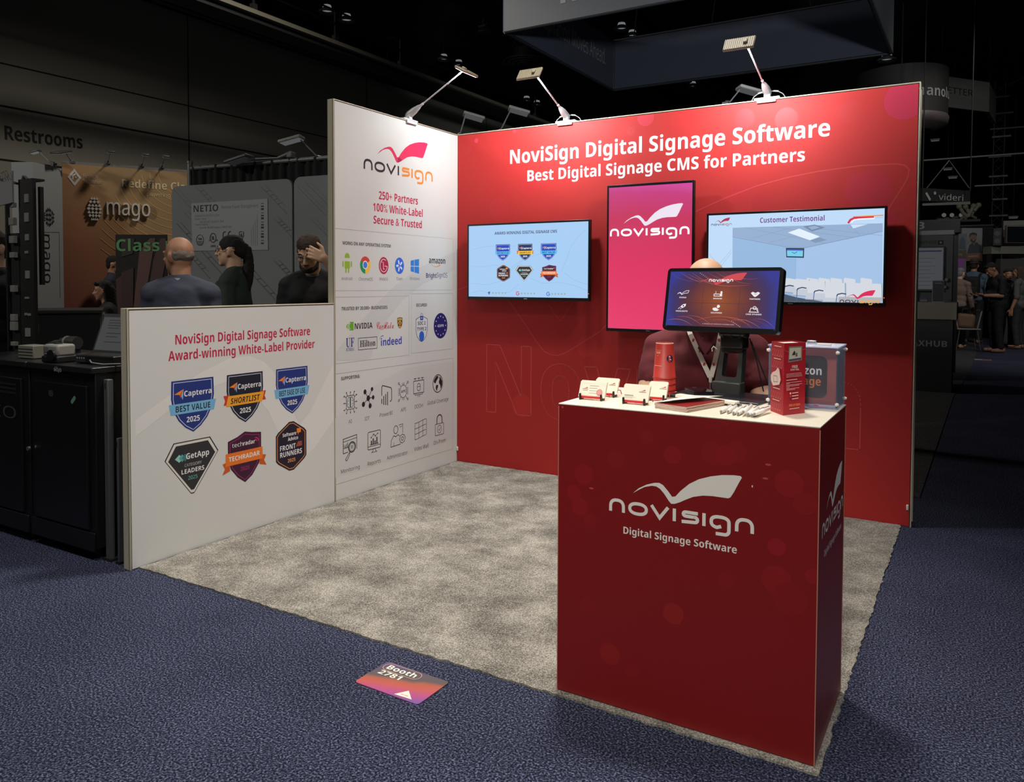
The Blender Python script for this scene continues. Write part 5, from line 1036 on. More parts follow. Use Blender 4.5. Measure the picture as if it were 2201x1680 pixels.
A = Art((xa, 0, 0), (0, 1, 0), (0, 0, 1), t, eps=0.002, base=0.004); A.begin('lettering'); a = A.px(1165, 66); e = A.px(1301, 128); A.text('Inspiration Moves Ahead.', (a[0]-0.12, (a[1]+e[1])/2-0.02), (e[0], (a[1]+e[1])/2-0.02), 0.27, 'r', (132, 130, 128)); A.end()
A = Art((xb, 0, 0), (0, -1, 0), (0, 0, 1), t, eps=0.002, base=0.004); A.begin('lettering'); a = A.px(1893, 46); e = A.px(1884, 2); A.text('MAXHUB', (-yb+0.2, zt_-0.62), (-ya-0.3, zt_-0.62), 0.36, 'b', (120, 120, 120)); A.end()
A = Art((0, ya-0.04, 0), (1, 0, 0), (0, 0, 1), t, eps=0.002, base=0.004); A.begin('lettering'); a = A.px(1205, 8); A.text('MAXHUB', (a[0], a[1]), (a[0]+2.6, a[1]), 0.5, 'b', (128, 128, 128)); A.end()
for x, y in ((xa+0.4, yb), (xb-1.2, yb), ((xa+xb)/2-0.5, yb), (xa, ya+0.5), (xb, ya+0.4)): b = MB(); b.tube([(x, y, zt_), (x+0.3*(1 if x < 0 else -1), y-0.2, 7.6)], 0.012, 5); b.build('sling', DST, t, world=True)

def slab(p0, p1, ztop, th, name, m, par, zbot=None):
    """an upright board of real thickness between two floor-plan points, facing the camera side"""
    p0 = V(p0); p1 = V(p1); z0 = p0.z if zbot is None else zbot; d = V((p1.x-p0.x, p1.y-p0.y, 0)); n = V((-d.y, d.x, 0)).normalized()*th
    q = [V((p.x, p.y, z)) for z in (z0, ztop) for p in (p0, p1)]; q += [v+n for v in q]
    b = MB(); b.add(q, [(0, 1, 3, 2), (4, 6, 7, 5), (0, 4, 5, 1), (2, 3, 7, 6), (0, 2, 6, 4), (1, 5, 7, 3)]); return b.build(name, m, par, world=True)
def art_on(p0, p1, par, eps=0.0008, **k): p0 = V(p0); p1 = V(p1); d = V((p1.x-p0.x, p1.y-p0.y, 0)); return Art((p0.x, p0.y, 0), d, (0, 0, 1), par, eps=eps, base=k.pop('base', 0.002), **k)
def small_lamp(lb, base, d, up, head=(0.16, 0.09), lit=0.5, glow=None):
    """neighbour's arm lamp: clamp, arm, head with glowing underside"""
    t = thing('arm_lamp', lb, 'lamp', base, 0, 'arm lamps on neighbouring stands'); d = V(d); e = d+V((0, 0, up))
    b = MB(); b.box((0, 0, 0.02), (0.06, 0.06, 0.05), bev=0.008); b.tube([(0, 0, 0.04), e*0.3], [0.022, 0.012], 8); b.build('clamp', mat((96, 96, 96), 0.4), t)
    b = MB(); b.tube([e*0.25, e], 0.007, 6); b.build('arm', mat((120, 120, 120), 0.4), t)
    R = Matrix.Rotation(math.atan2(d.y, d.x), 3, 'Z') @ Matrix.Rotation(0.25, 3, 'Y'); b = MB(); b.box(e+d.normalized()*head[0]*0.4, (head[0], head[1]*1.6, 0.03), R, bev=0.01); h = b.build('lamp_head', mat((70, 70, 68), 0.4) if not glow else mat((150, 150, 146), 0.4), t)
    b = MB(); b.box(e+d.normalized()*head[0]*0.4+R @ V((0, 0, -0.017)), (head[0]*0.86, head[1]*1.4, 0.004), R); b.build('diffuser', mat((220, 222, 224), em=lit), h); return t

# ------------------------------------------------------------------ left neighbours: orange stand
m0, m1 = deep(133, 351, 11.1), deep(357, 367, 11.83); md = V((m1.x-m0.x, m1.y-m0.y, 0)).normalized(); m2 = m1+md*0.9
t = thing('exhibition_backdrop', 'orange exhibition backdrop with raised white cone logo', 'backdrop', (m0.x, m0.y, 0))
def mago_v(nt, tc): return lin_comb((md.x*0.34, md.y*0.34, 0.28), -0.10, 0.25, 0.8)(nt, tc)
slab((m0.x, m0.y, 0), (m2.x, m2.y, 0), 3.02, 0.08, 'fabric_panel', ramp_mat('orange_gradient', mago_v, [(0.0, (132, 78, 70)), (0.35, (146, 86, 70)), (0.6, (162, 108, 76)), (0.85, (166, 124, 84)), (1.0, (160, 130, 92))], 0.8), t)
slab((m0.x, m0.y, 3.02), (m2.x, m2.y, 3.02), 3.06, 0.1, 'top_rail', mat((120, 118, 112), 0.5), t)
A = art_on(m0, m1, t, 0.0002); A.begin('wave_marking')
ce = A.px(392, 372)
for i in range(13): r = 0.35+0.11*i; A.line([q for q in arc(ce[0], ce[1], r, r*0.95, 180+4*i, 262, 14) if q[0] < 2.2], 0.012, (204, 160, 96))
A.begin('emblem'); LGW = (212, 208, 200)
f = fit(A, 148, 366, 172, 396); A.line(f((0, 1), (1, 0), (0, -1), (-1, 0)), 0.028, LGW, True); A.line(f((-0.3, 0.3), (-0.3, -0.3)), 0.02, LGW); A.line(f((-0.3, 0.2), (0.2, 0.5)), 0.02, LGW); A.line(f((0.1, 0), (0.4, 0)), 0.02, LGW)
A.ptext('Funtech', (179, 382), (209, 384), 8, 'b', (196, 164, 140)); A.ptext('Innovation', (179, 392), (218, 397), 8, 'b', (196, 164, 140))
A.begin('lettering'); A.ptext('Redefine Class', (262, 401), (420, 412), 17, 'b', (222, 200, 160)); A.ptext('powering', (316, 420), (366, 424), 8, 'r', (222, 200, 160)); A.end()
# raised logo: cone mark and word, with real depth
Mm = Matrix.Translation((m0.x, m0.y, 0)) @ Matrix(((md.x, 0, md.y, 0), (md.y, 0, -md.x, 0), (0, 1, 0, 0), (0, 0, 0, 1)))
a0 = A.px(186, 474); a1 = A.px(219, 423); cx, cy, sx, sy = (a0[0]+a1[0])/2, (a0[1]+a1[1])/2, (a1[0]-a0[0])/2, (a1[1]-a0[1])/2
def cone_logo(mbx, M, cx, cy, sx, sy, z0, z1, rot=False):
    for r in range(7):
        yy = -0.92+0.28*r; hw = math.sqrt(max(0.02, 1-(yy*0.96)**2))*(0.98 if yy < 0 else 0.92-0.25*yy); n_ = 4 if r < 5 else 3
        for k in range(n_):
            w = 2*hw/n_; x = -hw+w*(k+0.5)
            tri = [(x-w*0.5, yy-0.01), (x, yy-0.06), (x+w*0.5, yy-0.01), (x, yy+0.18)] if r % 2 == 0 else [(x-w*0.5, yy+0.06), (x, yy-0.08), (x+w*0.5, yy+0.06), (x, yy+0.19)]
            tri = [(q[1], -q[0]) for q in tri] if rot else tri
            mbx.prism([(cx+sx*q[0], cy+sy*q[1]) for q in tri], z0, z1, M)
b = MB(); cone_logo(b, Mm, cx, cy, sx, sy, 0.0, 0.05); b.build('logo', mat(LGW, 0.5), t, world=True)
vs, fs, x0, x1 = glyphs('mago', 'r'); a0 = A.px(229, 461); a1 = A.px(322, 466); xh = A.px(229, 434)[1]-a0[1]; sc_ = (a1[0]-a0[0])/(x1-x0); sy_ = xh/0.545
b = MB(); cnt = {}
for f_ in fs:
    b.add([Mm @ V((a0[0]+(vs[i][0]-x0)*sc_, a0[1]+vs[i][1]*sy_, 0.05)) for i in f_], [list(range(len(f_)))])
    for i in range(len(f_)):
        e = (f_[i], f_[(i+1) % len(f_)]); cnt.setdefault((min(e), max(e)), []).append(e)
for k, e in cnt.items():
    if len(e) == 1: b.add([Mm @ V((a0[0]+(vs[i][0]-x0)*sc_, a0[1]+vs[i][1]*sy_, z)) for i, z in ((e[0][0], 0), (e[0][1], 0), (e[0][1], 0.05), (e[0][0], 0.05))], [(0, 1, 2, 3)])
b.build('lettering', mat(LGW, 0.5), t, world=True)
for x, lb in ((228, 'arm lamp on the orange backdrop, leftmost of its three'), (302, 'arm lamp on the orange backdrop, above the word logo'), (347, 'arm lamp on the orange backdrop, beside the grey pole')):
    k = (x-133)/224; p = m0.lerp(m1, k); small_lamp(lb, (p.x, p.y, 3.06), (0.22, -0.1, 0), 0.14, (0.14, 0.06), 0.12)
# white light tower beside it
w1 = deep(133, 351, 11.0); w0 = deep(71, 357, 10.4); t = thing('light_tower', 'white tower panel with dark cone logo and vertical word', 'panel', (w0.x, w0.y, 0))
slab((w0.x, w0.y, 0), (w1.x, w1.y, 0), 2.93, 0.3, 'panel_body', mat((150, 152, 152), 0.7), t); d_ = V((w1.x-w0.x, w1.y-w0.y, 0)).normalized()
A = art_on(w0, w1, t); A.begin('lettering'); a = A.px(93, 503); e = A.px(107, 608)
A.text('mago', (a[0], a[1]), (a[0]+0.001, e[1]), 0.17, 'r', (14, 14, 14)); A.end()
Mw = Matrix.Translation((w0.x, w0.y, 0)) @ Matrix(((d_.x, 0, d_.y, 0), (d_.y, 0, -d_.x, 0), (0, 1, 0, 0), (0, 0, 0, 1))); q = A.px(106, 467); b = MB(); cone_logo(b, Mw, q[0], q[1], 0.11, 0.14, 0.002, 0.004, True); b.build('logo', mat((14, 14, 14)), t, world=True)
A = art_on(w0, w1, t); A.begin('door_line'); A.line([A.px(94, 499), A.px(127, 499), A.px(129, 640)], 0.006, (60, 60, 60)); A.end()
p = deep(100, 352, 10.7); small_lamp('arm lamp standing on the white light tower', (p.x, p.y+0.1, 2.93), (-0.18, -0.1, 0), 0.2, (0.13, 0.06), 0.15)
p = deep(140, 338, 10.9); small_lamp('bright arm lamp where white tower meets the orange backdrop', (p.x, p.y+0.1, 3.0), (0.06, -0.12, 0), 0.12, (0.26, 0.1), 0.16)
# green-lettered roll-up
p0, p1 = deep(248, 503, 8.6), deep(359, 505, 8.6); t = thing('roll_up_banner', 'dark roll-up banner with green heading behind the bald man', 'banner', ((p0.x+p1.x)/2, (p0.y+p1.y)/2, 0)); zt2 = (p0.z+p1.z)/2
slab((p0.x, p0.y, 0.06), (p1.x, p1.y, 0.06), zt2, 0.012, 'banner_sheet', mat((22, 20, 18), 0.7), t); dd = (p1-p0).normalized(); nn = V((dd.y, -dd.x, 0))
b = MB(); b.box((p0+p1)/2-V((0, 0, zt2-0.04))-nn*0.03, ((p1-p0).length+0.04, 0.12, 0.07), Matrix.Rotation(math.atan2(dd.y, dd.x), 3, 'Z'), bev=0.02); b.build('base_cassette', mat((90, 90, 90), 0.4), t, world=True)
A = art_on(p0, p1, t); A.begin('picture'); BR = (112, 76, 68)
for pts, c in (([(250, 690), (250, 600), (280, 580), (284, 690)], (84, 50, 46)), ([(284, 690), (300, 540), (322, 512), (334, 512), (304, 690)], BR), ([(310, 690), (330, 560), (345, 512), (357, 512), (357, 560), (330, 690)], (92, 62, 56)), ([(260, 512), (290, 512), (286, 545), (262, 552)], (60, 40, 36)), ([(338, 690), (350, 600), (357, 590), (357, 690)], (50, 34, 32)), ([(262, 585), (288, 575), (286, 690), (262, 690)], (70, 44, 40))): A.poly([A.px(*q) for q in pts], c)
A.begin('lettering'); A.ptext('Class', (251, 538), (344, 541), 25, 'b', (104, 176, 110)); q = A.px(358, 541); A.quad(q[0]-0.004, q[1], q[0]+0.012, q[1]+0.12, (104, 176, 110)); A.end()
# pole and black drape with grey panels
n0 = V((-3.16, 0.10, 0)); n1 = V((-0.12, 0.42, 0)); nd = (n1-n0).normalized(); Lx = lambda s_, o=0.0: n0+nd*s_+V((nd.y, -nd.x, 0))*o
pz = deep(361, 360, 7.45)
t = thing('drape_stand', 'black pleated drape hanging from a rail behind grey panels', 'drape', (n0.x, n0.y, 0))
b = MB(); n_ = 220; vs = []
for i in range(n_+1):
    s_ = 3.06*i/n_; o = 0.018*math.sin(i*0.9)+0.01*math.sin(i*0.37); q = Lx(s_, o)
    vs += [V((q.x, q.y, 0.02)), V((q.x, q.y, 2.40)), V((q.x, q.y, 2.445+0.006*math.sin(i*1.7)))]
b.add(vs, [(3*i+j, 3*i+3+j, 3*i+4+j, 3*i+1+j) for i in range(n_) for j in (0, 1)], True); b.build('pleated_cloth', mat((12, 12, 12), 0.9, name='black_drape_cloth'), t, world=True)
b = MB(); b.tube([Lx(-0.02)+V((0, 0, 2.43)), Lx(3.06)+V((0, 0, 2.43))], 0.02, 8); b.build('rail', mat((96, 96, 96), 0.4), t, world=True)
for s_ in (-0.03, 3.05): b = MB(); q = Lx(s_); b.cone((q.x, q.y, 0), (q.x, q.y, 2.48), 0.026); b.cone((q.x, q.y, 2.48), (q.x, q.y, 2.5), 0.03); b.build('pole', mat((112, 114, 112), 0.4, 0.4), t, world=True); b = MB(); b.box((q.x, q.y, 0.006), (0.4, 0.4, 0.01), bev=0.003); b.build('foot_plate', mat((70, 70, 70), 0.5), t, world=True)
# grey rounded panels
GP = mat((122, 124, 126), 0.75, name='grey_fabric')
def rpanel(lb, s0, s1, z1):
    q = Lx(s0, 0.09); t = thing('fabric_panel_display', lb, 'display panel', (q.x, q.y, 0)); M = Matrix.Translation((q.x, q.y, 0)) @ Matrix(((nd.x, 0, nd.y, 0), (nd.y, 0, -nd.x, 0), (0, 1, 0, 0), (0, 0, 0, 1)))
    b = MB(); b.prism(rrect(0, 0.02, s1-s0, z1, 0.07), -0.03, 0.0, M); b.build('panel_body', GP, t, world=True); return t, art_on(q, q+nd, t, 0.00008, base=0.0006), M
sA = (hit(370, 500, Lx(0, 0.09), (nd.y, -nd.x, 0))-n0).dot(nd); sB = (hit(630, 500, Lx(0, 0.09), (nd.y, -nd.x, 0))-n0).dot(nd)
zA = hit(500, 392, Lx(0, 0.09), (nd.y, -nd.x, 0)).z
t1, A, M1 = rpanel('grey rounded display panel with white device label', sA, sB-0.012, zA)
def zig(A, x0, y0, n_, l):
    for i in range(n_):
        a = A.px(x0+i*22, y0+i*22); A.line([a, (a[0]+l, a[1]-l*0.9)], 0.008, (96, 98, 100)); A.line([(a[0]+0.06, a[1]), (a[0]+l+0.06, a[1]-l*0.9)], 0.004, (100, 102, 104))
A.begin('zigzag_marking')
for x, y, l in ((372, 405, 0.45), (395, 455, 0.5), (420, 400, 0.3), (560, 400, 0.3), (590, 470, 0.2), (400, 540, 0.3), (520, 565, 0.5), (590, 560, 0.25), (380, 480, 0.6)):
    a = A.px(x, y); A.line([a, (a[0]+l, a[1]-l*0.85)], 0.007, (98, 100, 102)); A.line([(a[0]+0.05, a[1]+0.01), (a[0]+0.05+l*0.8, a[1]+0.01-l*0.68)], 0.004, (100, 102, 104))
    for k in range(4): s_ = l*(0.2+0.15*k); A.line([(a[0]+s_, a[1]-s_*0.85), (a[0]+s_+0.05, a[1]+0.01-s_*0.85)], 0.004, (100, 102, 104))
A.begin('label_plate'); LP = (150, 152, 152); A.poly([A.px(*q) for q in ((412, 437), (576, 427), (577, 537), (414, 539))], LP); D1 = (24, 24, 26)
A.ptext('NETIO', (417, 456), (470, 453), 14, 'b', D1); A.ptext('Remote Power Management', (477, 449), (556, 445), 7, 'r', (86, 88, 90))
for y, x, w, s_ in ((466, 420, 52, 'WWW.NETIO-PRODUCTS.COM'), (473, 420, 26, 'Power input:'), (479, 430, 52, '100-240 VAC / 50-60 Hz / 16 A'), (485, 420, 28, 'Power output:'), (491, 430, 68, 'Up to 8x 100-240V sockets + 12V DC out')): A.ptext(s_, (x, y), (x+w, y-1), 4.5, 'r', (92, 94, 96))
for i in range(14):
    a = A.px(562, 434+i*6.6); A.quad(a[0], a[1]-0.018, a[0]+0.032, a[1]-0.018+0.006+0.012*((i*7) % 3)/2, D1)
for i in range(4): A.line([A.px(541+i*4.3, 492-10*i), A.px(541+i*4.3, 528)], 0.002, (96, 98, 100))
a = A.px(431, 516); A.ring(a[0], a[1], 0.045, 0.005, D1, 0.05); A.ctext('TAA', a[0], a[1]+0.002, 0.05, 0.02, 'b', D1)
for k in range(3): A.line([(a[0]-0.034, a[1]-0.012-0.014*k), (a[0]+0.034, a[1]-0.012-0.014*k)], 0.005, D1)
a = A.px(459, 511); A.ring(a[0], a[1], 0.036, 0.007, D1, 0.042); A.ctext('UL', a[0], a[1]-0.018, 0.032, 0.034, 'b', D1); A.ctext('LISTED', a[0], a[1]-0.085, 0.06, 0.018, 'b', D1); A.ctext('c', a[0]-0.045, a[1]-0.03, 0.012, 0.018, 'b', D1); A.ctext('us', a[0]+0.048, a[1]-0.03, 0.02, 0.018, 'b', D1)
a = A.px(489, 506); A.line(arc(a[0]-0.024, a[1], 0.026, 0.036, 70, 290, 10), 0.008, D1); A.line(arc(a[0]+0.04, a[1], 0.026, 0.036, 70, 290, 10), 0.008, D1); A.line([(a[0]+0.016, a[1]), (a[0]+0.036, a[1])], 0.008, D1)
a = A.px(520, 506); A.line([(a[0]+x*0.026, a[1]+y*0.038) for x, y in ((-1, 0.8), (0, 1), (1, 0.8), (0.9, -0.2), (0, -1), (-0.9, -0.2))], 0.005, D1, True); A.ctext('6', a[0], a[1]-0.014, 0.02, 0.032, 'b', D1); A.ctext('years warranty', a[0], a[1]-0.075, 0.08, 0.014, 'r', (86, 88, 90)); A.end()
t2, A, M2 = rpanel('second grey rounded display panel beside the tall white wall', sB+0.012, 3.0, zA+0.01); A.begin('zigzag_marking')
for x, y, l in ((640, 402, 0.3), (655, 390, 0.3), (650, 545, 0.2), (668, 470, 0.3)): a = A.px(x, y); A.line([a, (a[0]+l, a[1]-l*0.85)], 0.007, (98, 100, 102)); A.line([(a[0]+0.05, a[1]), (a[0]+0.05+l*0.8, a[1]-l*0.68)], 0.004, (100, 102, 104))
A.end()
q = Lx(1.2, 0.0); small_lamp('black arm lamp on the drape rail, nearer the grey pole', (q.x, q.y, 2.46), (-0.42, -0.12, 0), 0.0, (0.24, 0.09), 0.02)
q = Lx(1.25, -0.4); small_lamp('pale lit arm lamp behind the drape rail', (q.x, q.y, 2.46), (-0.2, -0.1, 0), 0.22, (0.22, 0.1), 0.12, 1)
q = Lx(2.35, -0.4); small_lamp('lit arm lamp behind the drape rail beside the tall white wall', (q.x, q.y, 2.44), (0.06, -0.1, 0), 0.16, (0.2, 0.1), 0.12, 1)
# lamps of stands behind the booth
for x, y, bx, by, lb in ((1000, 250, 985, 288, 'dim glowing arm lamp behind the booth corner'), (1097, 238, 1068, 282, 'dim glowing arm lamp behind the red wall near the corner'), (1590, 193, 1560, 216, 'dim glowing arm lamp behind the red wall near the right lamp')):
    a = deep(x, y, 7.2); e = deep(bx, by+14, 7.2); small_lamp(lb, e, (a.x-e.x, a.y-e.y, 0), a.z-e.z, (0.2, 0.1), 0.10, 1)
    b = MB(); b.box2((e.x-0.5, e.y-0.02, 0), (e.x+0.5, e.y+0.04, e.z)); o = b.build('partition_panel', mat((30, 30, 32), 0.8)); tag(o, 'dark partition board under the '+lb.replace('dim glowing ', ''), 'partition')
e = deep(1500, 225, 9.0); b = MB(); b.box2((-1.2, 7.42, 0), (2.2, 7.50, 3.62)); tag(b.build('partition_panel', mat((40, 40, 42), 0.8)), 'long dark stand wall behind the red wall', 'partition')
tt = thing('slatted_panel', 'dark slatted panel rising behind the red wall top', 'panel', (2.0, 7.2, 0)); b = MB(); b.box2((1.3, 7.3, 0.008), (2.25, 7.34, 3.50)); b.build('board', mat((28, 28, 30), 0.8), tt, world=True)
for i in range(5): b = MB(); b.box2((1.96+0.055*i, 7.27, 2.6), (1.985+0.055*i, 7.3, 3.50)); b.build('slat', mat((60, 60, 62), 0.7), tt, world=True)

# ------------------------------------------------------------------ left: charging carts and what lies on them
CAB = mat((15, 15, 16), 0.4, name='black_powder_coat'); CT = 0.93
def cart(lb, x0, x1, y0, y1):
    t = thing('charging_cabinet', lb, 'cabinet', ((x0+x1)/2, (y0+y1)/2, 0)); b = MB(); b.box2((x0, y0+0.015, 0.06), (x1, y1, CT-0.03), 0.004); b.build('body', CAB, t, world=True)
    b = MB(); b.box2((x0-0.004, y0-0.004, CT-0.03), (x1+0.004, y1, CT), 0.004); b.build('top_plate', mat((30, 30, 32), 0.3), t, world=True)
    b = MB(); b.box2((x0+0.05, y0, 0.15), (x1-0.05, y0+0.014, CT-0.09), 0.003); d = b.build('door', mat((17, 17, 18), 0.35), t, world=True)
    b = MB(); b.box2((x0+0.005, y0+0.002, 0.05), (x1-0.005, y0+0.014, 0.14), 0.003); b.build('plinth', CAB, t, world=True)
    for x in (x0+0.08, x1-0.08):
        for y in (y0+0.08, y1-0.08): b = MB(); b.cone((x, y, 0.0), (x, y, 0.06), 0.03); b.build('caster', BLKM, t, world=True)
    return t, d
tL, dL = cart('black charging cabinet cut by the picture edge, grey lettering on its door', -1.50, -0.806, -2.672, -2.10)
tR, dR = cart('black charging cabinet beside the half wall, green sticker on its door', -0.794, -0.236, -2.668, -2.10)
A = Art((0, -2.672, 0), (1, 0, 0), (0, 0, 1), tL, eps=0.0004, base=0.001); A.begin('lettering'); a = A.px(-60, 884); e = A.px(35, 889); A.text('NETIO', (a[0]-0.1, a[1]), (e[0], a[1]), 0.062, 'r', (62, 62, 62)); A.end()
b = MB(); p = hit(64, 963, (0, -2.672, 0), (0, 1, 0)); b.cone((p.x, -2.672, p.z), (p.x, -2.684, p.z), 0.011); b.build('lock_knob', CHR, dL, world=True)
for i in range(3): b = MB(); b.box2((-1.4, -2.674, 0.80-0.022*i), (-0.9, -2.671, 0.81-0.022*i)); b.build('vent_slot', BLKM, tL, world=True)
A = Art((0, -2.672, 0), (1, 0, 0), (0, 0, 1), tR, eps=0.0004, base=0.002); A.begin('lettering'); A.ptext('MOJO', (117, 797), (133, 799), 7, 'b', (150, 150, 150)); A.ptext('THE', (118, 790), (125, 791), 3, 'b', (120, 120, 120)); A.end()
A = Art((0, -2.668, 0), (1, 0, 0), (0, 0, 1), dR, eps=0.0004, base=0.001); A.begin('sticker'); a = A.px(158, 859); ca, sa = math.cos(0.75), math.sin(0.75); A.poly([(a[0]+ca*x-sa*y, a[1]+sa*x+ca*y) for x, y in rrect(-0.024, -0.01, 0.024, 0.01, 0.009)], (96, 140, 108)); A.begin('sticker'); a = A.px(110, 845); A.poly([(a[0]+x, a[1]+y) for x, y in rrect(-0.022, -0.016, 0.022, 0.016, 0.014)], (46, 46, 46)); A.end()
# leaning grey poles and drape piece
for x0, z1, lb, w in ((-0.215, 0.872, 'flat grey upright post between black cabinet and half wall', 0.034), (-0.13, 0.60, 'thin dark grey post close behind the half wall end', 0.016)):
    t = thing('upright_post', lb, 'post', (x0, -2.60, 0)); b = MB(); b.box((0, 0, z1/2), (w, 0.03, z1), bev=0.004); b.build('post', mat((74, 76, 76), 0.45), t); b = MB(); b.box((0, 0.03, 0.006), (w*2.0, 0.10, 0.012)); b.build('foot', BLKM, t)
    b = MB(); b.box((0, -0.016, z1-0.03), (0.005, 0.003, 0.025)); b.build('slot', BLKM, t)
t = thing('folded_drape', 'black folded drape hung behind the grey post', 'drape', (-0.12, -2.54, 0)); b = MB(); vs = []
for i in range(31): x = -0.19+0.13*i/30; y = -2.55+0.012*math.sin(i*1.5); vs += [(x, y, 0.01), (x, y, 0.86+0.006*math.sin(i*1.1))]
b.add(vs, [(2*i, 2*i+2, 2*i+3, 2*i+1) for i in range(30)], True); b.build('cloth', mat((10, 10, 10), 0.9), t, world=True)
# rack tower
p = floor_at(63, 752, CT); RX, RY = -1.18, -2.33
rp = lambda x, y: hit(x, y, (0, RY, 0), (0, 1, 0)); xl, xr = rp(43, 600).x, rp(73, 600).x; zr = rp(60, 388).z
t = thing('equipment_rack', 'tall black rack tower with white outlets standing on the black cabinets', 'rack', ((xl+xr)/2, RY, CT))
b = MB(); b.box2((xl, RY, CT), (xr, RY+0.02, zr)); b.box2((xl, RY+0.02, CT), (xl+0.015, RY+0.07, zr)); b.box2((xl, RY, zr), (xr, RY+0.07, zr+0.012)); b.build('rack_body', mat((10, 10, 10), 0.5), t, world=True)
b = MB(); b.box2((xl-0.115, RY-0.02, CT), (xl-0.10, RY, zr-0.05)); b.box2((xl-0.10, RY-0.004, CT), (xl, RY, zr-0.3)); b.build('side_rail', mat((14, 14, 14), 0.5), t, world=True)
xs = rp(80, 600).x; b = MB(); b.box2((xr, RY+0.03, rp(90, 612).z), (xs-0.01, RY+0.05, rp(90, 398).z)); b.build('side_plate', mat((12, 12, 12), 0.5), t, world=True)
OUT = mat((132, 130, 124), 0.5)
for x, y, w, h in ((58, 426, 8, 19), (58, 467, 8, 20), (59, 510, 7, 14), (58, 542, 6, 6), (60, 590, 8, 17), (59, 640, 8, 4), (57, 675, 5, 5), (64, 676, 5, 5), (59, 714, 6, 18), (64, 714, 3, 18)):
    a = rp(x-w/2, y+h/2); e = rp(x+w/2, y-h/2); b = MB(); b.box2((a.x, RY-0.006, a.z), (e.x, RY+0.002, e.z), 0.001); b.build('outlet', OUT, t, world=True)
for x, y, w, h in ((33, 441, 9, 11), (33, 476, 10, 17), (34, 515, 10, 16), (35, 548, 10, 12), (36, 620, 9, 14), (36, 682, 9, 14), (36, 700, 10, 18), (37, 738, 9, 8)):
    a = rp(x-w/2, y+h/2); e = rp(x+w/2, y-h/2); b = MB(); b.box2((a.x, RY-0.026, a.z), (e.x, RY-0.004, e.z), 0.002); b.build('outlet', OUT, t, world=True)
a = rp(18, 445); e = rp(37, 368); t = thing('rack_sign', 'small white sign plate on top of the rack tower', 'sign', ((a.x+e.x)/2, RY, a.z)); b = MB(); b.add([(a.x, RY-0.06, a.z), (e.x, RY-0.03, a.z+0.02), (e.x, RY-0.03, e.z), (a.x, RY-0.06, e.z-0.09), (a.x, RY-0.05, a.z), (e.x, RY-0.02, a.z+0.02), (e.x, RY-0.02, e.z), (a.x, RY-0.05, e.z-0.09)], [(0, 1, 2, 3), (4, 7, 6, 5), (0, 4, 5, 1), (1, 5, 6, 2), (2, 6, 7, 3), (3, 7, 4, 0)]); b.build('plate', mat((140, 140, 138), 0.6), t, world=True)
A = Art((a.x, RY-0.061, 0), (1, 0.2, 0), (0, 0, 1), t, base=0.002); A.begin('lettering'); A.text('NETIO', (0.006, a.z+0.14), (e.x-a.x-0.006, a.z+0.165), 0.045, 'r', (50, 50, 50)); A.end()
b = MB(); b.tube([(a.x-0.3, RY-0.1, e.z+0.02), (xl+0.02, RY+0.02, e.z-0.08), (xl+0.10, RY+0.03, e.z-0.14)], 0.008, 6); b.box((xl+0.045, RY+0.03, e.z-0.075), (0.12, 0.02, 0.05), Matrix.Rotation(0.55, 3, 'Y')); b.build('hanging_bar', BLKM, t, world=True)
# things on the cabinet tops
def on_top(x, y): return floor_at(x, y, CT)
def simple(name, lb, cat, c, rz, parts):
    t = thing(name, lb, cat, c, rz)
    for nm, fn, m in parts: b = MB(); fn(b); b.build(nm, m, t)
    return t
GRY = mat((112, 112, 108), 0.5); WHD = mat((150, 148, 142), 0.5)
lp = V((-0.66, -2.36, CT)); R1 = Matrix.Rotation(-0.30, 4, 'X')
t = simple('laptop', 'open laptop with grey page on screen beside the half wall', 'laptop', (-0.715, -2.285, CT), 0.06, [('keyboard_base', lambda b: b.box((0, -0.10, 0.010), (0.33, 0.22, 0.018), bev=0.004), mat((34, 34, 36), 0.4)), ('keyboard', lambda b: b.box((0, -0.08, 0.0195), (0.29, 0.10, 0.002)), BLKM)])
Ml = Matrix.Translation((0, 0.015, 0.018)) @ Matrix.Rotation(-0.36, 4, 'X'); b = MB(); b.prism(rrect(-0.165, 0, 0.165, 0.225, 0.008), -0.006, 0.0, Ml @ Matrix.Rotation(math.pi/2, 4, 'X')); lid = b.build('lid', mat((16, 16, 17), 0.4), t)
b = MB(); b.prism([(-0.152, 0.014), (0.152, 0.014), (0.152, 0.205), (-0.152, 0.205)], 0.0, 0.0008, Ml @ Matrix.Rotation(math.pi/2, 4, 'X')); b.build('screen', mat((74, 76, 76), em=0.55), lid)
for i, (x, y, w) in enumerate(((-0.03, 0.185, 0.14), (-0.05, 0.17, 0.10), (-0.02, 0.155, 0.16), (-0.05, 0.14, 0.09), (-0.03, 0.11, 0.13), (-0.04, 0.09, 0.1), (-0.02, 0.06, 0.14))): b = MB(); b.prism([(x-w/2, y), (x+w/2, y), (x+w/2, y+0.004), (x-w/2, y+0.004)], 0.001, 0.0014, Ml @ Matrix.Rotation(math.pi/2, 4, 'X')); b.build('text_line', mat((44, 46, 46), em=0.3), lid)
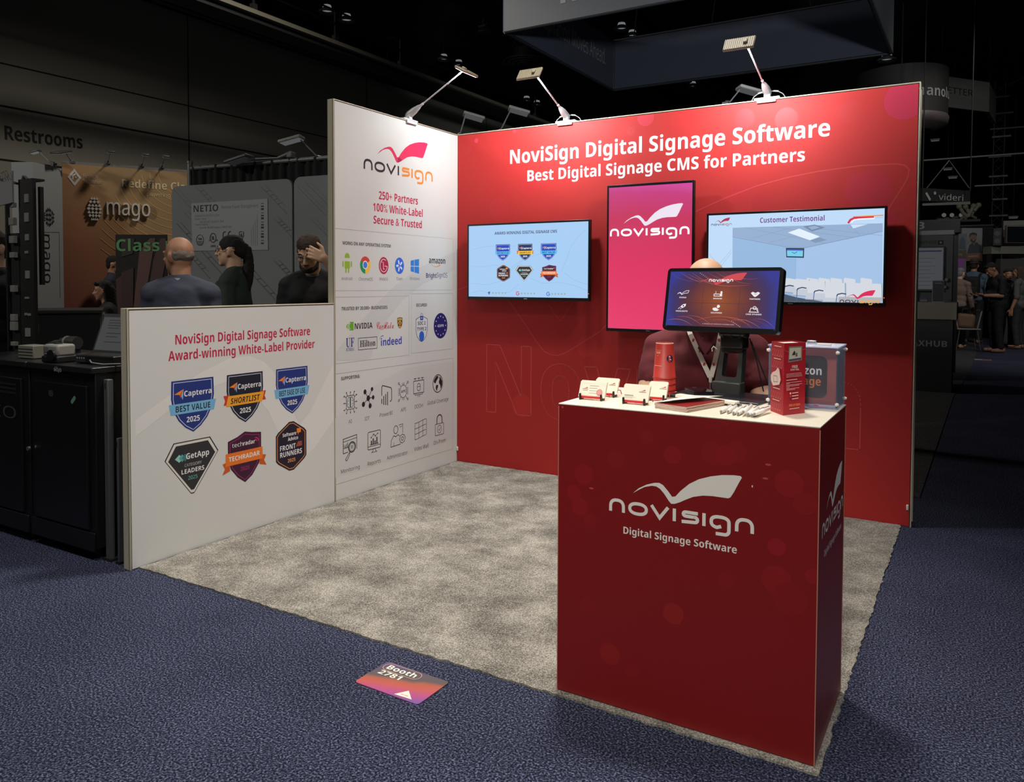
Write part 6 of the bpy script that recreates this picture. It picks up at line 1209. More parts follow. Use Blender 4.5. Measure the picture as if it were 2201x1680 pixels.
p = on_top(200, 783); t = simple('power_unit', 'flat black power unit with white lights before the laptop', 'device', (p.x, p.y+0.07, CT), 0.12, [('case', lambda b: b.box((0, 0, 0.024), (0.27, 0.14, 0.04), bev=0.006), mat((22, 22, 24), 0.35)), ('label_panel', lambda b: b.box((-0.095, -0.0705, 0.022), (0.07, 0.002, 0.026)), mat((40, 40, 42), 0.5)), ('foot', lambda b: b.box((0, 0, 0.002), (0.24, 0.11, 0.004)), BLKM), ('cable', lambda b: b.tube([(-0.03, -0.07, 0.02), (0.02, -0.10, 0.012), (0.1, -0.1, 0.008), (0.17, -0.06, 0.01)], 0.004, 6), GRY)])
for i in range(4): b = MB(); b.box((-0.118+0.016*i, -0.072, 0.029), (0.005, 0.001, 0.006)); b.build('indicator', mat((180, 180, 176), em=0.2), t)
p = on_top(113, 779); t = simple('handheld_device', 'grey and black boxy device between white unit and power unit', 'device', (p.x, p.y+0.035, CT), 0.1, [('shell', lambda b: b.box((0, 0, 0.062), (0.115, 0.10, 0.06), bev=0.012), mat((128, 126, 120), 0.5)), ('dark_base', lambda b: b.box((0, 0, 0.018), (0.125, 0.11, 0.035), bev=0.008), mat((18, 18, 18), 0.5)), ('dial', lambda b: b.cone((0.025, -0.056, 0.04), (0.025, -0.066, 0.04), 0.028), mat((22, 22, 22), 0.4)), ('badge', lambda b: b.box((-0.03, -0.051, 0.066), (0.035, 0.002, 0.026)), mat((96, 94, 88), 0.5)), ('button', lambda b: b.box((-0.01, 0, 0.095), (0.03, 0.03, 0.006)), BLKM)])
p = on_top(52, 771); t = simple('metering_unit', 'pale ribbed box device at the cabinet end near the rack', 'device', (p.x, p.y+0.05, CT), 0.08, [('case', lambda b: b.box((0, 0, 0.036), (0.13, 0.09, 0.068), bev=0.004), mat((118, 116, 104), 0.6)), ('foot', lambda b: b.box((0, 0, 0.001), (0.11, 0.07, 0.002)), BLKM)])
for z in (0.02, 0.036, 0.052): b = MB(); b.box((0, -0.0455, z), (0.118, 0.002, 0.003)); b.build('groove', BLKM, t)
p = on_top(83, 770); simple('plug_adapter', 'tiny white plug adapter between two devices on the cabinet', 'adapter', (p.x, p.y+0.09, CT), 0, [('body', lambda b: b.box((0, 0, 0.02), (0.028, 0.03, 0.04), bev=0.004), WHD), ('pins', lambda b: b.box((0, -0.018, 0.02), (0.01, 0.008, 0.014)), CHR)])
p = floor_at(100, 744, 0.985); simple('tray', 'flat grey tray lying behind the pale devices', 'tray', (p.x, p.y, CT), 0.05, [('board', lambda b: b.box((0, 0, 0.05), (0.30, 0.10, 0.012), bev=0.003), GRY), ('stand', lambda b: b.box((0, 0, 0.022), (0.24, 0.08, 0.044)), BLKM)])
p = floor_at(150, 735, CT+0.08); t = simple('power_connector', 'fat black power connector with looped cable behind the laptop', 'connector', (p.x, p.y, CT), 0.15, [('body', lambda b: b.tube([(-0.06, 0, 0.08), (-0.02, 0, 0.08), (0.0, 0, 0.08), (0.06, 0, 0.078)], [0.022, 0.026, 0.032, 0.034], 12), mat((40, 40, 38), 0.5)), ('ring', lambda b: b.tube([(-0.02, 0, 0.08), (-0.012, 0, 0.08)], 0.034, 12), GRY), ('cable', lambda b: b.tube([(-0.06, 0, 0.08), (-0.11, 0, 0.078), (-0.16, -0.01, 0.06), (-0.15, -0.02, 0.035), (-0.08, -0.03, 0.03), (0.03, -0.04, 0.02)], 0.011, 8), mat((46, 46, 46), 0.5)), ('cradle', lambda b: b.box((0, 0, 0.022), (0.10, 0.05, 0.044)), BLKM)])
# black covered counter behind
t = thing('covered_counter', 'long black counter behind the cabinets, papers on its end', 'counter', (-3.05, -1.2, 0)); p0 = deep(70, 664, 6.0); p1 = deep(214, 660, 6.2); slab((p0.x, p0.y, 0), (p1.x, p1.y, 0), 1.09, 0.6, 'body', mat((20, 20, 20), 0.7), t)
d_ = (p1-p0); d_.z = 0; d_.normalize(); n_ = V((-d_.y, d_.x, 0)); b = MB(); b.box((p0+p1)/2+n_*0.3-V((0, 0, (p0.z+p1.z)/2-1.105)), ((p1-p0).length+0.04, 0.64, 0.03), Matrix.Rotation(math.atan2(d_.y, d_.x), 3, 'Z'), bev=0.006); b.build('top_plate', mat((34, 34, 34), 0.5), t, world=True)
p = p1+d_*0.030; t = thing('paper_sheet', 'white paper bundle hanging at the black counter end', 'paper', (p.x, p.y, 0.93), math.atan2(d_.y, d_.x)+1.57)
for i in range(3): b = MB(); b.box((-0.08+0.01*i, -0.004+0.006*i, 0.08), (0.14, 0.003, 0.17), Matrix.Rotation(0.12*(i-1), 3, 'Y')); b.build('sheet', mat((120, 120, 118), 0.6), t)
# ------------------------------------------------------------------ right: stands and signs along the far aisle
# counter of the next stand
k0 = floor_at(1968, 846); k1 = floor_at(2045, 845.5); kx0, kx1, ky = 2.20, k1.x, k1.y; zt3 = hit(2030, 650, (0, ky, 0), (0, 1, 0)).z; zm3 = hit(2030, 687, (0, ky, 0), (0, 1, 0)).z
t = thing('reception_counter', 'dark stand counter with pale upper band behind the red wall end', 'counter', ((kx0+kx1)/2, ky+0.25, 0.007))
b = MB(); b.box2((kx0, ky, 0.007), (kx1, ky+0.5, zm3), 0.004); b.build('body', mat((44, 45, 47), 0.6), t, world=True)
b = MB(); b.box2((kx0-0.01, ky-0.02, zm3), (kx1+0.04, ky+0.52, zt3), 0.006); b.build('upper_band', mat((128, 122, 112), 0.6), t, world=True)
A = Art((0, ky, 0), (1, 0, 0), (0, 0, 1), t, eps=0.001, base=0.002); A.begin('lettering'); a = A.px(1940, 742); e = A.px(2036, 740); A.text('MAXHUB', a, (e[0], a[1]), 0.075, 'b', (150, 150, 150)); A.end()
# its display wall
dp = 7.9; q = hit(2049, 540, (0, dp, 0), (0, 1, 0)); dz = hit(2045, 500, (0, dp, 0), (0, 1, 0)).z
t = thing('media_wall', 'grey stand panel with large white screen behind the dark counter', 'stand wall', (2.2, dp, 0.007)); b = MB(); b.box2((1.5, dp, 0.007), (q.x, dp+0.25, dz), 0.01); b.build('panel_body', mat((84, 86, 90), 0.6), t, world=True)
b = MB(); b.box2((1.5, dp-0.01, dz-0.03), (q.x+0.01, dp+0.26, dz+0.04), 0.01); b.build('top_rail', mat((150, 150, 148), 0.5), t, world=True)
sx = hit(2027, 575, (0, dp, 0), (0, 1, 0)).x; s0 = hit(2000, 622, (0, dp, 0), (0, 1, 0)).z; s1 = hit(2000, 533, (0, dp, 0), (0, 1, 0)).z
b = MB(); b.box2((1.52, dp-0.04, s0-0.03), (sx+0.02, dp, s1+0.02), 0.005); o = b.build('screen_frame', BLK, t, world=True)
b = MB(); b.box2((1.55, dp-0.044, s0), (sx, dp-0.039, s1)); b.build('screen', mat((74, 76, 80), em=0.75), o, world=True)
A = Art((0, dp-0.045, 0), (1, 0, 0), (0, 0, 1), t, eps=0.001, base=0.001, em=0.6); A.begin('screen_print'); A.quad(1.6, s1-0.055, sx-0.02, s1-0.035, (34, 38, 60))
for i in range(9): A.quad(1.7+0.03*(i % 3), s1-0.15-0.055*i, sx-0.1-0.05*(i % 2), s1-0.142-0.055*i, (64, 66, 70))
A.end(); A = Art((0, dp, 0), (1, 0, 0), (0, 0, 1), t, eps=0.001, base=0.002); A.begin('lettering'); a = A.px(1983, 524); e = A.px(2013, 523); A.text('management', (a[0]-0.24, a[1]), (e[0], a[1]), 0.055, 'r', (36, 36, 40)); c = A.px(2022, 521); A.quad(c[0]-0.035, c[1]-0.03, c[0]+0.035, c[1]+0.03, (24, 24, 26)); A.disc(c[0], c[1], 0.013, (150, 150, 150)); A.end()
# fascia above
f0 = hit(2063, 500, (0, 9.0, 0), (0, 1, 0)); fz = hit(2063, 470, (0, 9.0, 0), (0, 1, 0)).z; t = thing('fascia_board', 'dark stand fascia board above the grey panel', 'fascia', (2, 9.0, f0.z)); b = MB(); b.box2((0.8, 9.0, f0.z), (f0.x, 9.3, fz), 0.01); b.build('board', mat((44, 44, 46), 0.7), t, world=True); b = MB(); b.box2((f0.x-0.1, 9.05, 0.008), (f0.x-0.02, 9.25, f0.z)); b.build('leg', mat((40, 40, 42), 0.7), t, world=True)
A = Art((0, 9.0, 0), (1, 0, 0), (0, 0, 1), t, eps=0.001, base=0.003); A.begin('lettering'); a = A.px(1987, 492); A.text('MAXHUB', (a[0]-0.9, a[1]), (a[0], a[1]), 0.11, 'b', (120, 120, 120)); A.end()
# leaflet stand on the counter
l0 = hit(2003, 648, (0, ky+0.1, 0), (0, 1, 0)); l1 = hit(2030, 602, (0, ky+0.1, 0), (0, 1, 0)); t = thing('leaflet_stand', 'framed leaflet with white heading on the dark stand counter', 'sign', ((l0.x+l1.x)/2, ky+0.1, zt3)); w = l1.x-l0.x; h = l1.z-zt3
b = MB(); b.box((0, 0, h/2), (w, 0.012, h), bev=0.003); b.box((0, 0.03, 0.004), (w, 0.08, 0.008)); b.build('frame', mat((120, 120, 122), 0.4), t); b = MB(); b.box((0, -0.007, h/2), (w*0.9, 0.002, h*0.92)); b.build('print', mat((46, 48, 56), 0.6, vary=0.3, bscale=30), t)
A = Art((t.location.x-w/2, ky+0.091, zt3), (1, 0, 0), (0, 0, 1), t, eps=0.0005); A.off = V(t.location); A.begin('lettering'); A.text('Your Meeting', (w*0.2, h*0.84), (w*0.8, h*0.84), 0.016, 'b', (150, 150, 152)); A.end()
l0 = hit(1985, 647, (0, ky+0.1, 0), (0, 1, 0)); t = thing('flyer_stack', 'small bluish flyer stack on the dark stand counter', 'flyers', (l0.x, ky+0.15, zt3)); b = MB(); b.box((0, 0, 0.03), (0.09, 0.06, 0.06), bev=0.003); b.build('flyers', mat((60, 66, 84), 0.6), t); b = MB(); b.box((0, -0.031, 0.02), (0.085, 0.002, 0.025)); b.build('print', mat((110, 104, 96), 0.6), t)
for i, (x, y, r) in enumerate(((2030, 601, 5), (2027, 617, 4))): q = hit(x, y, (0, dp-0.05, 0), (0, 1, 0)); b = MB(); b.ell((0, 0, 0), (r*0.0055, 0.03, r*0.0062)); o = b.build('wall_camera', mat((140, 136, 124), 0.5)); o.location = (q.x+0.03, dp-0.03, q.z); tag(o, ('upper', 'lower')[i]+' small pale round device on the grey stand panel edge', 'device')
# hanging signs
def hang(lb, pL, pR, yT, d0, d1, th, m, side=None, name='hanging_sign'):
    a, e = deep(*pL, d0), deep(*pR, d1); t = thing(name, lb, 'hanging sign', ((a.x+e.x)/2, (a.y+e.y)/2, a.z)); zt = deep(pL[0], yT, d0).z
    slab(a, e, zt, th, 'board', m, t, (a.z+e.z)/2)
    for q in (a, e): b = MB(); b.tube([(q.x, q.y, zt), (q.x, q.y, 7.6)], 0.012, 5); b.build('sling', DST, t, world=True)
    return t, a, e, zt
GS = mat((112, 114, 112), 0.8, name='pale_banner_cloth')
t, a, e, zt = hang('pale grey hanging sign lettered BETTER at upper right', (2022, 243), (2126, 226), 163, 19, 19.6, 0.1, GS); A = art_on(a, e, t, 0.002); A.begin('lettering'); A.ptext('BETTER', (2024, 206), (2091, 200), 14, 'r', (40, 40, 40)); A.end()
q = deep(2138, 262, 21.0); slab((e.x, e.y, (a.z+e.z)/2), (q.x+0.02, q.y, e.z), zt, 0.1, 'side_board', GS, t, (a.z+e.z)/2)
t, a, e, zt = hang('black hanging box sign lettered videri at right', (1982, 436), (2085, 432), 404, 15.5, 15.9, 1.2, mat((22, 22, 22), 0.7)); A = art_on(a, e, t, 0.002); A.begin('lettering'); A.ptext('videri', (2017, 431), (2070, 430), 13, 'r', (150, 150, 150)); A.begin('emblem'); A.line([A.px(1990, 414), A.px(1999, 430)], 0.05, (150, 150, 150)); q = A.px(2009, 415); A.disc(q[0], q[1], 0.032, (150, 150, 150)); A.begin('pale_edge'); A.poly([A.px(*p) for p in ((1982, 442), (2085, 439), (2085, 433), (1982, 437))], (100, 100, 98)); A.end()
for x in (1990, 2045, 2085): p = deep(x, 400, 15.8); r2 = deep(2040 if x != 2045 else 2047, 345, 15.8); b = MB()
b.tube([deep(1992, 404, 15.8), deep(2040, 345, 15.8), deep(2083, 404, 15.8)], 0.012, 5); b.build('hanger_cable', mat((70, 70, 70), 0.5), t, world=True)
# round black sign
c0 = deep(1985, 225, 17.5); rr = 0.47; zt = deep(2025, 160, 17.5).z; zb_ = deep(2025, 256, 17.5).z; zs = deep(2025, 275, 17.5).z
t = thing('hanging_sign', 'round black drum sign hanging behind the red wall corner', 'hanging sign', (c0.x-0.5, c0.y, zb_)); R_ = (deep(2026, 225, 17.5)-c0).length+0.5; b = MB(); cc = V((c0.x-0.5*RT.x, c0.y-0.5*RT.y, 0))
b.lathe([(R_, zb_), (R_, zt)], cc, 40); b.lathe([(R_*0.97, zt), (R_*0.97, zb_)], cc, 40); b.build('drum', mat((14, 14, 14), 0.7), t, world=True); b = MB(); b.lathe([(R_*1.0, zb_), (R_*1.03, zb_-0.05), (R_*1.0, zs), (R_*0.7, zs-0.12)], cc, 40); b.build('lower_ring', mat((64, 58, 58), 0.6), t, world=True)
ang0 = math.atan2((deep(1990, 225, 17.5)-cc).y, (deep(1990, 225, 17.5)-cc).x); vs, fs, x0, x1 = glyphs('nanolumens', 'b'); b = MB(); zl = deep(2010, 222, 17.5).z; vdir = math.atan2(-FW.y, -FW.x)
best = min((vdir+0.01*i for i in range(-150, 151)), key=lambda a_: abs(to_px(cc+V((R_*math.cos(a_), R_*math.sin(a_), zl)))[0]-1989)); wn = glyphs('n', 'b'); best -= (wn[3]-wn[2]+0.05)*0.30/R_
b.add([cc+V((math.cos(best+(x-x0)*0.30/R_)*(R_+0.01), math.sin(best+(x-x0)*0.30/R_)*(R_+0.01), zl-0.04+y*0.30)) for x, y in vs], fs, False); b.build('lettering', mat((120, 120, 120), 0.6), t, world=True, fix=False)
b = MB(); b.tube([cc+V((0, 0, zt)), cc+V((0, 0, 7.6))], 0.02, 6); b.build('hanger', DST, t, world=True)
# lattice tower with lamps, pipes
p = deep(2152, 120, 24); t = thing('lighting_truss', 'dark vertical lattice truss with small lamps at far right', 'truss', (p.x, p.y, 2.0)); b = MB()
for dx, dy in ((-0.14, -0.14), (0.14, -0.14), (0.14, 0.14), (-0.14, 0.14)): b.tube([(dx, dy, 0.0), (dx, dy, 7.6-2.0)], 0.022, 6)
b.build('chord', mat((46, 46, 46), 0.5), t)
for i in range(16): b = MB(); z = 0.7+0.3*i; b.tube([(-0.14, -0.14, z), (0.14, -0.14, z+0.3)], 0.012, 5); b.tube([(0.14, -0.14, z), (-0.14, -0.14, z+0.3)], 0.012, 5); b.build('brace', mat((42, 42, 42), 0.5), t)
for i, (z, w_) in enumerate(((1.0, 0.3), (1.5, 0.5), (2.0, 0.4), (2.7, 0.5), (3.3, 0.6), (3.9, 0.5), (4.6, 0.7), (5.1, 0.4))): b = MB(); b.box((0.03*(i % 3), -0.2, z), (w_, 0.1, 0.06), bev=0.01); b.build('strip_lamp', mat((96, 96, 96), 0.5), t)
for lb, q in (('thin pale pipe crossing at right below the BETTER sign', ((2128, 278, 20), (2260, 268, 20))), ('thin grey pipe crossing at right above the videri sign', ((1985, 345, 18), (2260, 325, 18))), ('thin grey cable bar at right behind the videri sign', ((2095, 400, 18), (2260, 392, 18))), ('slanted thin rod at upper right beside the lattice truss', ((2165, 182, 22), (2240, 152, 22)))):
    b = MB(); p0, p1 = deep(*q[0]), deep(*q[1]); b.tube([p0, p1], 0.022, 6); o = b.build('ceiling_pipe', mat((84, 84, 84), 0.5)); tag(o, lb, 'pipe')
for i, (x, y, lb) in enumerate(((2010, 300, 'small pale strip lamp under the round drum sign'), (2037, 362, 'upper of two small strip lamps above the videri sign'), (2048, 380, 'lower of two small strip lamps above the videri sign'), (2130, 116, 'small strip lamp left of the lattice truss top'), (2178, 466, 'single small white lamp at the right edge'))):
    p = deep(x, y, 22); t = thing('strip_lamp', lb, 'lamp', p); b = MB(); b.box((0, 0, 0), (0.24, 0.12, 0.05), bev=0.01); b.build('housing', mat((110, 110, 108), 0.5), t); b = MB(); b.box((0, 0, -0.03), (0.2, 0.1, 0.02)); b.build('diffuser', mat((200, 200, 196), em=0.10), t); b = MB(); b.tube([(0, 0, 0.02), (0, 0, 7.6-p.z)], 0.01, 5); b.build('stem', DST, t)
# dark open grid of the far stand, with its lights
t = thing('open_ceiling_grid', 'dark slatted ceiling grid of the far stand with small lights', 'grid', deep(2040, 458, 23)); b = MB(); p0, p1 = deep(2014, 468, 23), deep(2112, 462, 24)
for i in range(8): o_ = V((0, 0.35*i, 0.04*i)); b.tube([p0+o_, p1+o_], 0.035, 4)
b.build('slat', mat((34, 34, 34), 0.6), t, world=True); b = MB(); b.tube([p0-V((0, 0, 0.06)), deep(2066, 466, 23)], 0.05, 6); b.build('front_rail', mat((110, 110, 108), 0.5), t, world=True)
for x in (2029, 2046, 2066): b = MB(); b.ell(deep(x, 462, 22.8), 0.06, nu=10, nv=6); b.build('spot', mat((190, 190, 184), em=0.16), t, world=True)
t = thing('sculpted_letter', 'pale branching letter sculpture above the portrait poster', 'sculpture', deep(2083, 480, 20.6)); GRN = mat((112, 114, 96), 0.6); D2 = lambda x, y: deep(x, y, 20.6)+V((0, 0, 0.10))
for pts in (((2061, 452), (2070, 466), (2080, 474)), ((2075, 453), (2083, 466)), ((2092, 451), (2080, 474)), ((2103, 449), (2093, 462))): b = MB(); b.tube([D2(*q) for q in pts], 0.05, 8); b.ell(D2(*pts[0]), 0.075, nu=10, nv=6); b.build('branch', GRN, t, world=True)
for pts in (((2076, 480), (2070, 474), (2062, 483)), ((2092, 463), (2088, 472), (2098, 477)), ((2070, 482), (2090, 484))): b = MB(); b.tube([D2(*q) for q in pts], 0.04, 8); b.build('root', mat((84, 86, 70), 0.6), t, world=True)
b = MB(); b.box(D2(2083, 482.2), (0.5, 0.2, 0.06)); b.build('plinth', mat((30, 30, 30)), t, world=True)
# far stand walls
p0, p1 = deep(2062, 486, 20.5), deep(2135, 484, 20.5); t = thing('stand_wall', 'black far stand wall carrying the portrait poster', 'wall panel', ((p0.x+p1.x)/2, (p0.y+p1.y)/2, 0)); slab((p0.x, p0.y, 0), (p1.x, p1.y, 0), p0.z, 0.3, 'board', mat((18, 18, 18), 0.7), t); b = MB(); b.tube([p0+V((0, -0.01, 0)), p1+V((0, -0.01, 0))], 0.03, 5); b.build('top_rail', mat((60, 60, 60)), t, world=True)
p0, p1 = deep(2066, 561, 20.2), deep(2110, 561, 20.2); t = thing('portrait_poster', 'poster of a smiling bearded person in dark jacket, brown band below', 'poster', ((p0.x+p1.x)/2, (p0.y+p1.y)/2, p0.z)); zt = deep(2066, 490, 20.2).z; slab(p0, p1, zt, 0.05, 'poster_board', mat((124, 126, 128), 0.7), t)
A = art_on(p0, p1, t, 0.003, base=0.004); A.begin('picture')
for pts, c in (([(2078, 545), (2083, 527), (2090, 521), (2100, 521), (2108, 528), (2110, 545)], (60, 66, 72)), ([(2083, 509), (2086, 502), (2092, 500), (2098, 503), (2099, 512), (2096, 520), (2090, 521), (2085, 517)], (112, 96, 86)), ([(2082, 510), (2084, 502), (2091, 499), (2099, 502), (2099, 508), (2096, 504), (2088, 504)], (58, 52, 46)), ([(2086, 514), (2096, 514), (2095, 520), (2088, 520)], (70, 58, 50)), ([(2089, 515), (2094, 515), (2092, 517)], (190, 186, 180)), ([(2088, 521), (2096, 521), (2092, 530)], (90, 90, 96)), ([(2076, 545), (2110, 543), (2110, 561), (2066, 561), (2066, 553)], (118, 84, 74)), ([(2080, 550), (2100, 549), (2100, 551), (2080, 552)], (150, 130, 120))): A.poly([A.px(*q) for q in pts], c)
A.end()
p0, p1 = deep(2049, 557, 19.6), deep(2077, 557, 19.6); t = thing('info_panel', 'brown and white information panel left of the portrait poster', 'panel', ((p0.x+p1.x)/2, (p0.y+p1.y)/2, 0)); zt = deep(2049, 502, 19.6).z; slab((p0.x, p0.y, 0.008), (p1.x, p1.y, 0.008), zt, 0.1, 'board', mat((96, 98, 100), 0.7), t); A = art_on(p0, p1, t, 0.003, base=0.004); A.begin('brown_band'); A.poly([A.px(*q) for q in ((2048, 539), (2077, 537), (2077, 555), (2048, 555))], (84, 74, 66)); A.begin('lettering'); A.ptext('Display', (2052, 549), (2068, 548), 5, 'r', (150, 140, 130)); A.begin('picture'); A.poly([A.px(*q) for q in ((2060, 533), (2064, 512), (2070, 508), (2074, 518), (2074, 535))], (70, 82, 96)); A.end()
p0, p1 = deep(2048, 576, 18.2), deep(2072, 576, 18.2); t = thing('purple_panel', 'small purple board under the brown information panel', 'panel', ((p0.x+p1.x)/2, (p0.y+p1.y)/2, p0.z)); slab(p0, p1, deep(2048, 556, 18.2).z, 0.04, 'board', mat((124, 70, 140), 0.6), t); b = MB(); b.box(((p0.x+p1.x)/2, (p0.y+p1.y)/2+0.06, p0.z/2), (0.06, 0.06, p0.z)); b.build('post', DST, t, world=True)
# shelving and screen at the right edge
p0, p1 = deep(2131, 545, 19), deep(2230, 541, 19); t = thing('display_shelf', 'pale shelf unit with framed dark screen at right edge', 'shelf', ((p0.x+p1.x)/2, (p0.y+p1.y)/2, 0)); z1, z2 = deep(2140, 529, 19).z, p0.z; slab(p0, p1, z1, 0.35, 'shelf_board', mat((108, 106, 98), 0.6), t); SHW = mat((92, 90, 84), 0.6)
zt = deep(2160, 480, 19).z; q0 = deep(2156, 525, 19.3); slab((q0.x, q0.y+0.2, 0), (p1.x, p1.y+0.2, 0), zt+0.1, 0.1, 'back_board', SHW, t); q0, q1 = deep(2163, 522, 19.1), deep(2235, 520, 19.1); slab(q0, q1, deep(2163, 484, 19.1).z, 0.08, 'screen_frame', SHW, t); q0, q1 = deep(2167, 519, 19.05), deep(2232, 517, 19.05); slab(q0, q1, deep(2167, 487, 19.05).z, 0.04, 'screen', mat((22, 26, 30), 0.2), t)
q0, q1 = deep(2150, 600, 19), deep(2230, 600, 19); slab((q0.x, q0.y, 0), (q1.x, q1.y, 0), deep(2150, 556, 19).z, 0.2, 'lower_panel', mat((64, 64, 62), 0.6), t)
q0 = deep(2143, 528, 18.9); t = thing('loudspeaker', 'black boxy loudspeaker standing on the pale shelf', 'speaker', (q0.x, q0.y+0.1, z1)); b = MB(); b.box((0, 0, 0.22), (0.2, 0.2, 0.44), bev=0.02); b.build('cabinet', BLKM, t)
for z in (0.12, 0.3): b = MB(); b.cone((0, -0.1, z), (0, -0.108, z), 0.06); b.build('cone', mat((50, 50, 50), 0.5), t)
# chair with bag
p = floor_at(2076, 752); t = thing('chair', 'white shell chair with thin legs, brown bag on its seat', 'chair', (p.x, p.y, 0.008), 0.25); WS = mat((128, 130, 132), 0.5)
b = MB(); b.box((0, 0, 0.44), (0.44, 0.42, 0.03), bev=0.012); b.build('seat', WS, t); b = MB(); b.box((0.20, 0.02, 0.64), (0.03, 0.40, 0.40), Matrix.Rotation(0.2, 3, 'Y'), bev=0.012); b.box((-0.22, 0.0, 0.54), (0.03, 0.36, 0.18), Matrix.Rotation(-0.25, 3, 'Y'), bev=0.012); b.build('shell', WS, t)
for x, y in ((-0.18, -0.17), (0.18, -0.17), (-0.18, 0.17), (0.18, 0.17)): b = MB(); b.tube([(x*0.9, y*0.9, 0.43), (x*1.25, y*1.1, 0.0)], 0.013, 8); b.build('leg', mat((110, 110, 110), 0.3, 0.6), t)
tb = thing('shoulder_bag', 'brown bag with dark handles lying on the white chair', 'bag', (p.x-0.02, p.y-0.02, 0.466), 0.2); b = MB(); b.box((0, 0, 0.15), (0.34, 0.2, 0.30), Matrix.Rotation(0.08, 3, 'Y'), bev=0.06); b.build('bag_body', mat((110, 82, 62), 0.7), tb)
for y in (-0.05, 0.05): b = MB(); b.tube([(-0.08, y, 0.28), (-0.06, y, 0.40), (0.06, y, 0.40), (0.08, y, 0.28)], 0.012, 6); b.build('handle', mat((24, 22, 20)), tb)
# aisle sticker
p = floor_at(2112, 773); t = thing('floor_sticker', 'thin red and white sticker on the far blue aisle', 'floor sticker', (p.x, p.y, 0.0), 0.1); b = MB(); b.box((0, 0, 0.003), (0.27, 0.16, 0.006)); b.build('base', mat((150, 146, 140), 0.6), t); b = MB(); b.box((0.06, 0, 0.0065), (0.14, 0.15, 0.001)); b.build('red_half', mat((150, 60, 60), 0.6), t)
# ------------------------------------------------------------------ people
def remesh(mb, voxel, smooth=2, name='body'):
    me = bpy.data.meshes.new(name); me.from_pydata(mb.v, [], mb.f); o = bpy.data.objects.new('tmp', me); COL.objects.link(o)
    m = o.modifiers.new('r', 'REMESH'); m.mode = 'VOXEL'; m.voxel_size = voxel; m.use_smooth_shade = True
    s = o.modifiers.new('s', 'SMOOTH'); s.factor = 0.5; s.iterations = smooth
    dg = bpy.context.evaluated_depsgraph_get(); dg.update(); out = bpy.data.meshes.new_from_object(o.evaluated_get(dg)); out.name = name
    bpy.data.objects.remove(o); bpy.data.meshes.remove(me); return out
def crease(me, amp, sc, seed=0.0):
    from mathutils import noise
    for v in me.vertices:
        p = v.co*sc+V((seed, 0, 0)); n = noise.noise((p.x*1.0, p.y*1.0, p.z*2.2))+0.5*noise.noise((p.x*2.3, p.y*2.3, p.z*4.0)); v.co += v.normal*(amp*n)
def hand(mb, w, d, pn, side, curl=0.5, s=1.0, spread=1.0):
    """w wrist, d along the palm, pn palm normal; five fingers and a thumb on the side"""
    d = V(d).normalized(); pn = (V(pn)-d*V(pn).dot(d)).normalized(); sd = d.cross(pn)*side; L = 0.088*s; w = V(w)
    for k in range(4): o = sd*(0.030-0.020*k)*s; mb.cap(w+d*0.012*s+o*0.7, w+d*L*(0.96-0.03*abs(k-1))+o, 0.0145*s, 0.0115*s, 10)
    for k, ln in enumerate((0.070, 0.080, 0.074, 0.058)):
        o = w+d*L*(0.98-0.03*abs(k-1))+sd*(0.031-0.0207*k)*s; dd = (d+sd*(0.12-0.08*k)*spread).normalized(); a = 0.0
        for j, (fr, r0, r1) in enumerate(((0.45, 0.0095, 0.0088), (0.32, 0.0088, 0.0080), (0.23, 0.0080, 0.0066))):
            a += curl*(0.55 if j == 0 else 0.75)*(1+0.12*k); q = (dd*math.cos(a)-pn*(-math.sin(a))).normalized(); e = o+q*ln*fr*s; mb.cap(o, e, r0*s, r1*s, 8); o = e
    o = w+d*0.022*s+sd*0.030*s; q = (d*0.62+sd*0.78).normalized(); e = o+q*0.040*s; mb.cap(o, e, 0.0135*s, 0.0108*s, 8); q = (d*0.9+sd*0.25+pn*curl*0.5).normalized(); e2 = e+q*0.032*s; mb.cap(e, e2, 0.0105*s, 0.0095*s, 8); mb.cap(e2, e2+(q+pn*0.2).normalized()*0.024*s, 0.0092*s, 0.0075*s, 8)
def head_prims(mb, c, R, s=1.0, jaw=1.0):
    P = lambda x, y, z: c+R @ V((x*s, y*s, z*s)); E = lambda p, r: mb.ell(P(*p), tuple(q*s for q in r), R, 18, 12)
    E((0, 0.012, 0.036), (0.074, 0.094, 0.086)); E((0, -0.024, -0.042), (0.058*jaw, 0.062, 0.072)); E((0, -0.066, -0.094), (0.026*jaw, 0.022, 0.022)); E((0, 0.03, -0.02), (0.062, 0.06, 0.07))
    mb.cap(P(0, -0.086, 0.016), P(0, -0.110, -0.026), 0.008*s, 0.0135*s, 10)
    for q in (-1, 1):
        mb.cap(P(q*0.016, -0.085, 0.026), P(q*0.046, -0.072, 0.026), 0.010*s, 0.009*s, 8); E((q*0.036, -0.066, -0.016), (0.022, 0.018, 0.018)); E((q*0.075, 0.012, -0.008), (0.010, 0.020, 0.032)); E((q*0.080, 0.018, 0.006), (0.008, 0.018, 0.018)); E((q*0.012, -0.100, -0.030), (0.009, 0.009, 0.007))
    E((0, -0.084, -0.056), (0.024, 0.010, 0.007)); E((0, -0.082, -0.068), (0.021, 0.010, 0.008))
SKIN = {'light': mat((214, 170, 140), 0.55, name='skin'), 'mid': mat((176, 128, 100), 0.55, name='skin'), 'tan': mat((150, 106, 82), 0.55, name='skin')}
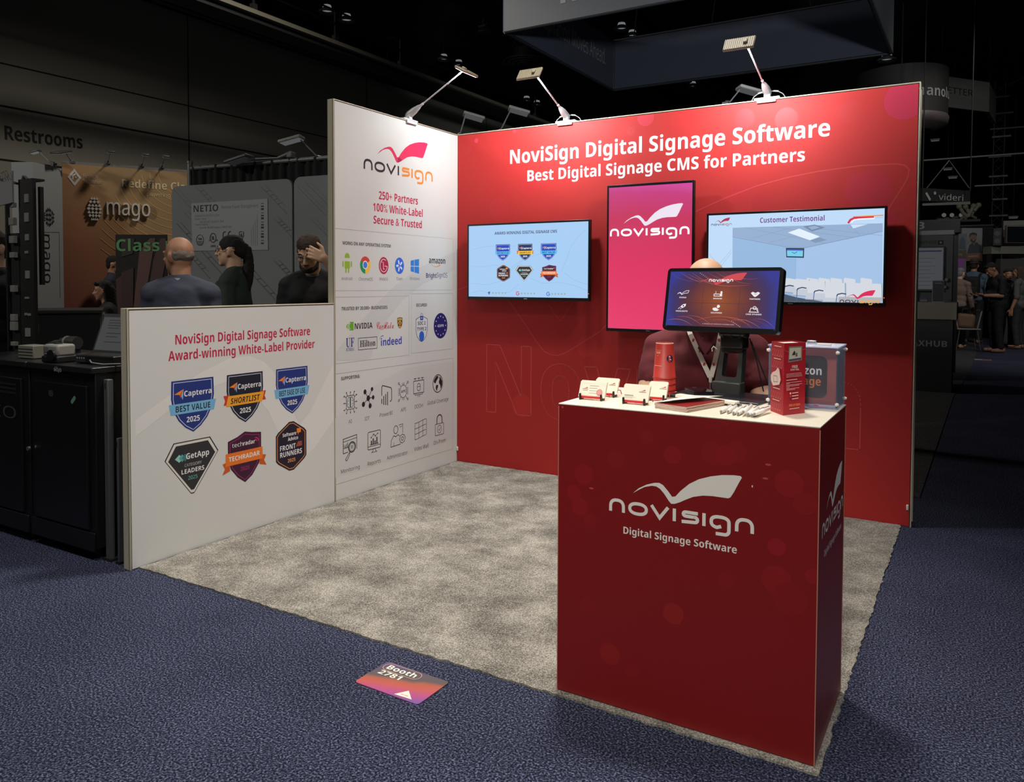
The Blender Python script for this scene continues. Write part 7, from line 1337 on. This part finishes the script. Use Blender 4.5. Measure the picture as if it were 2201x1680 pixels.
def person(lb, loc, rz, H=1.72, skin='light', top=(30, 30, 30), legs=(24, 24, 28), shoe=(14, 14, 14), hair=None, hcol=(24, 18, 14), lean=0.0, head=(0, 0), arms=None, sleeve=0.55, voxel=0.011, wid=1.0, bust=1.0, belly=0.0, seat=None, eyes=True, legpose=None, jacket=False, skirt=None, sl_len=None, hz=0.52):
    """joints in metres; the figure faces local -y. arms = {side: (elbow, wrist, hand dir, palm normal, curl)} relative to the shoulder"""
    t = thing('person', lb, 'person', (loc[0], loc[1], 0.009), rz); u = H; hip = V((0, 0, hz*u if seat is None else seat)); RL = Matrix.Rotation(lean, 3, 'X')
    T = lambda x, y, z: hip+RL @ V((x*u*wid if abs(x) > 0 else 0, y*u, z*u))
    tor = MB(); sm = MB(); hd = MB(); armb = MB(); legb = MB(); shb = MB()
    def torso(mb, g=0.0):
        e = lambda p, r: mb.ell(T(*p), tuple(q*u+g for q in r), RL, 22, 14)
        e((0, 0.004, 0.01), (0.098*wid, 0.072, 0.075)); e((0, -0.006-belly*0.3, 0.085), (0.090*wid, 0.066+belly, 0.085)); e((0, 0.002, 0.20), (0.102*wid, 0.068, 0.105)); e((0, 0.012, 0.255), (0.085*wid, 0.055, 0.06))
        for q in (-1, 1): mb.cap(T(q*0.03, 0.010, 0.292), T(q*0.100, 0.010, 0.266), 0.034*u+g, 0.034*u+g); mb.cap(T(0, 0.014, 0.312), T(q*0.085, 0.012, 0.276), 0.026*u+g, 0.030*u+g); e((q*0.045, -0.022, 0.225), (0.045*wid, 0.032+0.012*bust, 0.05))
    torso(tor)
    nk = T(0, 0.004, 0.325); RH = RL @ Matrix.Rotation(head[1]-lean*0.0, 3, 'X'); RH = Matrix.Rotation(head[0], 3, 'Z') @ RH; hc = nk+(Matrix.Rotation(head[0], 3, 'Z') @ (RL @ V((0, -0.012*u, 0.0))))+RH @ V((0, -0.006, 0.062*u+0.025)); hs = u/1.75*1.05
    hd.cap(T(0, 0.012, 0.27), hc+RH @ V((0, 0.025, -0.05))*hs, 0.036*u, 0.034*u); head_prims(hd, hc, RH, hs*1.0, 1.0)
    hands = []
    for q, sd in (('l', -1), ('r', 1)):
        sh = T(sd*0.104, 0.008, 0.266); a = (arms or {}).get(q)
        if a is None: a = ((sd*0.035, 0.01, -0.165), (sd*0.04, -0.04, -0.31), (0, -0.15, -1), (-sd, 0, 0), 0.35)
        el = sh+V(a[0])*u; wr = sh+V(a[1])*u; armb.cap(sh, el, 0.030*u, 0.025*u); armb.cap(el, wr, 0.025*u, 0.0165*u); hand(armb, wr, a[2], a[3], a[5] if len(a) > 5 else -sd, a[4], hs)
        sl = sl_len if sl_len is not None else sleeve
        if sl > 0:
            if sl <= 1: sm.cap(sh, sh.lerp(el, sl), 0.032*u+0.004, 0.031*u+0.006)
            else: sm.cap(sh, el, 0.031*u+0.006, 0.029*u+0.006); sm.cap(el, el.lerp(wr, min(1.0, sl-1)*0.95), 0.031*u+0.006, 0.024*u+0.006)
    for q, sd in (('l', -1), ('r', 1)):
        hj = hip+V((sd*0.052*u*wid, 0, 0)); lp = (legpose or {}).get(q)
        kn, an, to = (hj+V(lp[0])*u, hj+V(lp[1])*u, V(lp[2])) if lp else (hj+V((sd*0.006, -0.012, -0.235))*u, V((hj.x+sd*0.012*u, 0.012*u, 0.045*u)), V((sd*0.12, -1, 0)))
        legb.cap(hj, kn, 0.052*u, 0.035*u); legb.cap(kn, an, 0.034*u, 0.022*u); to = to.normalized(); ft = V((an.x, an.y, an.z-0.018*u)); shb.cap(ft-to*0.028*u+V((0, 0, -0.004)), ft+to*0.085*u+V((0, 0, -0.010)), 0.026*u, 0.019*u)
    body = MB()
    for m_ in (tor, hd, armb, legb, shb): body.add(m_.v, m_.f)
    bo = link_mesh('body', remesh(body, voxel, 2), t); bo.data.materials.append(SKIN[skin])
    def cloth(name, fn, c, vx=0.014, amp=0.004, sc=9, rough=0.85, seed=0.0):
        m_ = MB(); fn(m_); me = remesh(m_, vx, 3, name); crease(me, amp, sc, seed); me.materials.append(mat(c, rough, name='cloth')); o = link_mesh(name, me, t); return o
    def shirt(mb): torso(mb, 0.012 if not jacket else 0.018); mb.add(sm.v, sm.f); mb.cap(T(0, 0.014, 0.29), T(0, 0.010, 0.315), 0.044*u, 0.040*u)
    cloth('jacket' if jacket else 'shirt', shirt, top, 0.013, 0.005, 10, 0.85, rz)
    def trousers(mb):
        for i, (vs_, g) in enumerate(((legb, 0.010),)):
            pass
        for q, sd in (('l', -1), ('r', 1)):
            hj = hip+V((sd*0.052*u*wid, 0, 0)); lp = (legpose or {}).get(q); kn, an = (hj+V(lp[0])*u, hj+V(lp[1])*u) if lp else (hj+V((sd*0.006, -0.012, -0.235))*u, V((hj.x+sd*0.012*u, 0.012*u, 0.045*u)))
            mb.cap(hj, kn, 0.058*u, 0.043*u); mb.cap(kn, kn.lerp(an, 0.95), 0.043*u, 0.036*u)
        mb.ell(hip+V((0, 0.004, 0.0)), (0.104*u*wid, 0.078*u, 0.07*u))
    cloth('trousers' if skirt is None else 'skirt', trousers, legs, 0.016, 0.005, 9)
    m_ = MB(); m_.add(shb.v, shb.f); fl_ = min(v.z for v in m_.v)
    for q in m_.v:
        if q.z < 0.012 and seat is None: q.z = 0.012
    so = MB(); so.add(m_.v, m_.f); me = remesh(so, 0.012, 1, 'shoes')
    for v in me.vertices: v.co.z = max(v.co.z+0.0, 0.001)
    me.materials.append(mat(shoe, 0.5)); link_mesh('shoes', me, t)
    P = lambda x, y, z: hc+RH @ V((x, y, z))*hs
    if eyes:
        for q in (-1, 1):
            m_ = MB(); m_.ell(P(q*0.031, -0.0775, 0.010), 0.0105*hs, None, 12, 8); m_.mat(mat((176, 170, 162), 0.4)); m_.mi = [0]*len(m_.f); e_ = m_.build('eye', None, t); m_ = MB(); m_.ell(P(q*0.031, -0.0865, 0.010), 0.0048*hs, None, 10, 6); m_.build('iris', mat((40, 28, 20), 0.3), e_); m_ = MB(); m_.tube([P(q*0.016, -0.092, 0.030), P(q*0.032, -0.090, 0.035), P(q*0.048, -0.080, 0.029)], 0.0035*hs, 6); m_.build('eyebrow', mat(hcol, 0.8), t)
        m_ = MB(); m_.tube([P(-0.022, -0.086, -0.062), P(0, -0.0945, -0.0605), P(0.022, -0.086, -0.062)], [0.002*hs, 0.0045*hs, 0.002*hs], 6); m_.build('lips', mat((150, 84, 74), 0.5), t)
    if hair is not None:
        m_ = MB(); hair(m_, P, RH, hs); me = remesh(m_, 0.008, 1, 'hair'); crease(me, 0.004, 40); me.materials.append(mat(hcol, 0.85, name='hair', bump=0.4, bscale=90)); link_mesh('hair', me, t)
    return t, T, P, hc, RH, hs
def short_hair(m, P, R, s, fr=0.0): m.ell(P(0, 0.022, 0.050), (0.078*s, 0.090*s, 0.080*s), R); m.ell(P(0, 0.06, 0.0), (0.066*s, 0.050*s, 0.07*s), R); m.cap(P(-0.05, -0.06, 0.085), P(0.045, -0.065, 0.09), 0.022*s, 0.024*s)
def long_hair(m, P, R, s): short_hair(m, P, R, s); m.cap(P(0, 0.07, 0.0), P(0.0, 0.085, -0.26), 0.07*s, 0.05*s); [m.cap(P(q*0.062, 0.02, 0.02), P(q*0.07, 0.03, -0.22), 0.026*s, 0.02*s) for q in (-1, 1)]
def band(name, pts, w, nrm, m, par, th=0.0016):
    """a flat ribbon along points; nrm = facing direction"""
    b = MB(); vs = []; n = len(pts); pts = [V(p) for p in pts]
    for i, p in enumerate(pts):
        d = (pts[min(i+1, n-1)]-pts[max(i-1, 0)]).normalized(); s_ = d.cross(V(nrm)).normalized()*w/2; k = V(nrm).normalized()*th; vs += [p-s_, p+s_, p+s_+k, p-s_+k]
    fs = [(4*i+j, 4*i+(j+1) % 4, 4*i+4+(j+1) % 4, 4*i+4+j) for i in range(n-1) for j in range(4)]; b.add(vs, fs, False); return b.build(name, m, par)
def glasses(t, P, c=(60, 60, 60)):
    m_ = MB()
    for q in (-1, 1):
        m_.tube([P(q*0.032+0.024*math.cos(a), -0.099+0.006*abs(math.cos(a)), 0.006+0.019*math.sin(a)) for a in [math.pi*i/8 for i in range(17)]], 0.0016, 6); m_.tube([P(q*0.056, -0.094, 0.010), P(q*0.079, -0.02, 0.012), P(q*0.083, 0.02, 0.006)], 0.0016, 6)
    m_.tube([P(-0.009, -0.103, 0.012), P(0.009, -0.103, 0.012)], 0.0016, 6); m_.build('glasses', mat(c, 0.3, 0.4), t)
# attendant seated behind the counter
AX, AY, AR = 2.412, -1.73, 0.27
t, T, P, hc, RH, hs = person('seated person in maroon polo with white lanyard, face behind the touch screen', (AX, AY, 0), AR, 1.76, 'light', (96, 26, 34), (28, 30, 40), sleeve=0.45, lean=0.10, seat=0.598, wid=1.0, bust=0.0, belly=0.012, voxel=0.009, hair=None, hcol=(120, 96, 70),
    arms={'l': ((-0.026, -0.070, -0.140), (-0.010, -0.100, -0.245), (0.7, -0.3, -0.5), (0, 0, -1), 0.5), 'r': ((0.030, -0.065, -0.140), (0.015, -0.095, -0.245), (-0.7, -0.3, -0.5), (0, 0, -1), 0.5)},
    legpose={'l': ((-0.03, -0.145, -0.13), (-0.03, -0.10, -0.33), (0, -1, 0)), 'r': ((0.03, -0.145, -0.13), (0.03, -0.10, -0.33), (0, -1, 0))})
LAN = mat((226, 220, 206), 0.7, name='white_ribbon'); SHC = mat((80, 20, 28), 0.85)
def chest(x, y, o=0.205):  # a seen point of the ribbon, on the plane of the chest, in the figure's own frame
    n = V((math.sin(AR), -math.cos(AR), 0)); q = hit(x, y, V((AX, AY, 0))+n*o, n)-V((AX, AY, 0.009)); return Matrix.Rotation(-AR, 3, 'Z') @ q
lf = [chest(1478, 700, .17), chest(1484, 718, .198), chest(1497, 747), chest(1512, 780), chest(1526, 810)]; rt_ = [chest(1552, 700, .17), chest(1549, 718, .198), chest(1543, 747), chest(1536, 780), chest(1528, 810)]
for q in (lf, rt_): band('lanyard', [T(-0.042 if q is lf else 0.042, -0.03, 0.325)]+q, 0.018, (0, -1, 0.1), LAN, t)
for q, sd in ((lf, -1), (rt_, 1)):
    for k in range(3): c = q[1].lerp(q[4], 0.15+0.28*k)+V((0, -0.005, 0.002)); b = MB(); b.box(c, (0.008, 0.001, 0.011), Matrix.Rotation(-0.35*sd, 3, 'Y')); b.build('lanyard_mark', mat((186, 60, 66), 0.7), t)
kn = chest(1527, 813); b = MB(); b.cap(kn+V((0, 0, 0.008)), kn-V((0, 0, 0.012)), 0.007, 0.006); b.build('lanyard_knot', LAN, t); b = MB(); b.tube([kn-V((0, 0, 0.012)), kn-V((0, 0, 0.045))], 0.003, 6); b.build('clip', CHR, t)
b = MB(); b.tube([T(-0.03, -0.02, 0.328), T(-0.030, -0.060, 0.312), T(-0.002, -0.100, 0.278)], [0.006, 0.009, 0.004], 8); b.tube([T(0.034, -0.02, 0.328), T(0.034, -0.060, 0.312), T(0.006, -0.100, 0.278)], [0.006, 0.009, 0.004], 8); b.build('collar', SHC, t)
c = chest(1509, 727, .19); b = MB(); b.cone(c, c+V((0, -0.003, 0)), 0.005); b.build('button', mat((120, 60, 60), 0.4), t)
st = thing('stool', 'low black stool under the seated person behind the counter', 'stool', (AX, AY+0.01, 0.009)); b = MB(); b.cone((0, 0, 0.435), (0, 0, 0.46), 0.17); b.build('seat', BLKM, st)
for a in range(4): q = math.pi/4+a*math.pi/2; b = MB(); b.tube([(0.12*math.cos(q), 0.12*math.sin(q), 0.435), (0.19*math.cos(q), 0.19*math.sin(q), 0.0)], 0.011, 8); b.build('leg', CHR, st)
# bald man in suit, from behind
def grey_fuzz(m, P, R, s): m.ell(P(0, 0.021, 0.014), (0.0755*s, 0.0875*s, 0.064*s), R)
p = deep(390, 525, 4.6); t, T, P, hc, RH, hs = person('bald person in blue-grey suit seen from behind, beyond the half wall', (p.x, p.y, 0), -2.50, 1.60, 'mid', (56, 60, 74), (40, 42, 52), jacket=True, sleeve=2, hcol=(128, 116, 106), hair=grey_fuzz, wid=0.98, head=(0.95, 0.0), voxel=0.010)
b = MB(); b.lathe([(0.062*hs, 0.0), (0.066*hs, 0.016), (0.060*hs, 0.03)], (0, 0, 0), 24); o = b.build('collar', mat((150, 148, 142), 0.8), t); o.location = T(0, 0.012, 0.306)
# woman with ponytail, in profile
def pony(m, P, R, s): m.ell(P(0, 0.010, 0.044), (0.078*s, 0.096*s, 0.083*s), R); m.ell(P(0, 0.06, 0.005), (0.064*s, 0.05*s, 0.06*s), R); m.ell(P(0, 0.104, 0.045), 0.024*s); m.tube([P(0, 0.096, 0.048), P(0, 0.122, 0.03), P(0, 0.130, -0.03), P(0, 0.136, -0.11), P(0, 0.138, -0.19), P(0, 0.132, -0.28), P(0, 0.128, -0.33)], [0.02*s, 0.028*s, 0.037*s, 0.042*s, 0.038*s, 0.026*s, 0.006*s], 12)
p = deep(500, 512, 6.0); t, T, P, hc, RH, hs = person('person with long dark ponytail in profile, dark green top', (p.x, p.y, 0), -1.02, 1.70, 'light', (46, 56, 48), (24, 24, 28), sleeve=0.8, hair=pony, hcol=(26, 22, 20), head=(0, -0.04), wid=0.94, voxel=0.009)
glasses(t, P, (70, 64, 60)); band('lanyard', [T(-0.03, 0.03, 0.315), T(-0.04, -0.03, 0.30), T(-0.035, -0.09, 0.25), T(-0.012, -0.105, 0.17)], 0.016, (-0.4, -1, 0.2), mat((120, 120, 112), 0.7), t)
# man with glasses, hand at his forehead
p = deep(663, 534, 5.35); sh_u = 1.66
def man_hair(m, P, R, s): m.ell(P(0, 0.016, 0.060), (0.079*s, 0.094*s, 0.072*s), R); m.ell(P(0, 0.06, 0.005), (0.068*s, 0.05*s, 0.065*s), R); m.cap(P(-0.072, -0.005, 0.03), P(-0.072, 0.0, 0.0), 0.010*s, 0.008*s); m.cap(P(0.072, -0.005, 0.03), P(0.072, 0.0, 0.0), 0.010*s, 0.008*s)
t, T, P, hc, RH, hs = person('person with glasses and beard in black top, hand on forehead', (p.x, p.y+0.05, 0), 0.62, 1.67, 'light', (20, 20, 21), (24, 24, 28), sleeve=0.7, hair=man_hair, hcol=(58, 44, 34), head=(-0.15, 0.34), lean=0.08, voxel=0.006,
    arms={'l': ((-0.035, 0.01, -0.165), (-0.03, -0.08, -0.29), (0, -0.3, -1), (1, 0, 0), 0.35), 'r': ((0.075, -0.115, -0.055), (-0.035, -0.155, 0.105), (-0.80, 0.18, 0.35), (0.1, 1, -0.15), 0.45, -1)})
glasses(t, P, (150, 146, 140)); m_ = MB(); m_.ell(P(0, -0.050, -0.088), (0.052*hs, 0.046*hs, 0.030*hs), RH); m_.cap(P(-0.024, -0.093, -0.048), P(0.024, -0.093, -0.048), 0.006*hs, 0.006*hs)
for q in (-1, 1): m_.cap(P(q*0.055, -0.01, -0.03), P(q*0.045, -0.045, -0.08), 0.014*hs, 0.02*hs)
me = remesh(m_, 0.007, 1, 'beard'); me.materials.append(mat((44, 36, 30), 0.85)); link_mesh('beard', me, t); m_ = MB(); m_.lathe([(0.066*hs, 0), (0.068*hs, 0.012), (0.064*hs, 0.02)], (0, 0, 0), 24); o = m_.build('collar', mat((110, 108, 104), 0.8), t); o.location = T(0, 0.006, 0.302)
# long-haired woman and man by the roll-up banner
p = deep(228, 621, 7.6); person('person with long dark hair seated beyond the black counter', (p.x, p.y, 0), -0.6, 1.56 if p.z > 1.5 else p.z*1.06, 'mid', (26, 26, 26), (24, 24, 28), hair=long_hair, hcol=(38, 33, 28), wid=0.9, sleeve=2, head=(0, 0.1))
p = deep(243, 550, 11.2); person('person with short dark hair in navy top before the orange backdrop', (p.x, p.y, 0), 2.4, p.z, 'mid', (38, 40, 56), (24, 24, 28), hair=short_hair, hcol=(22, 20, 20), sleeve=2)
# person cut by the left edge
p = deep(-18, 560, 5.0); t, T, P, hc, RH, hs = person('dark-dressed person cut off by the left picture edge', (p.x+0.02, p.y, 0), 0.3, 1.66, 'light', (26, 26, 28), (110, 110, 110), sleeve=2, hair=short_hair, hcol=(40, 32, 26), wid=1.05)
# people along the far aisle
p = floor_at(2140, 757); px_, ph = p, 1.80
t, T, P, hc, RH, hs = person('standing person in black looking down at a phone in the far aisle', (p.x, p.y, 0), -1.15, 1.84, 'tan', (16, 16, 17), (13, 13, 14), sleeve=0.85, hair=short_hair, hcol=(20, 17, 15), head=(0.1, 0.5), lean=0.06, wid=1.25, belly=0.045, voxel=0.009,
    arms={'l': ((-0.03, -0.02, -0.165), (0.03, -0.165, -0.165), (0.5, -1, 0.1), (0.2, 0.2, 1), 0.5), 'r': ((0.03, -0.02, -0.165), (-0.03, -0.165, -0.165), (-0.5, -1, 0.1), (-0.2, 0.2, 1), 0.5)})
band('bag_strap', [T(-0.06, -0.07, 0.29), T(-0.02, -0.115, 0.22), T(0.03, -0.135, 0.13), T(0.075, -0.12, 0.06)], 0.03, (0, -1, 0.2), mat((80, 80, 80), 0.7), t)
ph = thing('smartphone', 'small phone held by the standing person in black', 'phone', (p.x, p.y, 0), -1.15); q = T(-0.020, -0.232, 0.122); b = MB(); b.box(q, (0.08, 0.15, 0.010), Matrix.Rotation(0.4, 3, 'X'), bev=0.004); b.build('case', BLK, ph); b = MB(); b.box(q+V((0, 0.002, 0.006)), (0.07, 0.135, 0.002), Matrix.Rotation(0.4, 3, 'X')); b.build('screen', mat((90, 92, 96), em=0.15), ph)
def hat(m, P, R, s): m.ell(P(0, 0.06, 0.0), (0.07*s, 0.05*s, 0.07*s), R); m.ell(P(0, 0.02, 0.06), (0.078*s, 0.09*s, 0.07*s), R)
p = deep(2094, 553, 18.3); t, T, P, hc, RH, hs = person('person in brown hat and blue shirt with dark backpack, far aisle', (p.x, p.y, 0), 3.0, p.z-0.05, 'mid', (70, 90, 108), (22, 22, 26), sleeve=0.9, hair=hat, hcol=(44, 34, 28), wid=1.1)
b = MB(); b.lathe([(0.0, 0.16), (0.07, 0.155), (0.088, 0.12), (0.092, 0.065), (0.15, 0.055), (0.15, 0.045), (0.09, 0.05)], (0, 0, 0), 28); o = b.build('hat', mat((58, 44, 36), 0.8), t); o.location = hc+V((0, 0.01, 0.01))
bp = thing('backpack', 'dark backpack worn over the blue shirt in the far aisle', 'backpack', (p.x, p.y, 0), 3.0); b = MB(); b.box(T(0.0, 0.135, 0.16), (0.34, 0.20, 0.46), bev=0.08); b.build('pack', mat((22, 22, 23), 0.8), bp); b = MB(); b.box(T(0, 0.205, 0.10), (0.26, 0.06, 0.22), bev=0.03); b.build('pocket', mat((28, 28, 29), 0.8), bp)
for q in (-1, 1): band('strap', [T(q*0.06, 0.09, 0.26), T(q*0.075, 0.06, 0.315), T(q*0.075, -0.03, 0.31), T(q*0.07, -0.09, 0.24)], 0.06, (0, 0.4, 1), mat((20, 20, 20), 0.8), bp)
p = deep(2060, 577, 16.9); t, T, P, hc, RH, hs = person('person in pinkish shirt and pale cap facing away, far aisle', (p.x, p.y, 0), 2.7, p.z+0.02, 'light', (122, 104, 92), (20, 20, 22), sleeve=2, hair=hat, hcol=(120, 122, 124), wid=1.05, lean=0.12)
b = MB(); b.box(T(0.12, 0.09, 0.02), (0.05, 0.05, 0.16), bev=0.02); b.build('bottle', mat((110, 112, 112), 0.4), t)
p = deep(2192, 572, 16.8); t, T, P, hc, RH, hs = person('person with light brown hair in grey top, at right edge', (p.x, p.y, 0), -1.9, p.z, 'mid', (84, 84, 84), (46, 46, 46), sleeve=1.0, hair=long_hair, hcol=(64, 52, 44))
bg = thing('shoulder_bag', 'black shoulder bag carried by the person in grey top', 'bag', (p.x, p.y, 0), -1.9); b = MB(); b.box(T(0.0, -0.14, 0.05), (0.34, 0.16, 0.34), bev=0.05); b.build('bag_body', mat((15, 15, 15), 0.7), bg); band('strap', [T(-0.09, -0.10, 0.12), T(-0.10, 0.0, 0.29), T(0.09, -0.10, 0.12)], 0.03, (0, -1, 0), BLKM, bg)
p = deep(2166, 578, 17.5); person('person in black with folded arms left of the grey-topped one', (p.x, p.y, 0), 0.4, p.z, 'mid', (18, 18, 18), (26, 26, 28), sleeve=2, hair=short_hair, hcol=(40, 32, 26))
